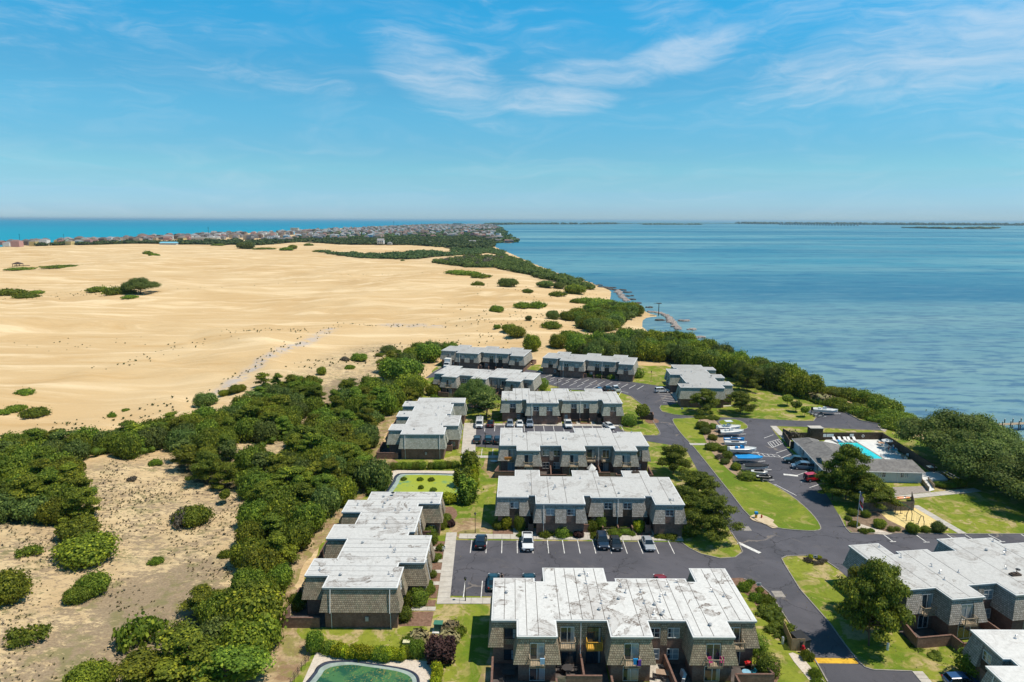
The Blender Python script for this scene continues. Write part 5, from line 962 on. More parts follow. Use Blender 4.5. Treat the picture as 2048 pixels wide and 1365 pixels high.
def apartments(label, org, ang, flip=False, shg=None, roof=None, seam=1.45, ent=None, pat=None, vents=10, ent_detail=True, pat_detail=True, length=33.2, brick=None, seed=0, z0=0.0, walls=True, endpipes=(0, 1)):
    rnd = random.Random(seed + 5); shg = shg or M_SHG_GREY; brick = brick or M_BRICK; ent = ent or ENT; pat = pat or PAT
    root = thing('apartment_building', label, 'apartment building', (org[0], org[1], z0), ang)
    sv = -1 if flip else 1
    F = lambda pts: [(p[0], sv * p[1]) for p in pts]
    outl = []
    for u0, u1, v in ent: outl += [(u0, v), (u1, v)]
    for u0, u1, v in reversed(pat): outl += [(u1, v), (u0, v)]
    def solid(name, pts, a, b, mat, cap=True, bottom=False):
        m = MB(); tr = tessellate_polygon([[Vector((p[0], p[1], 0)) for p in pts]]); m.prism(F(pts), a, b, cap=False)
        if cap: m.add([(p[0], sv * p[1], b) for p in pts], [tuple(t) for t in tr])
        if bottom: m.add([(p[0], sv * p[1], a) for p in pts], [tuple(t) for t in tr])
        return m.build(name, mat, root, recalc=True)
    solid('brick_wall', outl, 0, 2.74, brick, False); solid('upper_wall', outl, 2.74, ZT, shg, False, True)
    fo = offset_poly(outl, .16); solid('fascia', fo, ZT - .02, ZT + .2, M_FASCIA, True, True)
    fo2 = offset_poly(outl, .20); solid('roof_edge', fo2, ZT + .2, ZT + .29, M_WHITE, True, True)
    # roof membrane laid in strips
    bp = sorted({round(x, 3) for a in ent + pat for x in a[:2]}); strips = []
    cuts = [seam * i for i in range(int(length / seam) + 1)] if seam else []
    cuts = [c for c in cuts if all(abs(c - b) > .2 for b in bp)]
    allu = sorted(set(bp) | set(cuts))
    def vat(prof, u):
        for a in prof:
            if a[0] <= u <= a[1]: return a[2]
    for a, b in zip(allu[:-1], allu[1:]):
        m_ = (a + b) / 2; vf, vb = vat(ent, m_), vat(pat, m_); g0 = .04 if (a in cuts) else 0; g1 = .04 if (b in cuts) else 0
        strips.append((a + g0, b - g1, vf, vb))
    if seam:
        for a, b, vf, vb in strips:
            j = rnd.uniform(0, .012); m = MB(); m.box(a, b, min(sv * vf, sv * vb), max(sv * vf, sv * vb), ZT + .26, ZT + .345 + j); m.build('roof_strip', roof, root)
    else:
        m = MB()
        for a, b, vf, vb in strips: m.box(a, b, min(sv * vf, sv * vb), max(sv * vf, sv * vb), ZT + .26, ZT + .32)
        m.build('roof_membrane', roof, root)
    # dark seam bed is the white roof edge cap below: give it its own dark sheet
    if seam: solid('seam_bed', offset_poly(outl, -.01), ZT + .255, ZT + .330, M_SEAM)
    for i in range(vents):
        u = rnd.uniform(.8, length - .8); vf, vb = vat(ent, u), vat(pat, u); v = rnd.uniform(vf + .8, vb - .8)
        mkobj('vent_pipe', VM[rnd.choice((0, 1, 1, 1, 2))], root, (u, sv * v, ZT + .31), rnd.uniform(0, 6.28), 1.25)
    # mansard skirts
    def skirt(P0, Q0, nrm, f0, f1, d=.62, name='mansard', za=ZM, zb=ZB):
        P0 = Vector(P0); Q0 = Vector(Q0); n = Vector(nrm); e = (Q0 - P0).normalized(); A = P0 + n * .02; B_ = Q0 + n * .02
        a2 = P0 + n * d - e * (d if f0 else 0); b2 = Q0 + n * d + e * (d if f1 else 0)
        vs = [(A.x, A.y, za), (B_.x, B_.y, za), (a2.x, a2.y, zb), (b2.x, b2.y, zb), (A.x, A.y, zb), (B_.x, B_.y, zb)]
        ve = [(P0 + n * .14), (Q0 + n * .14)]
        m = MB(); m.add([(x, sv * y, z) for x, y, z in vs], [(0, 2, 3, 1), (2, 4, 5, 3), (0, 4, 2), (1, 3, 5)])
        return m.build(name, shg, root, recalc=True)
    def seg_face(a, b, v, sgn, niches, cv0, cv1):
        """front (sgn -1) or back (+1) face of one bay with window niches cut from its skirt"""
        x = a; first = True
        for (n0, n1) in niches + [(b, b)]:
            if n0 - x > .05: skirt((x, v), (n0, v), (0, sgn), first and cv0, (n0 == b) and cv1)
            x = n1; first = False
    def rzw(sgn): return 0.0 if (sgn * sv) < 0 else math.pi
    def W(u, v, z, w, h, sgn, kind='white', name='window'): return add_window(root, u, sv * (v + sgn * .012), z, w, h, rzw(sgn), kind, name)
    def pipe(u, v, sgn, split=True):
        m = MB(); y = sv * v; s = sgn * sv
        m.path([(u, y + s * .16, ZT), (u, y + s * .72, ZB - .05)], .055, 6); m.path([(u, y + s * .10, ZB + .02), (u, y + s * .10, 0.05)], .05, 6); m.build('downpipe', M_WHITE, root)
    # entrance side
    EN = {0: [(2.1, 3.9)], 2: [(8.6, 10.3), (12.3, 14.0)], 4: [(19.3, 21.0), (22.8, 24.5)], 6: [(29.9, 31.6)]} if ent_detail is True else (ent_detail or {})
    for i, (a, b, v) in enumerate(ent):
        L = ent[i - 1][2] if i else 1e9; Rr = ent[i + 1][2] if i < len(ent) - 1 else 1e9
        if v < .5 or (len(ent) != 7): seg_face(a, b, v, -1, EN.get(i, []), L > v, Rr > v)
        for (n0, n1) in EN.get(i, []):
            c = (n0 + n1) / 2; W(c, v, 3.95, 1.45, 1.25, -1)
            if v < -1: m = MB(); m.box(n0 + .03, n1 - .03, min(sv * (v - .02), sv * (v - .09)), max(sv * (v - .02), sv * (v - .09)), 2.7, 3.88); m.build('brick_panel', brick, root)
            else: m = MB(); m.box(n0 + .03, n1 - .03, min(sv * (v - .02), sv * (v - .09)), max(sv * (v - .02), sv * (v - .09)), 2.7, 3.88); m.build('wood_panel', M_DARKWOOD, root)
        if v > .5 and len(ent) == 7:
            m = MB(); y = sv * (v - .04); m.box((a + b) / 2 - .45, (a + b) / 2 + .45, min(y, y + sv * .03), max(y, y + sv * .03), .1, 2.15); m.build('door', M_DOOR, root)
            m = MB(); m.box(a + .05, b - .05, min(sv * (v - .12), sv * v), max(sv * (v - .12), sv * v), 2.3, 2.5); m.build('lintel', M_DARKWOOD, root)
            if walls: m = MB(); m.box(a + .1, a + 1.1, min(sv * (-1.5), sv * (-1.3)), max(sv * (-1.5), sv * (-1.3)), 0, 1.55); m.box(a + .1, a + .3, min(sv * -1.3, sv * .88), max(sv * -1.3, sv * .88), 0, 1.55); m.build('screen_wall', brick, root)
        if i == 4 and len(ent) == 7:
            m = MB(); m.box(19.2, 24.6, min(sv * -.03, sv * -.06), max(sv * -.03, sv * -.06), .15, 2.6); m.build('porch_shade_panel', M_DOOR, root)  # flat dark panel on the wall, its colour stands in for porch shade
            for q in (19.0, 21.8, 24.4): m = MB(); m.box(q, q + .22, min(sv * -1.6, sv * -.08), max(sv * -1.6, sv * -.08), 0, 1.1); m.build('porch_wall', brick, root)
            for q in (19.3, 22.1):
                m = MB(); m.box(q, q + 1.9, min(sv * -1.62, sv * -1.52), max(sv * -1.62, sv * -1.52), .95, 1.08)
                for t in range(7): m.box(q + .05 + t * .29, q + .11 + t * .29, min(sv * -1.60, sv * -1.54), max(sv * -1.60, sv * -1.54), .1, .95)
                m.build('railing', M_DARKWOOD, root)
    if ent_detail is True:
        pipe(8.25, -2.9, -1); pipe(21.9, 0, -1)
        for u, v in ((4.6, 0), (18.0, 0)): W(u, v, .9, .8, 1.1, -1)
    # end walls and bay flanks
    for prof, sgn in ((ent, -1), (pat, 1)):
        for i in range(len(prof) - 1):
            (a0, a1, v0), (b0, b1, v1) = prof[i], prof[i + 1]
            if abs(v0 - v1) < 1: continue
            out0 = (v0 - v1) * sgn > 0                   # the left column stands further out
            vo, vi = (v0, v1) if out0 else (v1, v0); nx = 1 if out0 else -1
            vi2 = vi + (0 if abs(vi - .9) > .01 else -.0)
            skirt((a1, vi2), (a1, vo), (nx, 0), False, True, name='mansard')
    for u, nx in ((0, -1), (length, 1)):
        vf, vb = vat(ent, u), vat(pat, u); skirt((u, vf), (u, vb), (nx, 0), True, True)
        for k in range(2):
            vv = vf + (.9 if k == 0 else (vb - vf) - .9); m = MB()
            if (0 if nx < 0 else 1) in endpipes:
                m.path([(u + nx * .18, sv * vv, ZT), (u + nx * .74, sv * vv, ZB - .05)], .06, 6); m.path([(u + nx * .10, sv * vv, ZB), (u + nx * .10, sv * vv, .05)], .05, 6); m.build('downpipe', M_WHITE, root)
        m = MB(); vv = sv * (vf + (vb - vf) * .42); m.box(min(u, u + nx * .12), max(u, u + nx * .12), vv - .22, vv + .22, 1.1, 1.75); m.build('meter_box', M_FASCIA, root)
    # patio side
    def balcony(u, v, w=1.9, d=1.15, wood=None, pick=True):
        wd = wood or M_WOOD; y0, y1 = sorted((sv * v, sv * (v + d))); yo = sv * (v + d)
        m = MB(); m.box(u - w / 2, u + w / 2, y0, y1, 2.72, 2.86); m.box(u - w / 2, u + w / 2, min(yo, yo - sv * .1), max(yo, yo - sv * .1), 2.62, 2.80)
        fl = m.build('balcony', wd, root); m = MB()
        m.box(u - w / 2, u + w / 2, min(yo, yo - sv * .08), max(yo, yo - sv * .08), 3.74, 3.82)
        for s in (-1, 1): x = u + s * (w / 2 - .04); m.box(x - .04, x + .04, y0, y1, 3.74, 3.82); m.box(x - .045, x + .045, min(yo, yo - sv * .09), max(yo, yo - sv * .09), 2.86, 3.74)
        for t in range(9): x = u - w / 2 + .12 + t * (w - .24) / 8; m.box(x - .022, x + .022, min(yo - sv * .02, yo - sv * .06), max(yo - sv * .02, yo - sv * .06), 2.86, 3.74)
        for s in (-1, 1):
            for t in range(4): yy = y0 + .15 + t * (d - .3) / 3; x = u + s * (w / 2 - .04); m.box(x - .02, x + .02, yy - .02, yy + .02, 2.86, 3.74)
        mkobj('railing', m.mesh('railing', wd), fl); return fl
    PNI = {1: [(4.6, 6.5)], 3: [(16.1, 18.0)], 5: [(26.2, 28.1)]}
    if pat_detail:
        mp = (lambda u: u) if pat is PAT else (lambda u: u)
        for i, (a, b, v) in enumerate(pat):
            bay = v > 11.5
            L = pat[i - 1][2] if i else -1e9; Rr = pat[i + 1][2] if i < len(pat) - 1 else -1e9
            if bay:
                c = (a + b) / 2; ni = [(c - .95, c + .95)]; seg_face(a, b, v, 1, ni, True, True)
                W(c, v, 2.95, 1.75, 2.3, 1, 'white_slide', 'sliding_door'); balcony(c, v); W(c, v, .15, 1.9, 2.05, 1, 'white_slide', 'sliding_door')
            elif i == 0:
                seg_face(a, b, v, 1, [(1.35, b)], True, False); W(2.25, v, 3.55, 1.6, 1.45, 1, 'dark'); W(2.2, v, .6, 1.6, 1.45, 1, 'dark')
            elif i == 2:
                W(a + 1.65, v, 2.95, 1.75, 2.3, 1, 'white_slide', 'sliding_door'); balcony(a + 1.65, v, 2.0); W(a + 5.05, v, 2.95, 1.75, 2.3, 1, 'dark_slide', 'sliding_door'); balcony(a + 5.05, v, 2.0, wood=M_NEWWOOD if seed == 1 else None)
                W(a + 1.9, v, .15, 1.9, 2.05, 1, 'dark_slide', 'sliding_door'); W(a + 5.0, v, .15, 1.9, 2.05, 1, 'dark_slide', 'sliding_door')
                m = MB(); m.path([(a + 3.35, sv * (v + .1), ZT), (a + 3.35, sv * (v + .1), .1)], .06, 6); m.build('downpipe', M_WHITE, root)
            elif i == 4:
                for cu in (a + 1.1, a + 3.55): W(cu, v, 3.75, 1.5, 1.4, 1); W(cu, v, .75, 1.5, 1.5, 1)
                m = MB(); y = sorted((sv * v, sv * (v + .10))); m.box(a + 1.9, a + 2.75, y[0], y[1], 2.75, 5.7); m.build('shake_panel', shg, root)
                m = MB(); m.box(a + .1, b - .1, *sorted((sv * (v + .01), sv * (v + .05))), 2.45, 3.6); m.build('brick_panel', brick, root)
            else:
                seg_face(a, b, v, 1, [(a, a + 2.1)], False, True); W(a + 1.15, v, 2.95, 1.6, 2.3, 1, 'white_slide', 'sliding_door'); balcony(a + 1.35, v, 2.0); W(a + 1.4, v, .15, 1.5, 2.05, 1, 'white_slide', 'sliding_door')
        # patios: low brick walls, caps, wooden gates and slabs
        if walls:
            def pw(a, b, h=1.55, mat=None, name='patio_wall', t=.2):
                a = Vector(a); b = Vector(b); d = (b - a).normalized(); q = Vector((-d.y, d.x)) * t / 2; m = MB(); m.prism([(p.x, sv * p.y) for p in (a - q, b - q, b + q, a + q)], 0, h); o = m.build(name, mat or brick, root, recalc=True)
                if name == 'patio_wall':
                    q2 = q * 1.25; m = MB(); m.prism([(p.x, sv * p.y) for p in (a - q2, b - q2, b + q2, a + q2)], h, h + .06, bottom=True); mkobj('wall_cap', m.mesh('wall_cap', M_CAP), o)
                return o
            bays = [(a, b) for a, b, v in pat if v > 11.5]; y1 = 15.9; yr = 14.0
            (a1, b1), (a2, b2), (a3, b3) = bays
            pw((.0, 10.8), (.0, y1)); pw((.0, y1), (a1 - .4, y1)); pw((a1 + .9, y1), (b1, y1)); pw((b1, y1), (b1, 14.9))
            for g0, g1, yy in ((a1 - .35, a1 + .85, y1), (b1 + .1, b1 + 1.2, yr + .4), (a2 + 3.0, a2 + 4.1, y1), (a3 + .4, a3 + 1.6, y1)): 
                g = thing('g', None, None); bpy.data.objects.remove(g); gm = MB(); n = 8
                for t in range(n): x0 = g0 + (g1 - g0) * t / n; gm.box(x0 + .012, x0 + (g1 - g0) / n - .012, min(sv * yy, sv * yy + .04), max(sv * yy, sv * yy + .04), .08, 1.45)
                gm.box(g0, g1, sv * yy - .04, sv * yy - .001, .35, .45); gm.box(g0, g1, sv * yy - .04, sv * yy - .001, 1.15, 1.25); gm.build('gate', M_WOOD, root)
            pw((b1 + 1.25, yr + .4), (a2 - 1.2, yr + .4)); pw(((b1 + a2) / 2, 10.2), ((b1 + a2) / 2, yr + .25)); pw((a2 - 1.15, yr + .4), (a2 - 1.15, y1)) if False else None
            pw((a2 - .1, 14.4), (a2 - .1, y1)); pw((a2 - .1, y1), (a2 + 2.95, y1)); pw((a2 + 4.15, y1), (a3 + .3, y1)); pw(((b2 + a3) / 2 - .1, 10.2), ((b2 + a3) / 2 + .1, y1 - .12))
            pw((a3 + 1.65, y1), (b3 + .3, y1)); pw((b3 + .3, y1), (b3 + .3, 14.0)); pw((b3 + .3, 14.0), (length + 1.2, 14.0)); pw((length + 1.2, 14.0), (length + .4, 10.6))
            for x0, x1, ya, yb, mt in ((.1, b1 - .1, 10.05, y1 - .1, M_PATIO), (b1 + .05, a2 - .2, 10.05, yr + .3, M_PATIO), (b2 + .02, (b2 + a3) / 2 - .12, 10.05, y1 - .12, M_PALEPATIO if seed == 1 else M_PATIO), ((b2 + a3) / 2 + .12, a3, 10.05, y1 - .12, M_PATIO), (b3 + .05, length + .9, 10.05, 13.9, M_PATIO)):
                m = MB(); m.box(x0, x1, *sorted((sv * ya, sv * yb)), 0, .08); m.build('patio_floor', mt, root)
    return root
M_CAP = flat('brick_cap', (.17, .098, .075), .9, var=.2)
R_WHITE = m_roof('roof_membrane_bright', .60, .95, 0); R_MID = m_roof('roof_membrane_white', .48, .55, 30); R_LEFT = m_roof('roof_membrane_worn', .52, .9, 60)
R_GREY = m_roof('roof_membrane_grey', .38, .45, 90); R_CORNER = m_roof('roof_membrane_clean', .60, .25, 120)
ROTE = lambda prof_from: None
def rot_profiles():   # the block turned by 180 degrees keeps the same plan
    return ENT, PAT
PAT_E = PAT
A_ = apartments('nearest flat roofed block with seamed white roof, balconies and brick patios, bottom centre', (-2.3, 88.9), 0, True, M_SHG_BROWN, R_WHITE, 1.42, vents=26, seed=1, endpipes=())
C_ = apartments('second block from the front, brick ground floor with clipped shrubs, facing the cars', (-2.45, 117.9), R(-.5), False, M_SHG_GREY, R_MID, 3.1, vents=15, seed=2, endpipes=())
B_ = apartments('long block left of the parking lot, end wall with grey shake skirt facing the camera', (-15.8, 86.55), R(90), False, M_SHG_BROWN, R_LEFT, 1.42, vents=24, seed=3, brick=M_BRICK2)
D_ = apartments('long block behind the algae pond with a pale green skirt on its end wall', (-16.1, 154.7), R(90), False, M_SHG_PALE, R_MID, 0, vents=9, seed=4)
E_B = apartments('third block from the front, back patios with pale skirts and an orange towel', (30.7, 156.8), R(180), False, M_SHG_SAND, R_MID, 3.4, vents=10, seed=5, endpipes=())
F_ = apartments('fourth block from the front, pale green skirts above a row of parked cars', (-2.7, 185.8), 0, False, M_SHG_PALE, R_MID, 1.9, vents=12, seed=6, endpipes=())
G_ = apartments('block with wooden balconies half hidden by a broad tree, upper left', (9.3, 220.2), R(180 - 15.5), False, M_SHG_SAND, R_MID, 3.0, vents=6, seed=7, endpipes=())
H_ = apartments('farthest block, by the dune edge at the upper left', (-27.2, 259.6), R(-14.3), False, M_SHG_SAND, R_GREY, 0, vents=6, seed=8, endpipes=())
I_ = apartments('farthest block in front of the coast wood, long side facing the stalls', (11.4, 246.0), R(-16.0), False, M_SHG_SAND, R_GREY, 0, vents=6, seed=9, endpipes=())
J_ = apartments('stepped grey roofed block by the sound behind two bushy pines', (56.0, 234.4), R(-93), False, M_SHG_PALE, R_GREY, 0, vents=8, seed=10, endpipes=(), walls=False)
ENT_K = [(0, 4.7, -2.8), (4.7, 6.0, .9), (6.0, 10.9, 0), (10.9, 15.3, 1.0), (15.3, 19.9, -2.9), (19.9, 24.0, -2.2), (24.0, 33.2, 0)]
# block K is seen from its patio side: u runs from its right end
ENT_KR = [(33.2 - b, 33.2 - a, v) for a, b, v in reversed(ENT_K)]; PAT_K = [(0, 2.7, 10), (2.7, 8.3, 13.2), (8.3, 14.2, 10), (14.2, 19.6, 13.2), (19.6, 24.4, 10), (24.4, 29.0, 13.0), (29.0, 33.2, 10)]
ka = R(8.0); K_o = (54.6 + 33.2 * math.cos(ka) - 10 * math.sin(ka) - .0, 86.5 + 33.2 * math.sin(ka) + 10 * math.cos(ka))
K_ = apartments('lower right block behind the tall pine, white roof running out of the frame', K_o, ka + math.pi, False, M_SHG_GREY, R_MID, 3.3, ent=ENT_KR, pat=PAT_K, vents=14, seed=11, ent_detail={}, endpipes=())
L_ = apartments('corner block cut by the bottom right corner, clean white roof', (57.1, 76.9), R(-90), False, M_SHG_GREY, R_CORNER, 0, vents=6, seed=12, endpipes=(), pat_detail=True, walls=False)
# extra windows in end walls
def endwin(root, u, v, z, w, h, rz): add_window(root, u, v, z, w, h, rz)
endwin(B_, 7.02 - .02, -1.6, .9, .9, 1.1, -math.pi / 2); endwin(B_, 28.28, -1.6, .9, .9, 1.1, -math.pi / 2); endwin(D_, 6.98, -1.6, .9, .9, 1.1, -math.pi / 2)
m = MB(); m.tube((0, 0, 0), (0, 0, .5), .05); m.ball((0, -.12, .55), .34, 10, 6, sz=.35); DISH = m.mesh('satellite_dish', M_METAL)
def rooftop(name, root, cat, label, mesh, p, rz=0): o = mkobj(name, mesh, None, p, rz); return tag(o, label, cat)
rooftop('satellite_dish', None, 'satellite dish', 'dark satellite dish at the far edge of the long left roof', DISH, (*un(786, 991, 6.25), 6.25)); rooftop('satellite_dish', None, 'satellite dish', 'dark satellite dish on the roof by the sound', DISH, (*un(1422, 755, 6.25), 6.25)); rooftop('satellite_dish', None, 'satellite dish', 'dark satellite dish on the lower right white roof', DISH, (*un(2033, 1146, 6.25), 6.25), 1); rooftop('satellite_dish', None, 'satellite dish', 'dark satellite dish on the far left corner of the algae pond block roof', DISH, (*un(816, 805, 6.25), 6.25), 1)
m = MB(); m.box(-.75, .75, -.35, .35, 0, .25); m.box(-.55, -.1, -.25, .25, .25, .38); m.box(.1, .55, -.25, .25, .25, .38); HV = m.mesh('skylight', M_DARKWOOD)
for (x, y), lb in (((2030, 1151), 'dark double skylight beside the dish, lower right roof'), ((1271, 946), 'dark double skylight at the back of the second block roof')): rooftop('skylight', None, 'skylight', lb, HV, (*un(x, y, 6.25), 6.25), .15)
# ------------------------------------------------------------------ vehicles
def paint(c, name='car_paint'):
    key = ('paint', c)
    if key not in MC:
        m, nt, b = new_mat(name); n = noise(nt, posn(nt, True), 2.0, 4); setc(nt, b, mixc(nt, sstep(nt, n, .3, .7), tuple(x * .93 for x in c), c))
        b.inputs['Roughness'].default_value = .28; b.inputs['Coat Weight'].default_value = .6; b.inputs['Coat Roughness'].default_value = .06; b.inputs['Specular IOR Level'].default_value = .5; MC[key] = m
    return MC[key]
M_CGLASS, _nt, _b = new_mat('car_glass'); _b.inputs['Base Color'].default_value = (.012, .018, .022, 1); _b.inputs['Roughness'].default_value = .05; _b.inputs['Specular IOR Level'].default_value = .9
M_HEAD = flat('headlight', (.75, .76, .78), .2, spec=.8, var=.03); M_TAIL = flat('tail_light', (.42, .012, .01), .3, spec=.6, var=.05); M_PLATE = flat('number_plate', (.55, .57, .60), .5)
def wheel_data():
    t = MB(); n = 16
    for r0, r1, y0, y1 in ((.33, .33, -.1, .1),): t.tube((0, -.1, 0), (0, .1, 0), .33, n)
    r = MB(); r.tube((0, -.112, 0), (0, .112, 0), .20, 10)
    for k in range(5): a = k * 2 * math.pi / 5; r.tube((0, -.115, 0), (.19 * math.cos(a), -.115, .19 * math.sin(a)), .025, 4)
    return t.mesh('tyre', M_BLACK), r.mesh('rim', M_CHROME)
TYRE, RIM = wheel_data()
def add_wheels(root, xs, ys, z=.33, s=1.0):
    for x in xs:
        for y in ys: w = mkobj('wheel', TYRE, root, (x, y, z * s), scale=s, rz=0 if y < 0 else math.pi); mkobj('rim', RIM, w)
def ring(x, w, zb, zt, chamf=.12, top=.80):
    """one body cross-section at station x (x forward), half width w"""
    zm = zb + (zt - zb) * .55
    return [(x, -w * .92, zb), (x, -w, zb + .12), (x, -w, zm), (x, -w * .96, zt - .05), (x, -w * top, zt), (x, w * top, zt), (x, w * .96, zt - .05), (x, w, zm), (x, w, zb + .12), (x, w * .92, zb)]
CARS = {  # length profile: body stations (x, half width, bottom, top), cabin: (x, w, z) lower to roof
 'sedan': dict(L=4.75, body=[(-2.36, .70, .42, .82), (-2.22, .86, .28, .94), (-1.6, .92, .24, .98), (-.6, .93, .22, .96), (.6, .93, .22, .95), (1.4, .92, .24, .90), (2.05, .86, .26, .80), (2.36, .66, .36, .66)], cab=[(-1.85, .70, .97), (-1.05, .62, 1.40), (.05, .62, 1.44), (.35, .63, 1.40), (1.15, .72, .95)], wx=(-1.45, 1.42), hb=.95),
 'hatch': dict(L=4.3, body=[(-2.12, .74, .42, .92), (-2.02, .86, .28, 1.0), (-1.4, .90, .24, 1.0), (0, .90, .22, .98), (1.2, .90, .24, .94), (1.85, .84, .26, .82), (2.12, .66, .36, .68)], cab=[(-2.02, .74, 1.0), (-1.7, .66, 1.45), (-.2, .66, 1.52), (.2, .66, 1.48), (1.1, .76, .98)], wx=(-1.35, 1.35), hb=1.0),
 'suv': dict(L=4.8, body=[(-2.38, .80, .46, 1.02), (-2.28, .92, .34, 1.12), (-1.5, .96, .30, 1.12), (0, .96, .28, 1.10), (1.2, .96, .30, 1.08), (2.05, .90, .34, .98), (2.38, .74, .42, .80)], cab=[(-2.30, .84, 1.12), (-2.05, .74, 1.68), (-.2, .74, 1.74), (.25, .74, 1.70), (1.05, .84, 1.10)], wx=(-1.45, 1.45), hb=1.12),
 'minivan': dict(L=5.1, body=[(-2.52, .82, .42, 1.02), (-2.44, .94, .30, 1.08), (-1.5, .98, .26, 1.08), (0, .98, .25, 1.06), (1.3, .97, .27, 1.02), (2.2, .90, .30, .90), (2.52, .72, .38, .74)], cab=[(-2.45, .86, 1.08), (-2.2, .76, 1.68), (0, .78, 1.76), (.6, .76, 1.70), (1.75, .84, 1.0)], wx=(-1.5, 1.55), hb=1.08),
 'pickup': dict(L=5.8, body=[(-2.86, .86, .52, 1.10), (-2.80, .97, .42, 1.14), (-1.5, 1.0, .38, 1.14), (0, 1.0, .36, 1.14), (1.5, 1.0, .38, 1.12), (2.55, .96, .42, 1.04), (2.86, .82, .48, .90)], cab=[(-.92, .86, 1.14), (-.75, .76, 1.78), (.45, .76, 1.84), (.75, .76, 1.78), (1.45, .88, 1.14)], wx=(-1.85, 1.85), hb=1.14, bed=(-2.72, -1.0)),
 'van': dict(L=5.6, body=[(-2.76, .92, .45, 1.20), (-2.72, 1.0, .32, 1.25), (-1.5, 1.0, .30, 1.25), (0, 1.0, .30, 1.25), (1.6, 1.0, .32, 1.22), (2.5, .94, .36, 1.12), (2.76, .80, .42, .95)], cab=[(-2.72, .96, 1.25), (-2.66, .90, 2.05), (.8, .90, 2.08), (1.2, .88, 2.0), (2.2, .92, 1.22)], wx=(-1.7, 1.75), hb=1.25, closed=True),
 'jeep': dict(L=4.2, body=[(-2.0, .74, .50, 1.15), (-1.95, .80, .42, 1.20), (-1.0, .80, .40, 1.20), (.6, .80, .40, 1.18), (.75, .72, .42, 1.16), (1.9, .66, .46, 1.10), (1.98, .62, .50, 1.05)], cab=[(-1.93, .78, 1.2), (-1.88, .74, 1.78), (.2, .74, 1.82), (.35, .74, 1.78), (.62, .76, 1.2)], wx=(-1.3, 1.4), hb=1.2, jeep=True),
}
def car(kind, col, px, py, heading, label, cat='car', z=Z_ASPH, name='parked_car', roof=None):
    """heading in degrees: 0 = nose towards +X, 90 = away from the camera, -90 = towards it"""
    d = CARS[kind]; p = Gz(px, py, z); root = thing(name, label, cat, p, R(heading)); pm = paint(col)
    m = MB(); m.loft([ring(*s) for s in d['body']]); m.build('body', pm, root, smooth=False, recalc=True)
    cab = d['cab']; hb = d['hb']; (xr, wr, _), (xa, wa, za), (xb, wb, zb), (xc, wc, zc), (xf, wf, zf) = cab
    g = MB(); lo = [(x, w) for x, w in ((xr, wr), (xa, wr), (xb, wf), (xc, wf), (xf, wf))]
    rings = []
    for (x, w, zt), in zip([(xr, wr, hb + .02), ]): pass
    def cr(x, wl, wt, zt): return [(x, -wl, hb - .03), (x, -wt, zt), (x, wt, zt), (x, wl, hb - .03)]
    g.loft([cr(xr, wr, wr * .98, hb), cr(xa, wr + .02, wa, za - .03), cr(xb, (wr + wf) / 2 + .02, wb, zb - .03), cr(xc, wf + .02, wc, zc - .03), cr(xf, wf, wf * .98, zf if zf < hb else hb)])
    gl = g.build('windows', M_CGLASS if not d.get('closed') else pm, root, recalc=True)
    if d.get('closed'):
        w = MB(); w.add([(xc + .12, -wc * .88, zc - .12), (xc + .12, wc * .88, zc - .12), (xf - .1, wf * .92, hb + .1), (xf - .1, -wf * .92, hb + .1)], [(0, 1, 2, 3)])
        for p_ in w.v: pass
        w.v = [(x + .03, y, zz + .03) for x, y, zz in w.v]; w.build('windscreen', M_CGLASS, root)
        w = MB(); w.box(xa - .08, xa - .04, -.7, .7, 1.45, 1.9); w.build('rear_window', M_CGLASS, root)
    # roof panel and pillars
    t = MB(); rp = [(xa, wa), (xb, wb), (xc, wc)]
    t.loft([[(x, -w - .01, zz - .05), (x, -w * .86, zz + .01), (x, w * .86, zz + .01), (x, w + .01, zz - .05)] for (x, w), zz in zip([(xa - .06, wa), (xb, wb), (xc + .05, wc)], (za, zb, zc))])
    t.build('roof', paint(roof) if roof else pm, root, recalc=True)
    t = MB()
    for s in (-1, 1):
        t.tube((xf - .04, s * wf * .97, hb - .02), (xc, s * (wc + .0), zc - .03), .035, 4); t.tube((xr + .03, s * wr * .97, hb - .02), (xa, s * (wa + .0), za - .03), .05, 4)
        xm = (xa + xc) / 2 + .1; t.tube((xm, s * ((wr + wf) / 2 + .02), hb - .02), (xm, s * (wb + .01), zb - .04), .03, 4)
    t.build('pillars', pm, root)
    xn = d['body'][-1][0]; xt = d['body'][0][0]; wN = d['body'][-1][1]; zN = d['body'][-1][3]
    for s in (-1, 1):
        h = MB(); h.box(xn - .20, xn - .02, s * (wN + .06) - .14, s * (wN + .06) + .14, zN - .13, zN + .02); h.build('headlight', M_HEAD, root)
        h = MB(); h.box(xt - .015, xt + .12, s * (d['body'][0][1] - .03) - .1, s * (d['body'][0][1] - .03) + .1, hb - .30, hb - .06); h.build('tail_light', M_TAIL, root)
        h = MB(); h.box(xf - .35, xf - .15, s * (wf + .12) - .1, s * (wf + .12) + .1, hb, hb + .16); h.build('mirror', pm, root)
    g = MB(); g.box(xn - .01, xn + .02, -.42, .42, .42, zN - .12); g.build('grille', M_METAL, root)
    g = MB(); g.box(xt - .03, xt - .01, -.26, .26, .60, .72); g.box(xn + .02, xn + .035, -.2, .2, .40, .50); g.build('number_plate', M_PLATE, root)
    if 'bed' in d:
        b0, b1 = d['bed']; g = MB(); g.box(b0, b1, -.78, .78, hb - .05, hb + .012); g.build('bed_liner', M_BLACK, root)
        g = MB(); g.box(b0 - .1, b0 - .02, -.86, .86, hb - .02, hb + .09); g.box(b0, b1, .80, .94, hb - .02, hb + .09); g.box(b0, b1, -.94, -.80, hb - .02, hb + .09); g.build('bed_rail', pm, root)
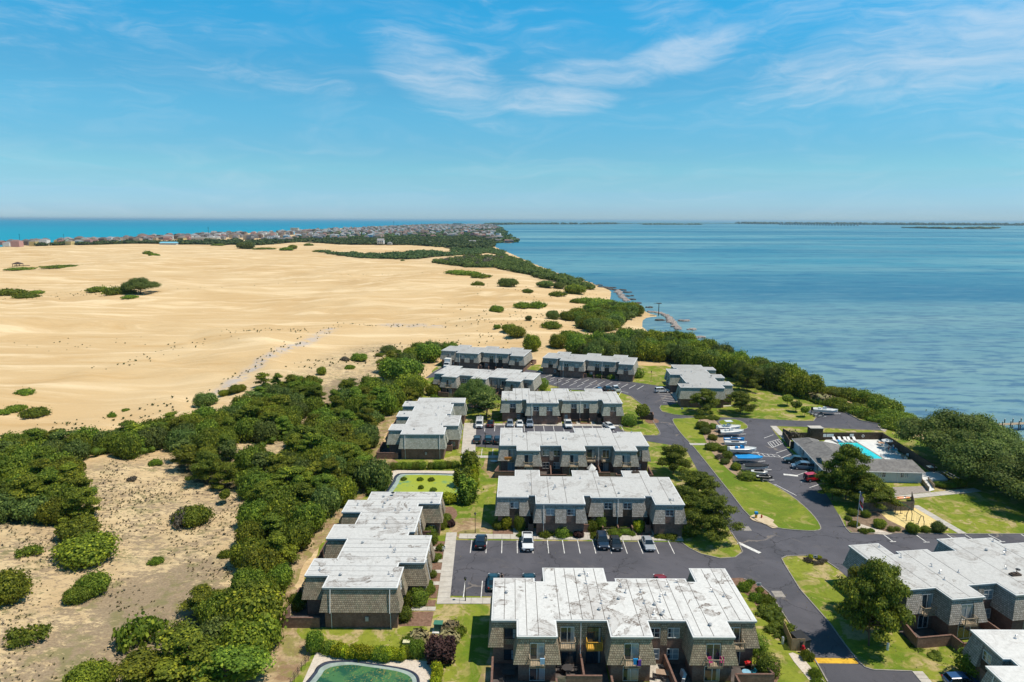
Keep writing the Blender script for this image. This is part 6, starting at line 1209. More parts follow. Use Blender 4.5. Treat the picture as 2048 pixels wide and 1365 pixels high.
    if d.get('jeep'):
        g = MB(); g.tube((xt - .02, 0, .95), (xt - .24, 0, .95), .37, 16); sw = g.build('spare_wheel', M_BLACK, root); g = MB(); g.tube((xt - .24, 0, .95), (xt - .26, 0, .95), .2, 10); mkobj('rim', g.mesh('rim', M_CHROME), sw)
        g = MB()
        for x in d['wx']:
            for s in (-1, 1): g.box(x - .45, x + .45, s * .88 - .12, s * .88 + .12, .78, .84)
        g.build('fender', M_METAL, root)
    add_wheels(root, d['wx'], (-d['body'][2][1] + .06, d['body'][2][1] - .06), s=1.15 if kind in ('pickup', 'suv', 'jeep', 'van') else 1.0)
    return root
WHT = (.72, .72, .71); SIL = (.34, .36, .38); BLK = (.012, .012, .015); DBL = (.012, .028, .055); TEAL = (.010, .040, .052)
for a in [('suv', BLK, 962, 1090, 90, 'black SUV parked nose to the walk, leftmost in the row before the second block'), ('pickup', WHT, 1055, 1091, -90, 'white pickup with dark bed in the row before the second block', 'pickup truck'), ('suv', DBL, 1205, 1090, -90, 'dark blue SUV facing the camera, left of a close pair'), ('sedan', (.018, .022, .028), 1231, 1092, -90, 'dark hatch backed car right beside the dark blue SUV'), ('sedan', SIL, 1296, 1093, -90, 'silver sedan, rightmost in the row before the second block'),
          ('sedan', TEAL, 987, 1170, 90, 'dark teal sedan beside the standing person, behind the nearest roof'), ('suv', TEAL, 1058, 1172, 90, 'dark teal car half hidden behind the nearest roof'), ('sedan', (.22, .012, .018), 1323, 1172, 90, 'dark red car peeping over the nearest roof'),
          ('van', WHT, 959, 853, -90, 'white work van with a ladder rack on its roof', 'van'), ('suv', (.16, .02, .02), 981, 852, 90, 'dark red and black SUV next to the white work van'), ('hatch', (.24, .28, .33), 1020, 852, -90, 'blue grey hatchback left of a white sedan'), ('sedan', WHT, 1039.5, 852, -90, 'white sedan between two grey cars in the second lot'), ('suv', (.22, .26, .32), 1059.5, 852, -90, 'blue grey SUV right of the white sedan'), ('pickup', WHT, 1136, 853, -90, 'white pickup alone in the second lot', 'pickup truck'), ('sedan', WHT, 1218, 856, -72, 'white coupe with black windows at the right end of the second lot'),
          ('suv', (.02, .035, .032), 954.5, 884, 90, 'dark green SUV on the near side of the second lot, leftmost'), ('suv', (.008, .045, .055), 977, 884, 90, 'dark teal SUV by the lamp in the second lot'), ('suv', BLK, 996, 885, 90, 'black SUV half hidden by the third block roof'),
          ('hatch', WHT, 953, 737, 175, 'white car on the drive between the two upper left blocks'), ('hatch', (.05, .12, .22), 1197.5, 783, 100, 'small blue car behind the fourth block roof'), ('pickup', (.03, .035, .04), 1215, 783, 100, 'dark pickup in the upper lot', 'pickup truck'), ('pickup', WHT, 1231, 782, 100, 'white pickup beside the dark one in the upper lot', 'pickup truck'), ('suv', WHT, 1324, 785, 5, 'white SUV turned sideways near the block by the sound'),
          ('pickup', (.022, .040, .036), 1593, 927, 168, 'dark green pickup before the pool house', 'pickup truck'), ('minivan', (.10, .16, .22), 1606, 938, 168, 'blue grey minivan next to the dark green pickup', 'minivan'), ('jeep', (.50, .006, .012), 1626, 962, 12, 'bright red off road car with spare wheel, under the big pine'), ('hatch', (.03, .08, .20), 1924, 1372, 0, 'blue car at the very bottom near the corner block')]:
    k, c, px, py, hd, lb = a[:6]; o = car(k, c, px, py, hd, lb, a[6] if len(a) > 6 else 'car', roof=BLK if 'dark red and black' in lb else None)
    if k == 'van':
        m = MB()
        for s in (-.6, .6): m.box(-2.4, .9, s - .03, s + .03, 2.22, 2.28)
        for x in (-2.2, -1, .4): m.box(x - .03, x + .03, -.75, .75, 2.15, 2.21); m.box(x - .03, x + .03, -.74, -.68, 2.0, 2.16); m.box(x - .03, x + .03, .68, .74, 2.0, 2.16)
        m.build('roof_rack', M_CHROME, o)
        l = thing('ladder', 'aluminium ladder on the roof rack of the white work van', 'ladder', o.location + Vector((0.1, 1.0, 2.32)), R(-90)); m = MB(); m.box(-2.2, 2.2, -.28, -.23, 0, .07); m.box(-2.2, 2.2, .23, .28, 0, .07)
        m.build('rail', M_CHROME, l); m = MB()
        for i in range(12): m.tube((-2 + i * .36, -.25, .035), (-2 + i * .36, .25, .035), .02, 5)
        m.build('rungs', M_CHROME, l)
# white box truck
t = thing('box_truck', 'white box truck on the drive at the upper left', 'truck', Gz(896, 735, Z_ASPH), R(-100))
m = MB(); m.box(-4.2, .9, -1.2, 1.2, .95, 3.5); m.build('cargo_box', flat('truck_white', (.66, .67, .66), .5), t); m = MB(); m.loft([[(x, -w, zb), (x, -w, zt - .1), (x, -w * .9, zt), (x, w * .9, zt), (x, w, zt - .1), (x, w, zb)] for x, w, zb, zt in ((1.0, 1.05, .6, 2.35), (1.9, 1.05, .55, 2.3), (2.35, 1.02, .5, 1.5), (3.2, .95, .5, 1.3))]); m.build('cab', paint(WHT), t, recalc=True)
m = MB(); m.add([(1.98, -.9, 2.2), (1.98, .9, 2.2), (2.42, .9, 1.5), (2.42, -.9, 1.5)], [(0, 1, 2, 3)]); m.build('windscreen', M_CGLASS, t); add_wheels(t, (-2.8, 2.3), (-1.0, 1.0), s=1.3); m = MB(); m.box(-4.2, 2.4, -.5, .5, .6, .94); m.build('chassis', M_METAL, t)

# ------------------------------------------------------------------ boats
M_HULL = flat('white_gelcoat', (.70, .70, .68), .25, spec=.6, var=.04); M_DECKB = flat('boat_deck', (.55, .55, .53), .5, var=.08); M_BLUEC = flat('blue_canvas', (.010, .24, .56), .7, var=.1); M_BLKC = flat('black_canvas', (.022, .022, .024), .75, var=.2); M_GALV = flat('galvanised_steel', (.42, .43, .44), .5, .6)
def trailer(root, L, w):
    m = MB(); m.tube((-L * .42, -w * .7, .42), (L * .30, -w * .55, .42), .05, 6); m.tube((-L * .42, w * .7, .42), (L * .30, w * .55, .42), .05, 6); m.tube((L * .30, -w * .55, .42), (L * .62, 0, .42), .05, 6); m.tube((L * .30, w * .55, .42), (L * .62, 0, .42), .05, 6)
    for x in (-.38, -.1, .2): m.tube((x * L, -w * .7, .42), (x * L, w * .7, .42), .045, 6)
    m.tube((L * .55, 0, .45), (L * .55, 0, 1.0), .04, 6); m.tube((L * .60, 0, .42), (L * .60, 0, .02), .04, 6); m.build('trailer_frame', M_GALV, root); add_wheels(root, (-.12 * L,), (-w - .05, w + .05), s=.85)
def boat(label, px, py, hd, L=5.8, w=1.1, deck='console', hull=None, cover=None, z=Z_ASPH, cat='boat', onlytrailer=False):
    root = thing('trailer' if onlytrailer else 'boat', label, 'boat trailer' if onlytrailer else cat, Gz(px, py, z), R(hd)); trailer(root, L, w)
    if onlytrailer: return root
    hm = hull or M_HULL; z0 = .55; H = .95 if L > 4.5 else .55; st = [(-.5, .86, .10), (-.3, .97, .04), (0, 1.0, .0), (.2, .92, .02), (.35, .68, .10), (.45, .36, .24), (.5, .03, .42)]
    m = MB(); m.loft([[(x * L, 0, z0 + k * H), (x * L, w * f * .72, z0 + (k + .32) * H * .9), (x * L, w * f, z0 + H * (1 + k * .35)), (x * L, -w * f, z0 + H * (1 + k * .35)), (x * L, -w * f * .72, z0 + (k + .32) * H * .9)] for x, f, k in st]); m.build('hull', hm, root, recalc=True, smooth=False)
    if cover:
        m = MB(); cs = [(-.5, .9, .02), (-.25, 1.03, .22), (0, 1.05, .50), (.12, .98, .42), (.3, .80, .12), (.45, .40, .12), (.51, .06, .16)]
        m.loft([[(x * L, -w * f, z0 + H * .86), (x * L, -w * f * 1.0, z0 + H * 1.08), (x * L, -w * f * .3, z0 + H + k), (x * L, w * f * .3, z0 + H + k), (x * L, w * f, z0 + H * 1.08), (x * L, w * f, z0 + H * .86)] for x, f, k in cs]); m.build('cover', cover, root, recalc=True); return root
    m = MB(); m.prism([(-.47 * L, -w * .78), (.1 * L, -w * .84), (.3 * L, -w * .6), (.42 * L, 0), (.3 * L, w * .6), (.1 * L, w * .84), (-.47 * L, w * .78)], z0 + H * 1.0, z0 + H + .03); m.build('deck', M_DECKB, root)
    m = MB(); gun = [(x * L, w * f * .97, z0 + H * (1.02 + k * .35) + .05) for x, f, k in st]; m.path(gun, .06, 5); m.path([(a, -b, c) for a, b, c in gun], .06, 5); m.build('gunwale', hm, root)
    if deck in ('console', 'ttop', 'bluetop'):
        m = MB(); m.box(-.1 * L, .04 * L, -.32, .32, z0 + H, z0 + H + .75); m.box(-.28 * L, -.19 * L, -.38, .38, z0 + H, z0 + H + .5); m.build('console', M_HULL if deck != 'bluetop' else M_BLUEC, root)
        m = MB(); m.add([(.04 * L, -.3, z0 + H + .75), (.04 * L, .3, z0 + H + .75), (-.02 * L, .26, z0 + H + 1.05), (-.02 * L, -.26, z0 + H + 1.05)], [(0, 1, 2, 3)]); m.build('windscreen', M_CGLASS, root)
        m = MB(); m.box(-.58 * L, -.5 * L, -.18, .18, z0 + H * .5, z0 + H + .45); m.box(-.56 * L, -.53 * L, -.07, .07, .3, z0 + H * .5); m.build('outboard_motor', M_BLACK if deck == 'console' else M_HULL, root)
    if deck == 'ttop':
        m = MB()
        for x in (-.16, .05):
            for y in (-.5, .5): m.tube((x * L, y, z0 + H), (x * L, y * 1.1, z0 + H + 1.5), .03, 5)
        m.build('top_frame', M_CHROME, root); m = MB(); m.box(-.2 * L, .1 * L, -.8, .8, z0 + H + 1.5, z0 + H + 1.56); m.build('canopy', M_HULL, root)
    if deck == 'kayakish': m = MB(); m.box(-.2 * L, .15 * L, -w * .5, w * .5, z0 + H, z0 + H + .14); m.build('seat', M_BLACK, root)
    if deck == 'jetski':
        m = MB(); m.loft([[(x, -.22 * f, z0 + H), (x, -.14 * f, z0 + H + hh), (x, .14 * f, z0 + H + hh), (x, .22 * f, z0 + H)] for x, f, hh in ((-1.1, .8, .25), (-.4, 1, .38), (.2, 1, .42), (.5, .9, .6), (1.0, .6, .25))]); m.build('seat', M_BLKC, root); m = MB(); m.tube((.5, -.4, z0 + H + .62), (.5, .4, z0 + H + .62), .035, 6); m.build('handlebar', M_BLACK, root)
    return root
boat('white boat with a canopy on posts, topmost in the trailer row', 1458, 864, 8, 6.4, 1.15, 'ttop'); boat('white open boat, second from the top in the trailer row', 1463, 873, 10, 6.6, 1.2, 'console')
boat('slim blue skiff on a trailer, third in the trailer row', 1468, 889, 5, 5.2, .75, 'kayakish', M_BLUEC); boat('slim white skiff below the blue one in the trailer row', 1471, 896, -3, 5.4, .7, 'kayakish')
boat('white boat with a blue covered console in the trailer row', 1485, 909, 3, 6.6, 1.15, 'bluetop'); boat('boat under a bright blue cover', 1498, 926, 2, 6.2, 1.25, cover=M_BLUEC); boat('low boat under a black cover below the blue covered one', 1512, 943, 0, 5.6, 1.0, cover=M_BLKC)
boat('white and black water scooter on a trailer, upper of two', 1518, 953, -10, 3.4, .62, 'jetski'); boat('black water scooter on a trailer, lower of two', 1528, 963, -8, 3.4, .62, 'jetski', M_BLKC)
boat('white fishing boat alone on the small pad by the sound', 1650, 829, -12, 6.8, 1.2, 'console'); boat('empty trailer left of the fishing boat by the sound', 1638, 833, 110, 5.5, .8, onlytrailer=True); boat('second empty trailer, leftmost on the pad by the sound', 1622, 829, 115, 5.0, .75, onlytrailer=True); boat('third empty trailer on the pad by the sound, in front', 1629, 832, 108, 4.6, .7, onlytrailer=True); boat('empty boat trailer in the upper parking lot', 1143, 781, 20, 6.5, .9, onlytrailer=True)

# ------------------------------------------------------------------ lamps, flags, people
def lamp(px, py, label, h=3.9):
    t = thing('street_lamp', label, 'street lamp', Gz(px, py, .03)); m = MB(); m.tube((0, 0, 0), (0, 0, .7), .09, 8, .06); m.tube((0, 0, .7), (0, 0, h - .5), .05, 8, .04); m.build('post', M_METAL, t)
    m = MB(); m.tube((0, 0, h - .5), (0, 0, h - .15), .12, 6, .2, cap=True); m.build('lantern', M_CGLASS, t); m = MB(); m.tube((0, 0, h - .15), (0, 0, h + .08), .24, 6, .03); m.build('lamp_cap', M_METAL, t)
for x, y, lb in [(931, 1203, 'black street lamp at the near left corner of the front parking lot'), (950.5, 1066, 'black street lamp on the lawn left of the second block'), (1423, 1083, 'street lamp in the shade of the nearest roadside pine'), (970.6, 896, 'street lamp on the near side of the second lot'), (973, 844, 'street lamp above the white van'), (1276, 856, 'street lamp on the lawn right of the fourth block'), (1302, 764, 'street lamp on the lawn between the two far right blocks'), (1115, 781, 'street lamp beside the dome shrubs, upper lot')]: lamp(x, y, lb)
M_SKIN = flat('skin', (.48, .30, .22), .6); M_SHIRT = flat('black_shirt', (.02, .02, .022), .8); M_TAN = flat('swim_shorts', (.30, .05, .05), .8)
def person(pos, rz, label, top=M_SHIRT, bot=M_SHIRT, h=1.74, arm=0.0, sit=False):
    t = thing('person', label, 'person', pos, rz, scale=h / 1.74)
    me = bpy.data.meshes.new('body'); 
    hip = .93; vs = [(0, 0, hip), (0, 0, 1.18), (0, 0, 1.42), (0, 0, 1.52), (0, 0, 1.64), (.10, 0, .90), (.11, .02, .50), (.11, -.02, .08), (.11, .14, .04), (-.10, 0, .90), (-.13, .0, .50), (-.14, -.03, .08), (-.14, .12, .04), (.20, 0, 1.40), (.26, .02, 1.12), (.24, .16, .90 + arm), (-.20, 0, 1.40), (-.27, 0, 1.12), (-.28, .08, .86), (.23, .20, .83 + arm), (-.28, .11, .78)]
    if sit: vs = [(x, y + (.42 if z < .7 else 0) * 1.0, (z - .48 if z > .7 else (z * .8 + .05 if z < .3 else .45))) for x, y, z in vs]
    ed = [(0, 1), (1, 2), (2, 3), (3, 4), (0, 5), (5, 6), (6, 7), (7, 8), (0, 9), (9, 10), (10, 11), (11, 12), (2, 13), (13, 14), (14, 15), (2, 16), (16, 17), (17, 18), (15, 19), (18, 20)]
    rad = [.14, .13, .15, .055, .10, .10, .065, .045, .04, .10, .065, .045, .04, .06, .045, .035, .06, .045, .035, .035, .035]
    me.from_pydata(vs, ed, []); b = mkobj('body', me, t); md = b.modifiers.new('skin', 'SKIN'); sk = me.skin_vertices[0].data
    for i, r_ in enumerate(rad): sk[i].radius = (r_, r_ * (.75 if i in (1, 2, 0) else 1))
    sk[0].use_root = True; b.modifiers.new('sub', 'SUBSURF').levels = 1; b.modifiers['sub'].render_levels = 1; me.materials.append(M_SKIN)
    dz = -.48 if sit else 0
    m = MB(); m.loft([[(math.cos(a) * rx, math.sin(a) * ry, z + dz) for a in np.linspace(0, 2 * math.pi, 10, endpoint=False)] for z, rx, ry in ((.92, .165, .13), (1.1, .16, .125), (1.3, .20, .135), (1.44, .19, .12), (1.5, .08, .08))]); m.build('shirt', top, t, smooth=True)
    if not sit:
        m = MB()
        for s in (-1, 1): m.loft([[(s * x + math.cos(a) * r_, math.sin(a) * r_, z) for a in np.linspace(0, 2 * math.pi, 8, endpoint=False)] for z, x, r_ in ((.96, .07, .115), (.75, .10, .10), (.50, .115, .085))])
        m.build('shorts', bot, t, smooth=True)
    m = MB(); m.ball((0, -.01, 1.68 + dz), .105, 8, 6, sz=1.15); m.build('hair', flat('dark_hair', (.03, .02, .015), .8), t, smooth=True); return t
person(Gz(1003.5, 1167, Z_ASPH), R(200), 'standing person in dark clothes with pale legs beside the dark teal sedan', arm=.25)
# flagpole with two flags
fp = thing('flagpole', 'white flagpole by the road corner bed', 'flagpole', Gz(1713.5, 1056, .05)); m = MB(); m.tube((0, 0, 0), (0, 0, 7.0), .06, 8, .03); m.ball((0, 0, 7.05), .09, 6, 5); m.build('pole', M_WHITE, fp)
FR = flat('flag_red', (.45, .02, .04), .8); FB = flat('flag_blue', (.02, .04, .20), .8); FW = flat('flag_white', (.70, .70, .70), .8)
def flag(name, z1, hgt, ln, stripes, label):
    f = thing(name, label, 'flag', fp.location + Vector((.06, 0, z1))); n = 8
    def wv(u, v): return (u * .42 + .05 * math.sin(u * 5 + v), .16 * math.sin(u * 4), -v - u * .75)
    for i, (v0, v1, mt, nm) in enumerate(stripes):
        m = MB(); vs = [wv(ln * k / n, hgt * v) for k in range(n + 1) for v in (v0, v1)]; m.add(vs, [(2 * k, 2 * k + 2, 2 * k + 3, 2 * k + 1) for k in range(n)]); m.build(nm, mt, f)
    return f
f1 = flag('national_flag', 6.9, 1.15, 1.9, [(i / 13, (i + 1) / 13, FR if i % 2 == 0 else FW, 'stripe') for i in range(13)], 'striped national flag hanging at the top of the pole')
m = MB(); m.add([(x * 1.0 + .0, y - .03, z + .01) for x, y, z in [(0, 0, 0), (.34, .13, -.6), (.34, .13, -1.15), (0, 0, -.62)]], [(0, 1, 2, 3)]); cn = m.build('canton', FB, f1)
m = MB()
for i in range(4):
    for j in range(3): x, z = .05 + i * .075, -.12 - i * .13 - j * .17; m.box(x - .015, x + .015, x * .38 - .05, x * .38 - .045, z - .015, z + .015)
mkobj('stars', m.mesh('stars', FW), cn)
flag('state_flag', 5.3, .95, 1.5, [(0, .5, FR, 'upper_stripe'), (.5, 1, FW, 'lower_stripe')], 'red and white flag below the national flag')
# ------------------------------------------------------------------ pool, pool house, play ground, ponds
def wpt(s, z=0.0): return [Vector((*un(*p, z), z)) for p in pl(s)]
M_DECK = m_concrete('pool_deck', (.60, .60, .58), (.70, .70, .68), .6); M_POOL = flat('pool_floor', (.02, .50, .52), .3, var=.1, scale=1.2)
deck = sheet('pool_deck', wpoly('1655,878 1762,878 1820,924 1700,924 1640,890'), .10, M_DECK, thick=.1)
m, nt_, b_ = new_mat('pool_water'); n_ = noise(nt_, posn(nt_), 1.4, 4, .6, dist=1.0); setc(nt_, b_, mixc(nt_, sstep(nt_, n_, .35, .65), (.012, .50, .54), (.05, .66, .68))); b_.inputs['Roughness'].default_value = .12; b_.inputs['Specular IOR Level'].default_value = .4; bump(nt_, b_, n_, .3, .1)
pool = tag(sheet('swimming_pool', wpoly('1674,886.5 1715,886.5 1768,919.5 1700,919.5'), .13, m, None, None), 'turquoise swimming pool on the pale deck behind the pool house', 'swimming pool')
kerb(wpoly('1674,886.5 1715,886.5 1768,919.5 1700,919.5'), pool, w=.35, h0=.1, h1=.17)
wall = thing('brown_wall', 'long dark brown wall around the pool deck', 'wall')
def wallrun(parent, s, h, mat, name='wall_panel', t=.22, n=None, z=0):
    p = wpt(s)
    for a, b in zip(p[:-1], p[1:]):
        k = n or max(1, int((b - a).length / 3.0)); d = (b - a) / k; e = d.normalized(); q = Vector((-e.y, e.x, 0)) * t / 2
        for i in range(k): c0 = a + d * i + e * .015; c1 = a + d * (i + 1) - e * .015; m = MB(); m.prism([c0 - q, c1 - q, c1 + q, c0 + q], z, z + h); m.build(name, mat, parent)
wallrun(wall, '1565,872 1580,880 1580,880.5 1764,880 1764.5,881 1868,948', 2.0, M_DARKWOOD); 
ew = thing('brown_wall', 'short brown wall beside the pool house entrance', 'wall'); wallrun(ew, '1568,879 1578,895', 1.9, M_DARKWOOD); wallrun(ew, '1580,898 1600,897', 1.9, M_DARKWOOD)
M_SHINGLE_R = m_concrete('grey_roof_shingles', (.135, .125, .12), (.23, .215, .20), 1.2); M_SIDING = flat('pale_siding', (.50, .52, .53), .7, var=.06, scale=1)
ph = thing('pool_house', 'L shaped pool house with grey shingle roofs and pale siding', 'building')
def gable(parent, a, b, w, zw, zr, hipa=0.0, hipb=0.0, over=.4, side='both'):
    """ridge from a to b in plan; w: half width"""
    a = Vector(a); b = Vector(b); e = (b - a).normalized(); q = Vector((-e.y, e.x)); A, B_ = a - e * over, b + e * over; wo = w + over
    c = [a - q * w, b - q * w, b + q * w, a + q * w]; m = MB(); m.prism(c, 0, zw)
    for s_, hp in ((a, hipa), (b, hipb)):
        if not hp: m.add([(*(s_ - q * w), zw), (*(s_ + q * w), zw), (*s_, zw + (zr - zw) * .94)], [(0, 1, 2)])
    m.build('wall', M_SIDING, parent, recalc=True)
    zl = zw - .12; ra, rb = A + e * hipa, B_ - e * hipb; T = .14
    for s in (-1, 1):
        m = MB(); pts = [(*(A + q * s * wo), zl), (*(B_ + q * s * wo), zl), (*rb, zr), (*ra, zr)]; m.add(pts + [(x, y, z + T) for x, y, z in pts], [(0, 1, 2, 3), (4, 5, 6, 7), (0, 1, 5, 4), (1, 2, 6, 5), (2, 3, 7, 6), (3, 0, 4, 7)]); m.build('roof', M_SHINGLE_R, parent, recalc=True)
        m = MB(); m.tube((*(A + q * s * (wo + .06)), zl + .05), (*(B_ + q * s * (wo + .06)), zl + .05), .07, 6); m.build('gutter', M_WHITE, parent)
    for s_, rr, hp in ((A, ra, hipa), (B_, rb, hipb)):
        if hp: m = MB(); pts = [(*(s_ - q * wo), zl), (*(s_ + q * wo), zl), (*rr, zr)]; m.add(pts + [(x, y, z + T) for x, y, z in pts], [(0, 1, 2), (3, 4, 5), (0, 1, 4, 3)]); m.build('roof', M_SHINGLE_R, parent, recalc=True)
    return c
# west wing: west eave from px (1592,878) to (1645,930)
w0 = Vector(un(1597, 884, 3.0)); w1 = Vector(un(1660, 950, 3.0)); e = (w1 - w0).normalized(); q = Vector((-e.y, e.x)); q = q if q.x > 0 else -q
gable(ph, w0 + q * 4.4 + e * .2, w1 + q * 4.4, 4.2, 2.7, 4.2, 3.2, 3.2)
gable(ph, w0 + q * 2.6 - e * 3.2, w0 + q * 2.6 + e * 1.5, 2.6, 2.6, 3.7, 2.4, 0)
s0 = Vector(un(1655, 962, .0)); s1 = Vector(un(1843, 967, .0)); e2 = (s1 - s0).normalized(); q2 = Vector((-e2.y, e2.x))
gable(ph, s0 + q2 * 3.6, s1 + q2 * 3.6, 3.6, 2.55, 3.9, 0, 1.0)
for k in (.57, .81):
    p = s0 + (s1 - s0) * k; 
    for dx in (-.45, .45): add_window(ph, p.x + e2.x * dx, p.y + e2.y * dx - .02, 1.15, .78, 1.35, math.atan2(e2.y, e2.x))
for k in (.28, .42): p = s0 + (s1 - s0) * k; add_window(ph, p.x, p.y - .02, 1.15, .78, 1.35, math.atan2(e2.y, e2.x))
for k in (.15, .4, .62, .85): p = w0 + (w1 - w0) * k - q * .03; add_window(ph, p.x, p.y, .7, 1.1, 1.5, math.atan2(e.y, e.x) + 0.0)
p = s0 + (s1 - s0) * .74; m = MB(); m.tube((p.x, p.y - .08, 0), (p.x, p.y - .08, 2.9), .05, 6); m.build('downpipe', M_WHITE, ph)
m = MB(); c = Gz(1629, 879, 0); m.box(c.x - 1.6, c.x + 1.6, c.y - 1, c.y + 1, 0, 3.2); ch = tag(m.build('brick_block', M_DARKWOOD), 'square brown block with pale cap rising beyond the pool house roof', 'shed'); m = MB(); m.box(c.x - 1.75, c.x + 1.75, c.y - 1.15, c.y + 1.15, 3.2, 3.35); mkobj('cap', m.mesh('cap', M_WALK), ch)
# loungers, tables, people at the pool
def lounger_data():
    f = MB(); f.box(-.32, .32, -.9, .9, .28, .33)
    for x in (-.28, .28):
        for y in (-.8, .75): f.box(x - .03, x + .03, y - .03, y + .03, 0, .28)
    b = MB(); b.add([(-.32, .35, .34), (.32, .35, .34), (.32, .95, .85), (-.32, .95, .85), (-.32, .39, .30), (.32, .39, .30), (.32, .99, .81), (-.32, .99, .81)], [(0, 1, 2, 3), (4, 5, 6, 7), (0, 1, 5, 4), (2, 3, 7, 6), (1, 2, 6, 5), (3, 0, 4, 7)])
    return f.mesh('seat', M_WHITE), b.mesh('backrest', M_WHITE)
LS, LBk = lounger_data()
for i, (x, lb) in enumerate(((1671, 'white pool lounger, leftmost by the brown wall, with a blue towel'), (1682, 'white pool lounger second from the left by the brown wall'), (1692.5, 'middle one of five white pool loungers'), (1700, 'white pool lounger fourth from the left by the brown wall'), (1711, 'white pool lounger at the right end by the brown wall'))):
    t = thing('pool_lounger', lb, 'lounger', Gz(x, 883.5, .1), R(8), 'pool loungers', 1.15); mkobj('seat', LS, t); mkobj('backrest', LBk, t)
m = MB(); m.box(-.4, .4, -.7, .7, .34, .39); tag(m.build('beach_towel', M_BLUEC, loc=Gz(1677, 884.5, .1)), 'blue towel between the left pool loungers', 'towel')
def table(pos, r, mat, label, umb=None, h=.72, square=False, rz=0):
    t = thing('patio_table', label, 'table', pos, rz); m = MB()
    if square: m.box(-r, r, -r * .62, r * .62, h - .05, h)
    else: m.tube((0, 0, h - .05), (0, 0, h), r, 16)
    m.build('table_top', mat, t); m = MB()
    for a in range(4): x, y = math.cos(a * 1.57 + .78) * r * .7, math.sin(a * 1.57 + .78) * r * .5; m.tube((x, y, 0), (x, y, h - .05), .025, 5)
    m.build('table_legs', M_METAL, t)
    if umb:
        u = thing('umbrella', umb[1], 'umbrella', pos); m = MB(); m.tube((0, 0, 0), (0, 0, 2.3), .03, 6); m.build('pole', M_WHITE, u); m = MB(); m.tube((0, 0, 2.0), (0, 0, 2.5), 1.35, 8, .03); m.build('canopy', umb[0], u)
    return t
def chair(pos, rz, mat, label, group=None):
    t = thing('patio_chair', label, 'chair', pos, rz, group); m = MB(); m.box(-.25, .25, -.25, .25, .40, .45); m.build('seat', mat, t); m = MB(); m.box(-.25, .25, .22, .27, .45, .92); m.build('backrest', mat, t); m = MB()
    for x in (-.22, .22):
        for y in (-.22, .22): m.tube((x, y, 0), (x, y, .4), .022, 5)
        m.box(x - .03, x + .03, -.25, .25, .62, .66)
    m.build('frame', mat, t); return t
M_CHW = flat('white_plastic', (.68, .68, .66), .5); M_CHD = flat('dark_wicker', (.05, .045, .045), .8); M_CHR = flat('magenta_canvas', (.42, .03, .16), .8); M_TEALP = flat('turquoise_plastic', (.03, .32, .40), .5); M_TEAK = flat('warm_teak', (.40, .22, .12), .7)
PO = lambda x, y: Gz(x, y, .1)
table(PO(1762, 891), .75, M_TEAK, 'round table left of the pool umbrella'); table(PO(1773, 897), .8, M_CHW, 'table under the white pool umbrella', (M_WHITE, 'white umbrella on the pool deck')); table(PO(1787, 905), .75, M_TEALP, 'round table lower down the pool deck'); table(PO(1808, 917), .75, M_TEAK, 'round table nearest the pool house wing')
k = 0
for (x, y), wh in zip(((1756, 889), (1767, 888), (1764, 894), (1780, 899), (1768, 901), (1781, 905), (1793, 903), (1792, 909), (1801, 914), (1814, 915), (1812, 921)), ('left of the deck table near the wall', 'behind the leftmost deck table', 'in front of the leftmost deck table', 'right of the umbrella table', 'in front of the umbrella table', 'left of the turquoise table', 'right of the turquoise table', 'in front of the turquoise table', 'left of the lowest deck table', 'right of the lowest deck table', 'in front of the lowest deck table')):
    chair(PO(x, y), k * 1.3, M_CHW, 'white plastic chair ' + wh, 'white chairs on the pool deck'); k += 1
person(PO(1777, 903), R(40), 'person in red shorts standing by the pool umbrella', M_SKIN, M_TAN); person(PO(1786, 901), R(-60), 'person in white top near the turquoise table', M_CHW, M_BLUEC, 1.65)
m = MB()
for i in range(16):
    a0, a1 = i * math.pi / 8, (i + 1) * math.pi / 8; m.tube((math.cos(a0) * .3, 0, math.sin(a0) * .3), (math.cos(a1) * .3, 0, math.sin(a1) * .3), .07, 6)
c = Gz(1724, 880.6, 0); tag(m.build('life_ring', M_CHW, loc=(c.x, c.y - .3, 1.2)), 'white life ring hung on the brown pool wall', 'life ring')
for x, w, lb in ((1659, .9, 'white notice board on the brown pool wall'), (1702, .5, 'small white sign on the brown pool wall, right'), (1648, .4, 'small white sign on the brown pool wall, left')):
    c = Gz(x, 880.6, 0); m = MB(); m.box(-w, w, -.2, -.15, 0, .8); tag(m.build('sign_board', M_CHW, loc=(c.x, c.y, .9)), lb, 'sign')
# side deck, ramp, benches
sd_ = tag(sheet('side_deck', wpoly('1844,948 1878,946 1895,962 1842,966'), .35, M_DECK, None, None, thick=.35), 'pale concrete terrace at the right end of the pool house', 'terrace')
for a, b, lb in (((1843, 965), (1857, 983), 'wooden rail on the left side of the terrace ramp'), ((1856, 964), (1868, 978), 'wooden rail on the right side of the terrace ramp')):
    t = thing('ramp_rail', lb, 'railing'); A0, B0 = Vector(un(*a)), Vector(un(*b)); e = (B0 - A0).normalized(); q = Vector((-e.y, e.x)) * .06; m = MB(); m.prism([A0 - q, B0 - q, B0 + q, A0 + q], .15, .95); m.build('board', M_WOOD, t); m = MB()
    for k in range(4): c = A0 + (B0 - A0) * k / 3; m.box(c.x - .07, c.x + .07, c.y - .07, c.y + .07, 0, 1.1)
    m.build('posts', M_WOOD, t)
m = MB(); a, b, c, d = [Vector(v) for v in wpoly('1845,966 1857,966 1869,981 1858,984')]; m.add([(*a, .35), (*b, .35), (*c, .09), (*d, .09), (*a, 0), (*b, 0), (*c, 0), (*d, 0)], [(0, 1, 2, 3), (0, 1, 5, 4), (1, 2, 6, 5), (3, 0, 4, 7)]); tag(m.build('ramp', M_DECK), 'pale ramp leading down from the pool house terrace', 'ramp')
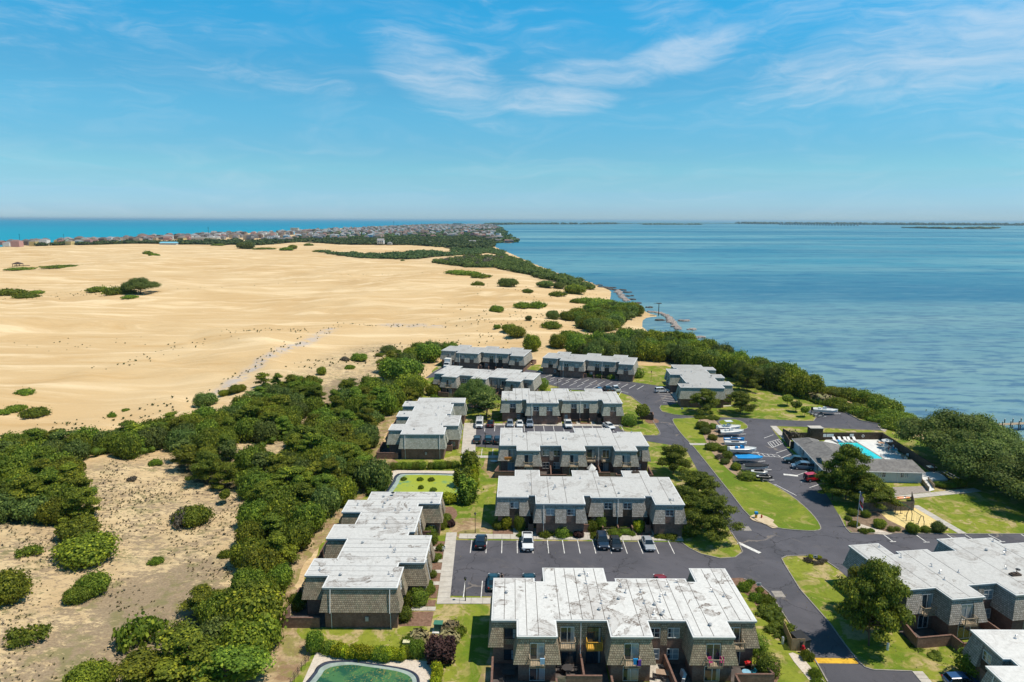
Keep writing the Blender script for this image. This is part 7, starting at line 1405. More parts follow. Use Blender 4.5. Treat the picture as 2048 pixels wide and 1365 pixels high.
pg = thing('pergola_frame', 'long low dark frame like planks beside the terrace', 'bench'); A0, B0 = Vector(un(1876, 948)), Vector(un(1912, 968)); e = (B0 - A0).normalized(); q = Vector((-e.y, e.x))
for k in range(3): m = MB(); A1, B1 = A0 + q * k * .7, B0 + q * k * .7; m.prism([A1, B1, B1 + q * .3, A1 + q * .3], .3 + .2 * k, .36 + .2 * k, bottom=True); m.build('plank', M_FASCIA if k else M_DARKWOOD, pg)
m = MB()
for k in range(4): c = A0 + (B0 - A0) * k / 3; m.box(c.x - .06, c.x + .06, c.y, c.y + 1.5, 0, .3)
m.build('support', M_DARKWOOD, pg)
gr = thing('picnic_shelter', 'small table like shelter with white top behind the terrace', 'shelter', Gz(1862, 945, .1)); m = MB(); m.box(-.9, .9, -.6, .6, 1.3, 1.4); m.build('top', M_CHW, gr); m = MB()
for x in (-.8, .8):
    for y in (-.5, .5): m.tube((x, y, 0), (x, y, 1.3), .04, 5)
m.build('posts', M_METAL, gr)
# kayak yard
ky = thing('wooden_fence', 'grey wooden fence around the kayak yard under the pine', 'fence')
def boardfence(parent, s, h, mat, w=.3, name='board', z=0):
    p = wpt(s)
    for a, b in zip(p[:-1], p[1:]):
        k = max(1, int((b - a).length / w)); d = (b - a) / k; e = d.normalized(); q = Vector((-e.y, e.x, 0)) * .03
        for i in range(k): c0 = a + d * i + e * .012; c1 = a + d * (i + 1) - e * .012; m = MB(); m.prism([c0 - q, c1 - q, c1 + q, c0 + q], z, z + h + random.uniform(-.02, .02)); m.build(name, mat, parent)
boardfence(ky, '1722,1024 1827,1022 1822,1000', 1.9, flat('grey_fence_wood', (.15, .13, .105), .9, var=.3, scale=2), .45)
for i, (x, y, c, lb) in enumerate(((1722, 994, (.02, .16, .50), 'blue kayak on the rack under the big pine'), (1736, 996, (.03, .30, .60), 'light blue kayak right of the darker blue one'), (1752, 992, (.70, .50, .02), 'yellow kayak behind the light blue one'), (1757, 1008, (.02, .20, .18), 'dark green kayak in the middle of the kayak yard'), (1790, 1006, (.55, .18, .04), 'long orange kayak in the middle of the kayak yard'), (1809, 1004, (.75, .22, .02), 'bright orange kayak at the right end of the kayak yard'), (1742, 1006, (.60, .60, .58), 'white kayak at the left of the kayak yard'))):
    m = MB(); m.loft([[(x_ , math.cos(a) * .36 * f, .9 + math.sin(a) * .18 * f + k) for a in np.linspace(0, 2 * math.pi, 8, endpoint=False)] for x_, f, k in ((-1.9, .05, .18), (-1.3, .6, .04), (-.4, 1, 0), (.5, 1, 0), (1.3, .6, .04), (1.9, .05, .18))])
    o = tag(m.build('kayak', paint(c, 'kayak_plastic'), smooth=True, loc=Gz(x, y, .1), rz=R(random.uniform(-12, 12))), lb, 'kayak'); m = MB(); m.tube((0, 0, 1.05), (0, 0, 1.09), .25, 10); mkobj('cockpit', m.mesh('cockpit', M_BLACK), o)
# swing set
sw = thing('swing_set', 'green metal swing set with three arched legs on yellow sand', 'swing set'); M_SWG = flat('green_enamel', (.02, .11, .075), .4); tops = []
for (lx, ly), (rx, ry), ty in (((1790, 1029), (1801, 1028), 1006), ((1812, 1043), (1823, 1042), 1021), ((1835, 1059), (1847, 1058), 1035)):
    a, b = Gz(lx, ly, .05), Gz(rx, ry, .05); mid = (a + b) / 2; H = 2.6; pts = [a] + [a.lerp(b, t) + Vector((0, 0, H * (1 - abs(2 * t - 1) ** 4) * (1 if t in (.5,) else 1))) for t in (.02, .1, .25, .5, .75, .9, .98)] + [b]; pts[1].z = 1.6; pts[-2].z = 1.6; m = MB(); m.path([tuple(p) for p in pts], .055, 6); m.build('leg_arch', M_METAL, sw); tops.append(Vector((mid.x, mid.y, H + .02)))
for a, b in zip(tops[:-1], tops[1:]):
    m = MB(); m.tube(a, b, .055, 6); m.build('top_bar', M_SWG, sw)
    for t in (.3, .68):
        c = a.lerp(b, t); d_ = (b - a).normalized(); s = MB(); s.tube(c - d_ * .22, c - d_ * .22 - Vector((0, 0, 2.0)), .012, 4); s.tube(c + d_ * .22, c + d_ * .22 - Vector((0, 0, 2.0)), .012, 4); ss_ = s.build('swing_chain', M_METAL, sw); g = MB(); q_ = c - Vector((0, 0, 2.02)); g.box(q_.x - .25, q_.x + .25, q_.y - .1, q_.y + .1, q_.z - .02, q_.z + .02); mkobj('swing_seat', g.mesh('swing_seat', M_BLACK), ss_)
m = MB(); m.box(-.9, .9, -.05, .05, 0, .5); tag(m.build('bicycle_rack', M_METAL, loc=Gz(1889, 1061, .1), rz=.5), 'low dark rack at the end of the walk by the play sand', 'rack')
# dumpster corral
dc = thing('dumpster_enclosure', 'open board enclosure beside the entrance road', 'fence'); boardfence(dc, '1582,1302 1566,1266', 1.75, flat('tan_fence_wood', (.36, .25, .14), .85, var=.2, scale=3), .16); boardfence(dc, '1582,1302 1609,1302', 1.75, MC[('tan_fence_wood', (.36, .25, .14), .85)], .16)
d_ = thing('dumpster', 'dark dumpster with a sloping black lid inside the board enclosure', 'dumpster', Gz(1600, 1292, .04), R(20)); m = MB(); m.loft([[(x, -.9, 0), (x, -.95, 1.25), (x, .95, 1.5), (x, .9, 0)] for x in (-.8, .8)]); m.build('bin', flat('dark_green_steel', (.02, .035, .03), .6), d_, recalc=True); m = MB(); m.add([(-.9, -1.0, 1.27), (.9, -1.0, 1.27), (.9, 1.0, 1.55), (-.9, 1.0, 1.55), (-.9, -1.0, 1.33), (.9, -1.0, 1.33), (.9, 1.0, 1.61), (-.9, 1.0, 1.61)], [(0, 3, 2, 1), (4, 5, 6, 7), (0, 1, 5, 4), (1, 2, 6, 5), (2, 3, 7, 6), (3, 0, 4, 7)]); m.build('lid', M_BLKC, d_)
def hydrant(px, py, col, label, s=1.0):
    t = thing('fire_hydrant', label, 'hydrant', Gz(px, py, .05), 0, scale=s); mt = flat('hydrant_%d' % (px), col, .5); m = MB(); m.tube((0, 0, 0), (0, 0, .08), .18, 8); m.tube((0, 0, .08), (0, 0, .58), .12, 10); m.ball((0, 0, .6), .14, 8, 6); m.build('barrel', mt, t); m = MB(); m.tube((-.2, 0, .42), (.2, 0, .42), .06, 8); m.tube((0, -.2, .36), (0, 0, .36), .07, 8); m.build('outlets', mt, t)
hydrant(1605.5, 1306, (.45, .01, .02), 'red hydrant by the corner of the board enclosure', 1.5); hydrant(1523, 1037, (.40, .03, .01), 'small red hydrant on the sand patch of the lawn strip')
t = thing('waste_station', 'blue topped yellow post on the lawn strip beside the red hydrant', 'post', Gz(1512, 1036, .13)); m = MB(); m.box(-.18, .18, -.15, .15, 0, .75); m.build('post', M_YPAINT, t); m = MB(); m.box(-.28, .28, -.25, .25, .75, 1.2); m.build('box', M_BLUEC, t)
# utility boxes, small signs
t = thing('transformer_box', 'green metal transformer box on a pale pad near the long left block', 'utility box', Gz(877, 1261, .03), R(-3)); m = MB(); m.box(-.55, .55, -.45, .45, .1, 1.15); m.build('cabinet', flat('green_cabinet', (.035, .13, .085), .5), t); m = MB(); m.box(-.62, .62, -.52, .5, 1.15, 1.22); m.build('lid', flat('green_cabinet_lid', (.06, .19, .12), .5), t); m = MB(); m.box(-.75, .7, -.85, .6, 0, .1); m.build('pad', M_WHITE, t)
t = thing('utility_box', 'cream coloured utility box in the mulch by the purple shrub', 'utility box', Gz(813, 1294, .03)); m = MB(); m.box(-.42, .42, -.3, .3, 0, .75); m.build('cabinet', flat('cream_cabinet', (.52, .48, .26), .6), t); m = MB(); m.box(-.46, .46, -.34, .34, .75, .82); m.build('lid', flat('cream_lid', (.62, .58, .36), .6), t)
for px, py, lb in ((1775, 1300, 'white utility post on the lawn beside the tall pine'), (1565, 1288, 'white utility post beside the ivy and enclosure')): m = MB(); m.tube((0, 0, 0), (0, 0, .9), .16, 10); o = tag(m.build('utility_post', M_CHW, loc=Gz(px, py, .05)), lb, 'post'); c_ = MB(); c_.tube((0, 0, .9), (0, 0, 1.02), .19, 10, .12); mkobj('cap', c_.mesh('cap', M_GALV), o)
for px, py, lb in ((1630, 1121, 'small white sign in the flower island at the junction'), (1517, 1177, 'small white sign in the corner bed by the entrance road'), (1364, 822, 'small white sign at the drive of the block by the sound')):
    t = thing('small_sign', lb, 'sign', Gz(px, py, .13)); m = MB(); m.box(-.03, .03, -.03, .03, 0, .8); m.build('post', M_METAL, t); m = MB(); m.box(-.35, .35, -.06, -.03, .45, .95); m.build('panel', M_CHW, t); m = MB(); m.box(-.22, .22, -.07, -.062, .62, .68); m.box(-.22, .1, -.07, -.062, .74, .80); m.build('lettering', M_METAL, t)
for i, (px, py, k) in enumerate(((1613, 1121, 'low'), (1621, 1125, 'low'), (1632, 1128, 'low'), (1641, 1127, 'low'), (1648, 1124, 'low'), (1622, 1116, 'golden'), (1636, 1117, 'golden'))): P('sparse' if k == 'low' else k, px, py, .55, .5, '%s plant from the left in the silvery flower bed of the junction island' % ORD[i], 'flower bed plants', 1 if k == 'low' else None, z=.13)
# table tent etc on patios: front block patios (the block's local frame: u to the right, v away from its entrance side)
def AP(u, v, z=.08): return Vector((-2.3 + u, 88.9 - v, z))
table(AP(2.0, 12.7), .75, M_CHD, 'dark square table on the leftmost front patio', square=True)
chair(AP(1.2, 14.4), .4, M_CHD, 'dark chair before the square table on the leftmost patio'); table(AP(9.4, 11.8), .7, M_CHD, 'dark round table on the second front patio')
for a, lb in ((0, 'right of'), (1.6, 'behind'), (3.1, 'left of'), (4.7, 'before')): chair(AP(9.4 + 1.05 * math.cos(a), 11.8 - 1.05 * math.sin(a)), a + math.pi / 2, M_CHD, 'dark chair %s the round table on the second front patio' % lb)
table(AP(21.2, 12.6), .85, flat('tan_table', (.34, .24, .17), .6), 'tan table on the pale paved patio', square=True, rz=-.2)
for u, v, lb in ((20.1, 13.0, 'left of'), (22.3, 12.2, 'right of'), (21.0, 13.8, 'before'), (21.4, 11.6, 'behind')): chair(AP(u, v), u, M_CHD, 'wrought dark chair %s the tan table on the pale patio' % lb)
table(AP(31.6, 12.5), .55, flat('pale_blue_table', (.22, .42, .55), .5), 'pale blue round table on the rightmost front patio'); chair(AP(32.6, 12.3), -1.2, M_TEALP, 'blue chair right of the pale blue table'); chair(AP(30.8, 13.2), 2, M_TEALP, 'blue chair before the pale blue table')
m = MB(); m.box(-.4, .4, -.25, .25, .7, .95); m.ball((0, 0, .95), .32, 8, 6, sz=.6); o = tag(m.build('barbecue_grill', flat('grill_red', (.5, .02, .02), .4), loc=AP(32.3, 11.0)), 'red barbecue grill at the back of the rightmost patio', 'grill'); m = MB(); m.box(-.35, .35, -.2, .2, 0, .7); mkobj('cart', m.mesh('cart', M_METAL), o)
m = MB(); m.loft([[(x, y0, 0), (x, y0 - .15, .75), (x, y0 + .2, .8), (x, y0 + .35, 0)] for x, y0 in ((-1.0, 0), (0, -.3), (1.0, 0))]); o = tag(m.build('kayak', M_CHW, loc=AP(23.6, 13.0, .08), rz=R(80)), 'pale hull leaning on the dividing wall of the pale patio', 'kayak')
for u, mt, lb in ((26.5, M_CHR, 'left'), (27.9, M_CHR, 'right')): chair(Vector((-2.3 + u, 88.9 - 14.1, 2.87)), .3 if u < 27 else -.3, mt, 'magenta folding chair on the balcony above the sliding door, %s of two' % lb)
for u, z0_, mt, lb in ((17.35, 3.2, M_BLUEC, 'turquoise and blue towel hung over a front balcony rail'), (17.75, 3.05, flat('purple_towel', (.12, .04, .28), .8), 'purple towel hung beside the blue one on a front balcony rail'), (6.1, 3.2, flat('pale_blue_towel', (.30, .45, .62), .8), 'pale blue towel hung over the leftmost front balcony')):
    m = MB(); y = 88.9 - 13.4 - 1.21; m.box(-.28, .28, -.02, .02, 0, .72); m.box(-.28, .28, -.02, .14, .72, .76); tag(m.build('beach_towel', mt, loc=(-2.3 + u, y, z0_)), lb, 'towel')
# towels and small things on the third block
def EP(u, v, z=.08): a = R(180); return Vector((30.7 - u, 156.8 - v, z))
m = MB(); m.box(-.9, .9, -.02, .02, 0, .55); m.box(-.9, .9, -.02, .16, .55, .59); tag(m.build('beach_towel', flat('orange_towel', (.60, .22, .04), .8), loc=EP(31.4, 11.25, 3.25)), 'orange towel over the leftmost balcony of the third block', 'towel')
u = thing('umbrella', 'closed white sail umbrella on the third block patio', 'umbrella', EP(12.9, 12.2, .08)); m = MB(); m.tube((0, 0, 0), (0, 0, 2.6), .03, 6); m.build('pole', M_WHITE, u); m = MB(); m.tube((0, 0, 1.5), (0, 0, 2.7), 1.15, 5, .02); m.build('canopy', M_CHW, u)
for u_, lb in ((4.5, 'right'), (11.5, 'centre'), (21.5, 'left')): table(EP(u_, 12.0), .6, M_CHD, 'dark table on the %s patio of the third block' % lb); chair(EP(u_ + .9, 12.2), 1, M_CHD, 'dark chair beside the %s patio table of the third block' % lb)
m = MB(); m.loft([[(math.cos(a) * r_, math.sin(a) * r_ * .6, z) for a in np.linspace(0, 6.28, 8, endpoint=False)] for z, r_ in ((0, .3), (.25, .9), (.35, .95))]); tag(m.build('skiff', M_CHW, loc=Gz(988, 925, .05)), 'small white hull lying on the lawn left of the third block', 'boat')
chair(Gz(1431, 1073, .05), 2.6, M_CHW, 'white garden chair on the lawn under the nearest roadside pine'); chair(Gz(887, 1102, .13), -1.2, M_CHW, 'white garden chair on the walk beside the long left block')
# ponds
def pond(outer, liner, inner, label, water_mat, group=None, z=.05):
    sheet('gravel_surround', crom(wpoly(outer), 2) if len(outer.split()) > 5 else wpoly(outer), z, M_GRAVEL); L = crom(wpoly(liner), 4); I = crom(wpoly(inner), 4)
    o = thing('pond', label, 'pond'); M_LIN = flat('pond_liner', (.035, .040, .060), .35, spec=.6, var=.3, scale=1.2)
    A1 = L; B1 = [tuple(Vector(a) + (Vector(b) - Vector(a)) * .42) for a, b in zip(L, I)]; m = MB(); n = len(L)
    m.add([(p[0], p[1], z + .015) for p in A1] + [(p[0], p[1], z + .12 + random.uniform(-.03, .03)) for p in [tuple(Vector(a) + (Vector(b) - Vector(a)) * .2) for a, b in zip(L, I)]] + [(p[0], p[1], z + .02) for p in B1], [(i, (i + 1) % n, n + (i + 1) % n, n + i) for i in range(n)] + [(n + i, n + (i + 1) % n, 2 * n + (i + 1) % n, 2 * n + i) for i in range(n)]); m.build('liner', M_LIN, o)
    m = MB(); m.add([(p[0], p[1], z + .02) for p in B1] + [(p[0], p[1], z + .012) for p in I], [(i, (i + 1) % n, n + (i + 1) % n, n + i) for i in range(n)]); m.build('shallow_edge', flat('algae_edge', (.30, .36, .32), .5, var=.2, obj=False, scale=.8), o)
    sheet('pond_water', I, z + .014, water_mat, o, None)
def m_pond(name, a, b, c, s1=.35, lo=.45):
    m, nt, bs = new_mat(name); p = posn(nt); n = noise(nt, p, s1, 5, .6, dist=1.0); f = noise(nt, p, 5.0, 4, .7); cc = mixc(nt, sstep(nt, n, lo, lo + .12), a, b); cc = mixc(nt, mathn(nt, 'MULTIPLY', sstep(nt, f, .55, .62), sstep(nt, noise(nt, p, .2, 3), .42, .55)), cc, c); setc(nt, bs, cc); bs.inputs['Roughness'].default_value = .35; bump(nt, bs, f, .2, .03); return m
pond('632,1306 864,1324 858,1400 590,1400', '618,1390 628,1345 640,1330 660,1323 700,1322 745,1328 790,1334 820,1341 836,1352 840,1370 836,1395', '636,1390 644,1350 656,1338 676,1333 705,1331 745,1336 785,1342 808,1348 822,1357 825,1370 822,1390', 'dark green pond with black liner at the bottom edge', m_pond('pond_water_green', (.018, .085, .050), (.06, .16, .06), (.30, .26, .06)))
pond('787,941 930,943 925,1000 772,1000', '776,1000 786,962 792,951 810,947 900,948 918,952 922,975 918,1000', '790,1000 798,966 804,955 820,951 895,952 909,956 912,975 908,1000', 'algae covered yellow green pond behind the long left block', m_pond('pond_water_algae', (.32, .37, .035), (.09, .26, .15), (.42, .44, .05), .14, .57))
row('low', '808,960 840,961 862,961', .8, .6, '%s green tussock from the left at the back of the algae pond', 'tussocks in the algae pond', z=.08); row('low', '842,977 866,982', .7, .6, '%s green tussock from the left in the middle of the algae pond', 'tussocks in the middle of the algae pond', z=.08)
walk('wooden_crossing', un(1379, 890), un(1418, 890), .7, .7, 10, .19)
st = thing('slope_rail', 'wooden stair rail going down the mulch slope beside the blue skiff', 'railing'); a, b = Gz(1418, 888, .1), Gz(1449, 907, .1); n = 5
for i in range(n + 1): c = a.lerp(b, i / n); m = MB(); m.box(c.x - .07, c.x + .07, c.y - .07, c.y + .07, 0, 1.1); m.build('post', M_WOOD, st)
for z_ in (.5, .78, 1.05): m = MB(); m.tube(a + Vector((0, 0, z_)), b + Vector((0, 0, z_)), .06, 4); m.build('rail', M_WOOD, st)
be = thing('brick_enclosure', 'small dark brick bin enclosure by the road bend', 'enclosure', Gz(1293, 838, .02), R(-8)); m = MB(); m.box(-1.9, 1.9, 1.2, 1.4, 0, 1.7); m.box(-1.9, -1.7, -1.4, 1.2, 0, 1.7); m.box(1.7, 1.9, -1.4, 1.2, 0, 1.7); m.build('wall', M_BRICK, be); m = MB(); m.box(-1.68, 1.68, -1.3, -1.2, .1, 1.6); m.build('gate', M_DARKWOOD, be); m = MB(); m.box(-1.2, 1.2, -.8, .9, 0, 1.3); m.build('bin', M_BLKC, be)
fe = thing('wire_fence', 'thin dark fence along the left side of the lower pond', 'fence'); a, b = Gz(581, 1375, .02), Gz(631, 1302, .02); n = 7
for i in range(n + 1): c = a.lerp(b, i / n); m = MB(); m.tube(c, c + Vector((0, 0, 1.25)), .035, 5); m.build('post', M_METAL, fe)
for z_ in (.5, .85, 1.22): m = MB(); m.tube(a + Vector((0, 0, z_)), b + Vector((0, 0, z_)), .018, 4); m.build('rail', M_METAL, fe)
# pier, breakwaters, navigation post
pr = thing('wooden_pier', 'wooden pier with paired posts running out into the sound', 'pier'); a = Vector((*un(1950, 868, .6), 0)); b = Vector((*un(2075, 846, .6), 0)); e3 = (b - a).normalized(); a = Vector((*un(1965, 851, .6), 0)); b = a + (Vector((*un(2048, 847, .6), 0)) - a) * 1.8; e3 = (b - a).normalized(); q3 = Vector((-e3.y, e3.x, 0)); L = (b - a).length; n = int(L / .6)
for i in range(n): c0 = a + e3 * (L * i / n + .02); c1 = a + e3 * (L * (i + 1) / n - .02); m = MB(); m.prism([c0 - q3 * .9, c1 - q3 * .9, c1 + q3 * .9, c0 + q3 * .9], .55, .62, bottom=True); m.build('plank', M_WOOD, pr)
k = int(L / 2.6)
for i in range(k + 1):
    c = a + e3 * (L * i / k)
    for s in (-1, 1): m = MB(); p_ = c + q3 * s; m.tube((p_.x, p_.y, WATER_Z - 1), (p_.x, p_.y, 1.75), .13, 7); po = m.build('piling', flat('tarred_piling', (.05, .075, .065), .85), pr); cp = MB(); cp.tube((p_.x, p_.y, 1.75), (p_.x, p_.y, 1.92), .15, 7, .02); mkobj('piling_cap', cp.mesh('piling_cap', M_CHW), po)
    m = MB(); m.tube(c - q3 + Vector((0, 0, .45)), c + q3 + Vector((0, 0, .45)), .09, 5); m.tube(c - q3 + Vector((0, 0, -1)), c - q3 + e3 * 1.3 + Vector((0, 0, .4)), .06, 4); m.build('crossbeam', M_DARKWOOD, pr)
M_ROCK = m_concrete('shore_rock', (.17, .14, .125), (.42, .36, .32), .9); M_ROCKD = m_concrete('wet_rock', (.045, .042, .04), (.13, .115, .10), .9)
def rocks(s, n, w, size, mat, label, group, name='breakwater'):
    p = wpt(s, WATER_Z); t = thing(name, label, 'breakwater', (0, 0, 0), 0, group); seg = [(b - a).length for a, b in zip(p[:-1], p[1:])] or [1]
    for i in range(n):
        if len(p) > 1: j = random.choices(range(len(seg)), seg)[0]; c = p[j].lerp(p[j + 1], random.random())
        else: c = p[0].copy()
        c += Vector((random.gauss(0, w), random.gauss(0, w), 0)); r_ = size * random.uniform(.5, 1.3); rr = []; m = MB(); ax = random.uniform(.8, 1.4)
        for k2, (z, f) in enumerate(((-.5, .8), (-.1, 1.05), (.35, .85), (.6, .35))): rr.append([(c.x + math.cos(a_) * r_ * f * ax * random.uniform(.8, 1.15), c.y + math.sin(a_) * r_ * f * random.uniform(.8, 1.15), WATER_Z + .25 + z * r_ * .8) for a_ in np.linspace(0, 6.28, 7, endpoint=False)])
        m.loft(rr); m.build('rock', mat, t)
rocks('1330,631 1338,636 1345,645 1352,654 1355,660', 90, .7, 1.35, M_ROCK, 'pale rock breakwater guarding the small beach', None); rocks('1296,624 1306,625 1318,627 1330,631', 34, .7, 1.0, M_ROCK, 'low line of rocks at the headland end of the beach', None)
rocks('1232,583 1238,587 1242,592 1250,600 1254,603', 60, 1.0, 1.6, M_ROCK, 'rock breakwater beyond the headland', None); rocks('1196,575 1212,576 1232,582', 50, 1.0, 1.4, M_ROCKD, 'dark rock line leading to the farther breakwater', None)
for i, (x, y, n, mt) in enumerate(((1197, 571.5, 8, M_ROCKD), (1222, 576, 12, M_ROCKD), (1246, 581, 10, M_ROCKD), (1253, 585.5, 9, M_ROCKD), (1256, 593, 9, M_ROCKD), (1266, 600, 10, M_ROCKD), (1277, 607.5, 10, M_ROCKD), (1297, 616, 10, M_ROCKD), (1318, 641.5, 22, M_ROCKD), (1370, 643, 20, M_ROCK), (1384, 660, 20, M_ROCK), (1398, 676, 26, M_ROCK))):
    rocks('%f,%f %f,%f' % (x - 4, y, x + 4, y), n, 1.0 if y < 620 else .7, 1.2, mt, ['farthest dark reef off the shore wood', 'dark reef before the farther breakwater', 'dark reef right of the farther breakwater, first of five', 'dark reef right of the farther breakwater, second of five', 'dark reef right of the farther breakwater, third of five', 'dark reef right of the farther breakwater, fourth of five', 'dark reef right of the farther breakwater, fifth of five', 'dark reef off the headland tip', 'dark seaweed covered rocks inside the lagoon', 'pale rock heap offshore, upper of two', 'pale rock heap offshore, lower of two', 'pale rocks where the coast wood meets the sound'][i], 'rock reefs along the sound', 'rock_reef')
t = thing('marker_post', 'tall post with a wide nest platform on the breakwater', 'post', (*un(1317, 632, WATER_Z), WATER_Z)); m = MB(); m.tube((0, 0, 0), (0, 0, 7.5), .28, 6, .22); m.build('pole', M_DARKWOOD, t); m = MB(); m.box(-1.5, 1.5, -1.0, 1.0, 7.5, 7.8); m.tube((-3.2, 0, 7.6), (-.5, 0, 7.7), .12, 5); m.build('platform', M_DARKWOOD, t)
t = thing('dune_pavilion', 'small dark pavilion beside the scrub line on the far left dune', 'pavilion', G(36, 533)); m = MB(); m.box(-4, 4, -3, 3, 2.4, 2.8); m.loft([[(-5, -4, 2.8), (5, -4, 2.8), (5, 4, 2.8), (-5, 4, 2.8)], [(-.5, -.5, 5), (.5, -.5, 5), (.5, .5, 5), (-.5, .5, 5)]]); m.build('roof', M_DARKWOOD, t); m = MB()
for x in (-4, 4):
    for y in (-3, 3): m.box(x - .2, x + .2, y - .2, y + .2, -1, 2.4)
m.box(-4.5, 14, -.2, .2, .6, 1.2); m.build('posts', M_DARKWOOD, t)

# ------------------------------------------------------------------ the town
HC = [('grey', (.26, .25, .25), (.15, .14, .14)), ('brown', (.19, .13, .10), (.11, .085, .07)), ('white', (.66, .66, .64), (.26, .25, .25)), ('pink', (.48, .27, .24), (.24, .14, .12)), ('blue', (.20, .38, .50), (.30, .32, .33)), ('tan', (.42, .33, .23), (.17, .13, .11)), ('yellow', (.58, .45, .20), (.22, .18, .15)), ('pale green', (.34, .45, .38), (.24, .24, .23))]
M_WIN = flat('far_window', (.03, .04, .05), .3, spec=.6)
def house_mb(kind, rnd):
    m = MB(); w = rnd.uniform(5, 7.5); d = rnd.uniform(5, 7); h = rnd.uniform(6.5, 9.0); p = rnd.uniform(1.5, 3.0) if kind != 2 else .5
    m.box(-w, w, -d, d, p, h, 0)
    for x in (-w + .5, w - .5):
        for y in (-d + .5, d - .5): m.box(x - .3, x + .3, y - .3, y + .3, -1.5, p, 1)
    m.box(-w - 2.2, -w, -d, d, p + 2.4, p + 2.8, 1); m.box(-w, w, -d - 2.0, -d, p + 2.4, p + 2.8, 1)
    for x in (-.6, 0, .6): m.box(x * w - .9, x * w + .9, -d - .06, -d, p + 3.2, p + 4.8, 2); m.box(x * w - .9, x * w + .9, -d - .06, -d, p + .5, p + 1.9, 2)
    o = .8
    if kind == 0: m.add([(-w - o, -d - o, h), (w + o, -d - o, h), (w + o, d + o, h), (-w - o, d + o, h), (-w * .35, 0, h + 3.2), (w * .35, 0, h + 3.2)], [(0, 1, 5, 4), (1, 2, 5), (2, 3, 4, 5), (3, 0, 4)], 1)
    elif kind == 1: m.add([(-w - o, -d - o, h), (w + o, -d - o, h), (w + o, d + o, h), (-w - o, d + o, h), (-w - o, 0, h + 3), (w + o, 0, h + 3)], [(0, 1, 5, 4), (2, 3, 4, 5)], 1); m.add([(-w, -d, h), (-w, d, h), (-w, 0, h + 2.6), (w, -d, h), (w, d, h), (w, 0, h + 2.6)], [(0, 1, 2), (3, 4, 5)], 0)
    else: m.box(-w - .3, w + .3, -d - .3, d + .3, h, h + .5, 1)
    return m
rnd = random.Random(3); HM = []
for ci, (nm, wc, rc) in enumerate(HC):
    for k in range(3): HM.append((nm, k, house_mb(k if k != 2 or ci in (0, 2, 5) else 1, rnd).mesh('house', [flat('house_wall_' + nm.replace(' ', '_'), wc, .8, var=.08), flat('house_roof_' + nm.replace(' ', '_'), rc, .85, var=.15), M_WIN])))
TOWN = [('oceanfront_left', 'on the left oceanfront', '0,491 60,489 150,484 300,477 480,468 480,476 350,483 220,487 100,490 0,495', 72, (3, 2, 1, 1, 0, 2, 1, 1), 24),
        ('town_mid', 'in the left half of town', '480,468 560,465 640,462 720,459 860,458 860,470 760,474 700,478 600,482 480,488', 110, (3, 2, 2, 2, 1, 2, 1, 1), 30),
        ('town_right', 'in the right half of town', '860,458 990,458 1000,468 1015,480 1000,486 960,478 900,472 860,470', 56, (3, 1, 3, 1, 1, 1, 0, 1), 34)]
GH = {}
hn = 0
for key, where, poly, n, wts, sp in TOWN:
    A = np.array(wpoly(poly, 1.0)); c = np.stack([RS.uniform(A[:, 0].min(), A[:, 0].max(), 9000), RS.uniform(A[:, 1].min(), A[:, 1].max(), 9000)], 1); c = c[sdf(c, A) < 0]; k = 0; done = []
    for x, y in c:
        if k >= n: break
        if any((x - a) ** 2 + (y - b) ** 2 < sp * sp for a, b in done): continue
        done.append((x, y)); ci = rnd.choices(range(8), wts)[0]; nm, kk, me = HM[ci * 3 + rnd.randrange(3)]; s = rnd.uniform(.85, 1.3)
        roofw = {0: 'hipped roof', 1: 'gable roof', 2: 'low roof'}[kk]; size = 'large' if s > 1.1 else 'small'
        o = mkobj('beach_house', me, None, (x, y, max(.8, H1(x, y))), rnd.choice((0, math.pi / 2, math.pi)) + rnd.uniform(-.25, .25), s); lb = '%s %s house with %s %s' % (size, nm, roofw, where)
        tag(o, lb, 'house', '%s %s houses with %s %s' % (size, nm, roofw, where)); GH.setdefault((size, nm, roofw, where), []).append(o); k += 1
P_ = lambda kind, px, py, label, ci, k, s, rz=0.0: tag(mkobj(kind, HM[ci * 3 + k][2], None, G(px, py), rz, s), label, 'house')
P_('beach_house', 762, 491, 'pale three storey house standing alone before the town wood', 2, 1, (1.1, 1, 1.25)); P_('beach_house', 780, 491.5, 'small pale house right of the tall lone one', 2, 0, (.7, .7, .8)); P_('beach_house', 858, 488, 'low house in the wood, pale green roofed', 7, 1, (1.2, .8, .6)); P_('beach_house', 884, 489, 'low tan house in the wood right of the green roofed one', 5, 1, (1, .8, .6)); P_('beach_house', 945, 488, 'pale house at the right side of the wood', 2, 1, (1.2, .8, .7)); P_('beach_house', 1022, 486, 'grey house on stilts at the lagoon point', 0, 0, (1.2, 1, .8)); P_('beach_house', 1034, 482, 'brown house on the point jutting into the sound', 1, 0, (1.3, 1.2, .7)); P_('beach_house', 1014, 487, 'pink house near the docks of the point', 3, 1, (1, .8, .8)); P_('beach_house', 996, 486, 'grey house at the shore left of the docks', 0, 1, 1.0)
for (size, nm, roofw, where), os_ in GH.items():
    for i, o in enumerate(sorted(os_, key=lambda q: q.location.x / q.location.y)): o['label'] = '%s %s %s %sed house from the left %s' % (ORD[min(i, 15)] if len(os_) > 1 else 'only', size, nm, roofw, where)
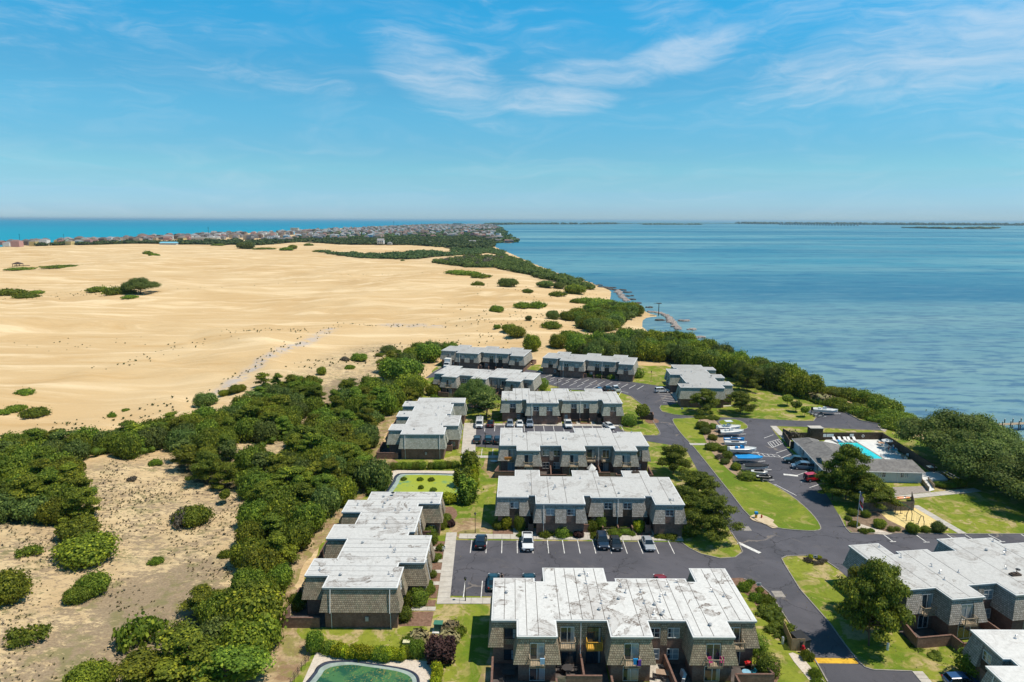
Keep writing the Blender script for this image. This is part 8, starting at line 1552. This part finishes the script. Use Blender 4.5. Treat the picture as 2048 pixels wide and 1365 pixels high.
t = thing('long_shed', 'long low building with a bright blue roof at the left dune edge', 'building', G(338, 490)); m = MB(); m.box(-18, 18, -5, 5, -1, 4.0); m.build('wall', flat('shed_wall', (.52, .52, .5), .7), t); m = MB(); m.add([(-19, -6, 3.9), (19, -6, 3.9), (19, 6, 3.9), (-19, 6, 3.9), (-17, 0, 6.5), (18, 0, 6.5)], [(0, 1, 5, 4), (1, 2, 5), (2, 3, 4, 5), (3, 0, 4)]); m.build('roof', flat('blue_roof', (.20, .50, .62), .5), t)
for px, py, lb, sx, h in ((48, 491, 'wide white building behind houses at far left', 16, 5), (80, 489, 'white flat building right of the brown houses, far left', 12, 5), (412, 481, 'long white commercial building in the left town', 34, 7), (690, 466, 'long pale commercial building in the town centre', 40, 8), (590, 466, 'tall cream hotel on the oceanfront', 16, 20), (815, 459, 'white flat store in the middle of the far town', 60, 9), (850, 463, 'second long pale store below the far town', 50, 9), (915, 452.5, 'cream hotel rising in the far town', 40, 26), (985, 456, 'long pale block at the right end of town', 50, 10)):
    t = thing('large_building', lb, 'building', G(px, py)); m = MB(); m.box(-sx, sx, -9, 9, -1, h); m.build('wall', flat('stucco_%d' % px, (.60, .56, .48), .8), t); m = MB(); m.box(-sx - .5, sx + .5, -9.5, 9.5, h, h + .8); m.build('roof', flat('flat_roof', (.5, .5, .48), .8), t); m = MB()
    for i in range(int(sx / 3)):
        for j in range(max(1, int(h / 4))): m.box(-sx + 2 + i * 6, -sx + 4.5 + i * 6, -9.1, -9.0, 1.2 + j * 4, 3 + j * 4)
    m.build('window_rows', M_WIN, t)
for px, py, h, lb in ((788, 463, 48, 'tall thin water tower like mast above the town'), (418, 481, 34, 'thin mast in the left town'), (129, 489, 22, 'utility pole among the houses at far left'), (41, 492, 24, 'utility pole near the white building at far left')):
    t = thing('radio_mast', lb, 'mast', G(px, py)); m = MB(); m.tube((0, 0, 0), (0, 0, h), h * .012, 6); m.build('pole', M_METAL, t); m = MB(); m.box(-h * .03, h * .03, -.2, .2, h * .93, h * .97); m.build('crossarm', M_METAL, t)
def far_houses():
    rs = np.random.RandomState(8); Vs, Qs, mi, b = [], [], [], 0; mats = []
    for nm, wc, rc in HC: mats += [flat('house_wall_' + nm.replace(' ', '_'), wc, .8, var=.08), flat('house_roof_' + nm.replace(' ', '_'), rc, .85, var=.15)]
    for poly, n in (('600,463 720,457 870,449.5 985,450.5 1004,457 990,461 860,462 640,468', 950), ('480,470 640,463 860,461 990,466 1002,482 900,476 700,480 480,486', 380), ('0,491 200,482 480,470 480,478 220,488 0,495', 110)):
        A = np.array(wpoly(poly, 1.0)); c = np.stack([rs.uniform(A[:, 0].min(), A[:, 0].max(), 30000), rs.uniform(A[:, 1].min(), A[:, 1].max(), 30000)], 1); c = c[sdf(c, A) < 0][:n]; hz = height(c[:, 0], c[:, 1])
        for (x, y), z in zip(c, hz):
            w, d, h = rs.uniform(5, 9), rs.uniform(5, 8), rs.uniform(6, 11); z = max(z, .8); ci = rs.choice(8, p=[.24, .14, .24, .12, .06, .12, .04, .04]); X0, X1, Y0, Y1 = x - w, x + w, y - d, y + d
            V = [(X0, Y0, z), (X1, Y0, z), (X1, Y1, z), (X0, Y1, z), (X0, Y0, z + h), (X1, Y0, z + h), (X1, Y1, z + h), (X0, Y1, z + h), (X0 + w * .6, y, z + h + 3), (X1 - w * .6, y, z + h + 3)]
            Vs += V; Qs += [[b, b + 1, b + 5, b + 4], [b + 1, b + 2, b + 6, b + 5], [b + 2, b + 3, b + 7, b + 6], [b + 3, b, b + 4, b + 7], [b + 4, b + 5, b + 9, b + 8], [b + 6, b + 7, b + 8, b + 9], [b + 5, b + 6, b + 9, b + 9], [b + 7, b + 4, b + 8, b + 8]]; mi += [2 * ci] * 4 + [2 * ci + 1] * 4; b += 10
    me = bpy.data.meshes.new('distant_houses'); me.from_pydata(Vs, [], [tuple(dict.fromkeys(q)) for q in Qs])
    for mt in mats: me.materials.append(mt)
    me.polygons.foreach_set('material_index', mi); me.update(); tag(mkobj('distant_houses', me), 'hundreds of small pale houses filling the far town', 'houses', None, 'stuff')
far_houses()
# far shores and the bridge on the horizon
def strip(name, pts, h, label=None, w=260, treem=F_FAR, seed=1, dens=1.0):
    p = wpt(pts, WATER_Z); rs = np.random.RandomState(seed); m = MB(); n = len(p)
    for a, b in zip(p[:-1], p[1:]): m.box(0, 0, 0, 0, 0, 0) if False else m.prism([(a.x, a.y), (b.x, b.y), (b.x, b.y + w), (a.x, a.y + w)], WATER_Z - .5, .8)
    o = m.build(name, m_concrete('far_marsh_%d' % seed, (.10, .11, .05), (.17, .16, .08), .01)); o['kind'] = 'structure'
    Vs, Qs, Ts, bb = [], [], [], 0
    for a, b in zip(p[:-1], p[1:]):
        L = (b - a).length; k = int(L / 16 * dens)
        for _ in range(k):
            c = a.lerp(b, rs.rand()) + Vector((0, rs.uniform(20, w - 20), 0)); H_ = h * rs.uniform(.6, 1.2); V, Q = hull([(c.x, c.y, H_ * .5, 28, 28, H_ * .5)], 1.0, rs, 7, 4, 0); Vs.append(V); Qs.append(Q + bb); Ts.append(rs.uniform(0, 1, len(Q))); bb += len(V)
    me = np_mesh(name + '_trees', np.concatenate(Vs), np.concatenate(Qs), treem, np.concatenate(Ts)); tag(mkobj('far_wood', me), label, 'wood', None, 'stuff')
strip('far_shore', '968,451 1030,449.5 1110,449.3 1180,449.3 1240,448.5', 20, 'thin dark wooded point on the horizon beyond the town', 900, seed=1)
strip('far_island', '1290,450 1340,450 1410,450', 12, 'low marsh islands on the horizon in the middle of the sound', 400, seed=2, dens=1.0)
strip('far_mainland', '1500,448.5 1700,450 1850,451 2100,452 2500,455', 34, 'long dark mainland wood on the horizon at right', 900, seed=3, dens=2.0)
strip('far_bar', '1236,448 1330,447.6 1420,447.4 1502,448', 9, 'faint low line of land joining the far shores', 500, seed=6, dens=.8)
strip('far_point', '1850,457 1900,458.5 1985,458.5 2000,457', 12, 'nearer wooded point with pale houses at the right horizon', 350, seed=4)
br = thing('long_bridge', 'long low bridge crossing the far sound', 'bridge'); a, b = wpt('1560,450.5 1715,452.5', WATER_Z); L = (b - a).length; e4 = (b - a).normalized(); q4 = Vector((-e4.y, e4.x, 0)) * 8; m = MB(); M_BR = flat('bridge_concrete', (.42, .42, .40), .8); m.prism([a - q4, b - q4, b + q4, a + q4], 14, 19, bottom=True); m.build('deck', M_BR, br)
for i in range(28): c = a + e4 * (L * i / 27); m = MB(); m.box(c.x - 9, c.x + 9, c.y - 6, c.y + 6, WATER_Z - 1, 14); m.build('pier', M_BR, br)
for px, py, s, lb in ((368, 443.0, 30, 'tiny ship on the ocean horizon, left'), (501, 442.2, 26, 'tiny ship on the ocean horizon, right of the first'), (349, 453, 7, 'small white boat on the ocean above the left town'), (612, 449, 7, 'small white boat on the ocean before the hotel'), (1490, 456, 4, 'tiny boat far out on the sound')):
    p = un(px, py, WATER_Z); t = thing('ship', lb, 'ship', (p[0], p[1], WATER_Z), 0); m = MB(); m.loft([[(x * s, -f * s * .15, 0), (x * s, -f * s * .18, s * .14), (x * s, f * s * .18, s * .14), (x * s, f * s * .15, 0)] for x, f in ((-1, .8), (-.3, 1), (.5, 1), (1, .05))]); m.build('hull', M_METAL if s > 10 else M_HULL, t); m = MB(); m.box(-.7 * s, -.2 * s, -.12 * s, .12 * s, .14 * s, .42 * s); m.build('cabin', M_HULL, t)
# ------------------------------------------------------------------ air
hm = bpy.data.materials.new('haze_air'); hm.use_nodes = True; nt = hm.node_tree; nt.nodes.clear(); ou = nn(nt, 'ShaderNodeOutputMaterial'); pv = nn(nt, 'ShaderNodeVolumePrincipled'); pv.inputs['Density'].default_value = 3.0e-5; pv.inputs['Color'].default_value = (.58, .84, 1.0, 1); pv.inputs['Anisotropy'].default_value = .2; nt.links.new(pv.outputs[0], ou.inputs['Volume'])
m = MB(); m.box(-88000, 88000, -290, 88000, -6, 92); hz = m.build('haze', hm); hz['kind'] = 'stuff'; hz['label'] = 'pale sea haze over the whole view'
S.cycles.volume_max_steps = 64
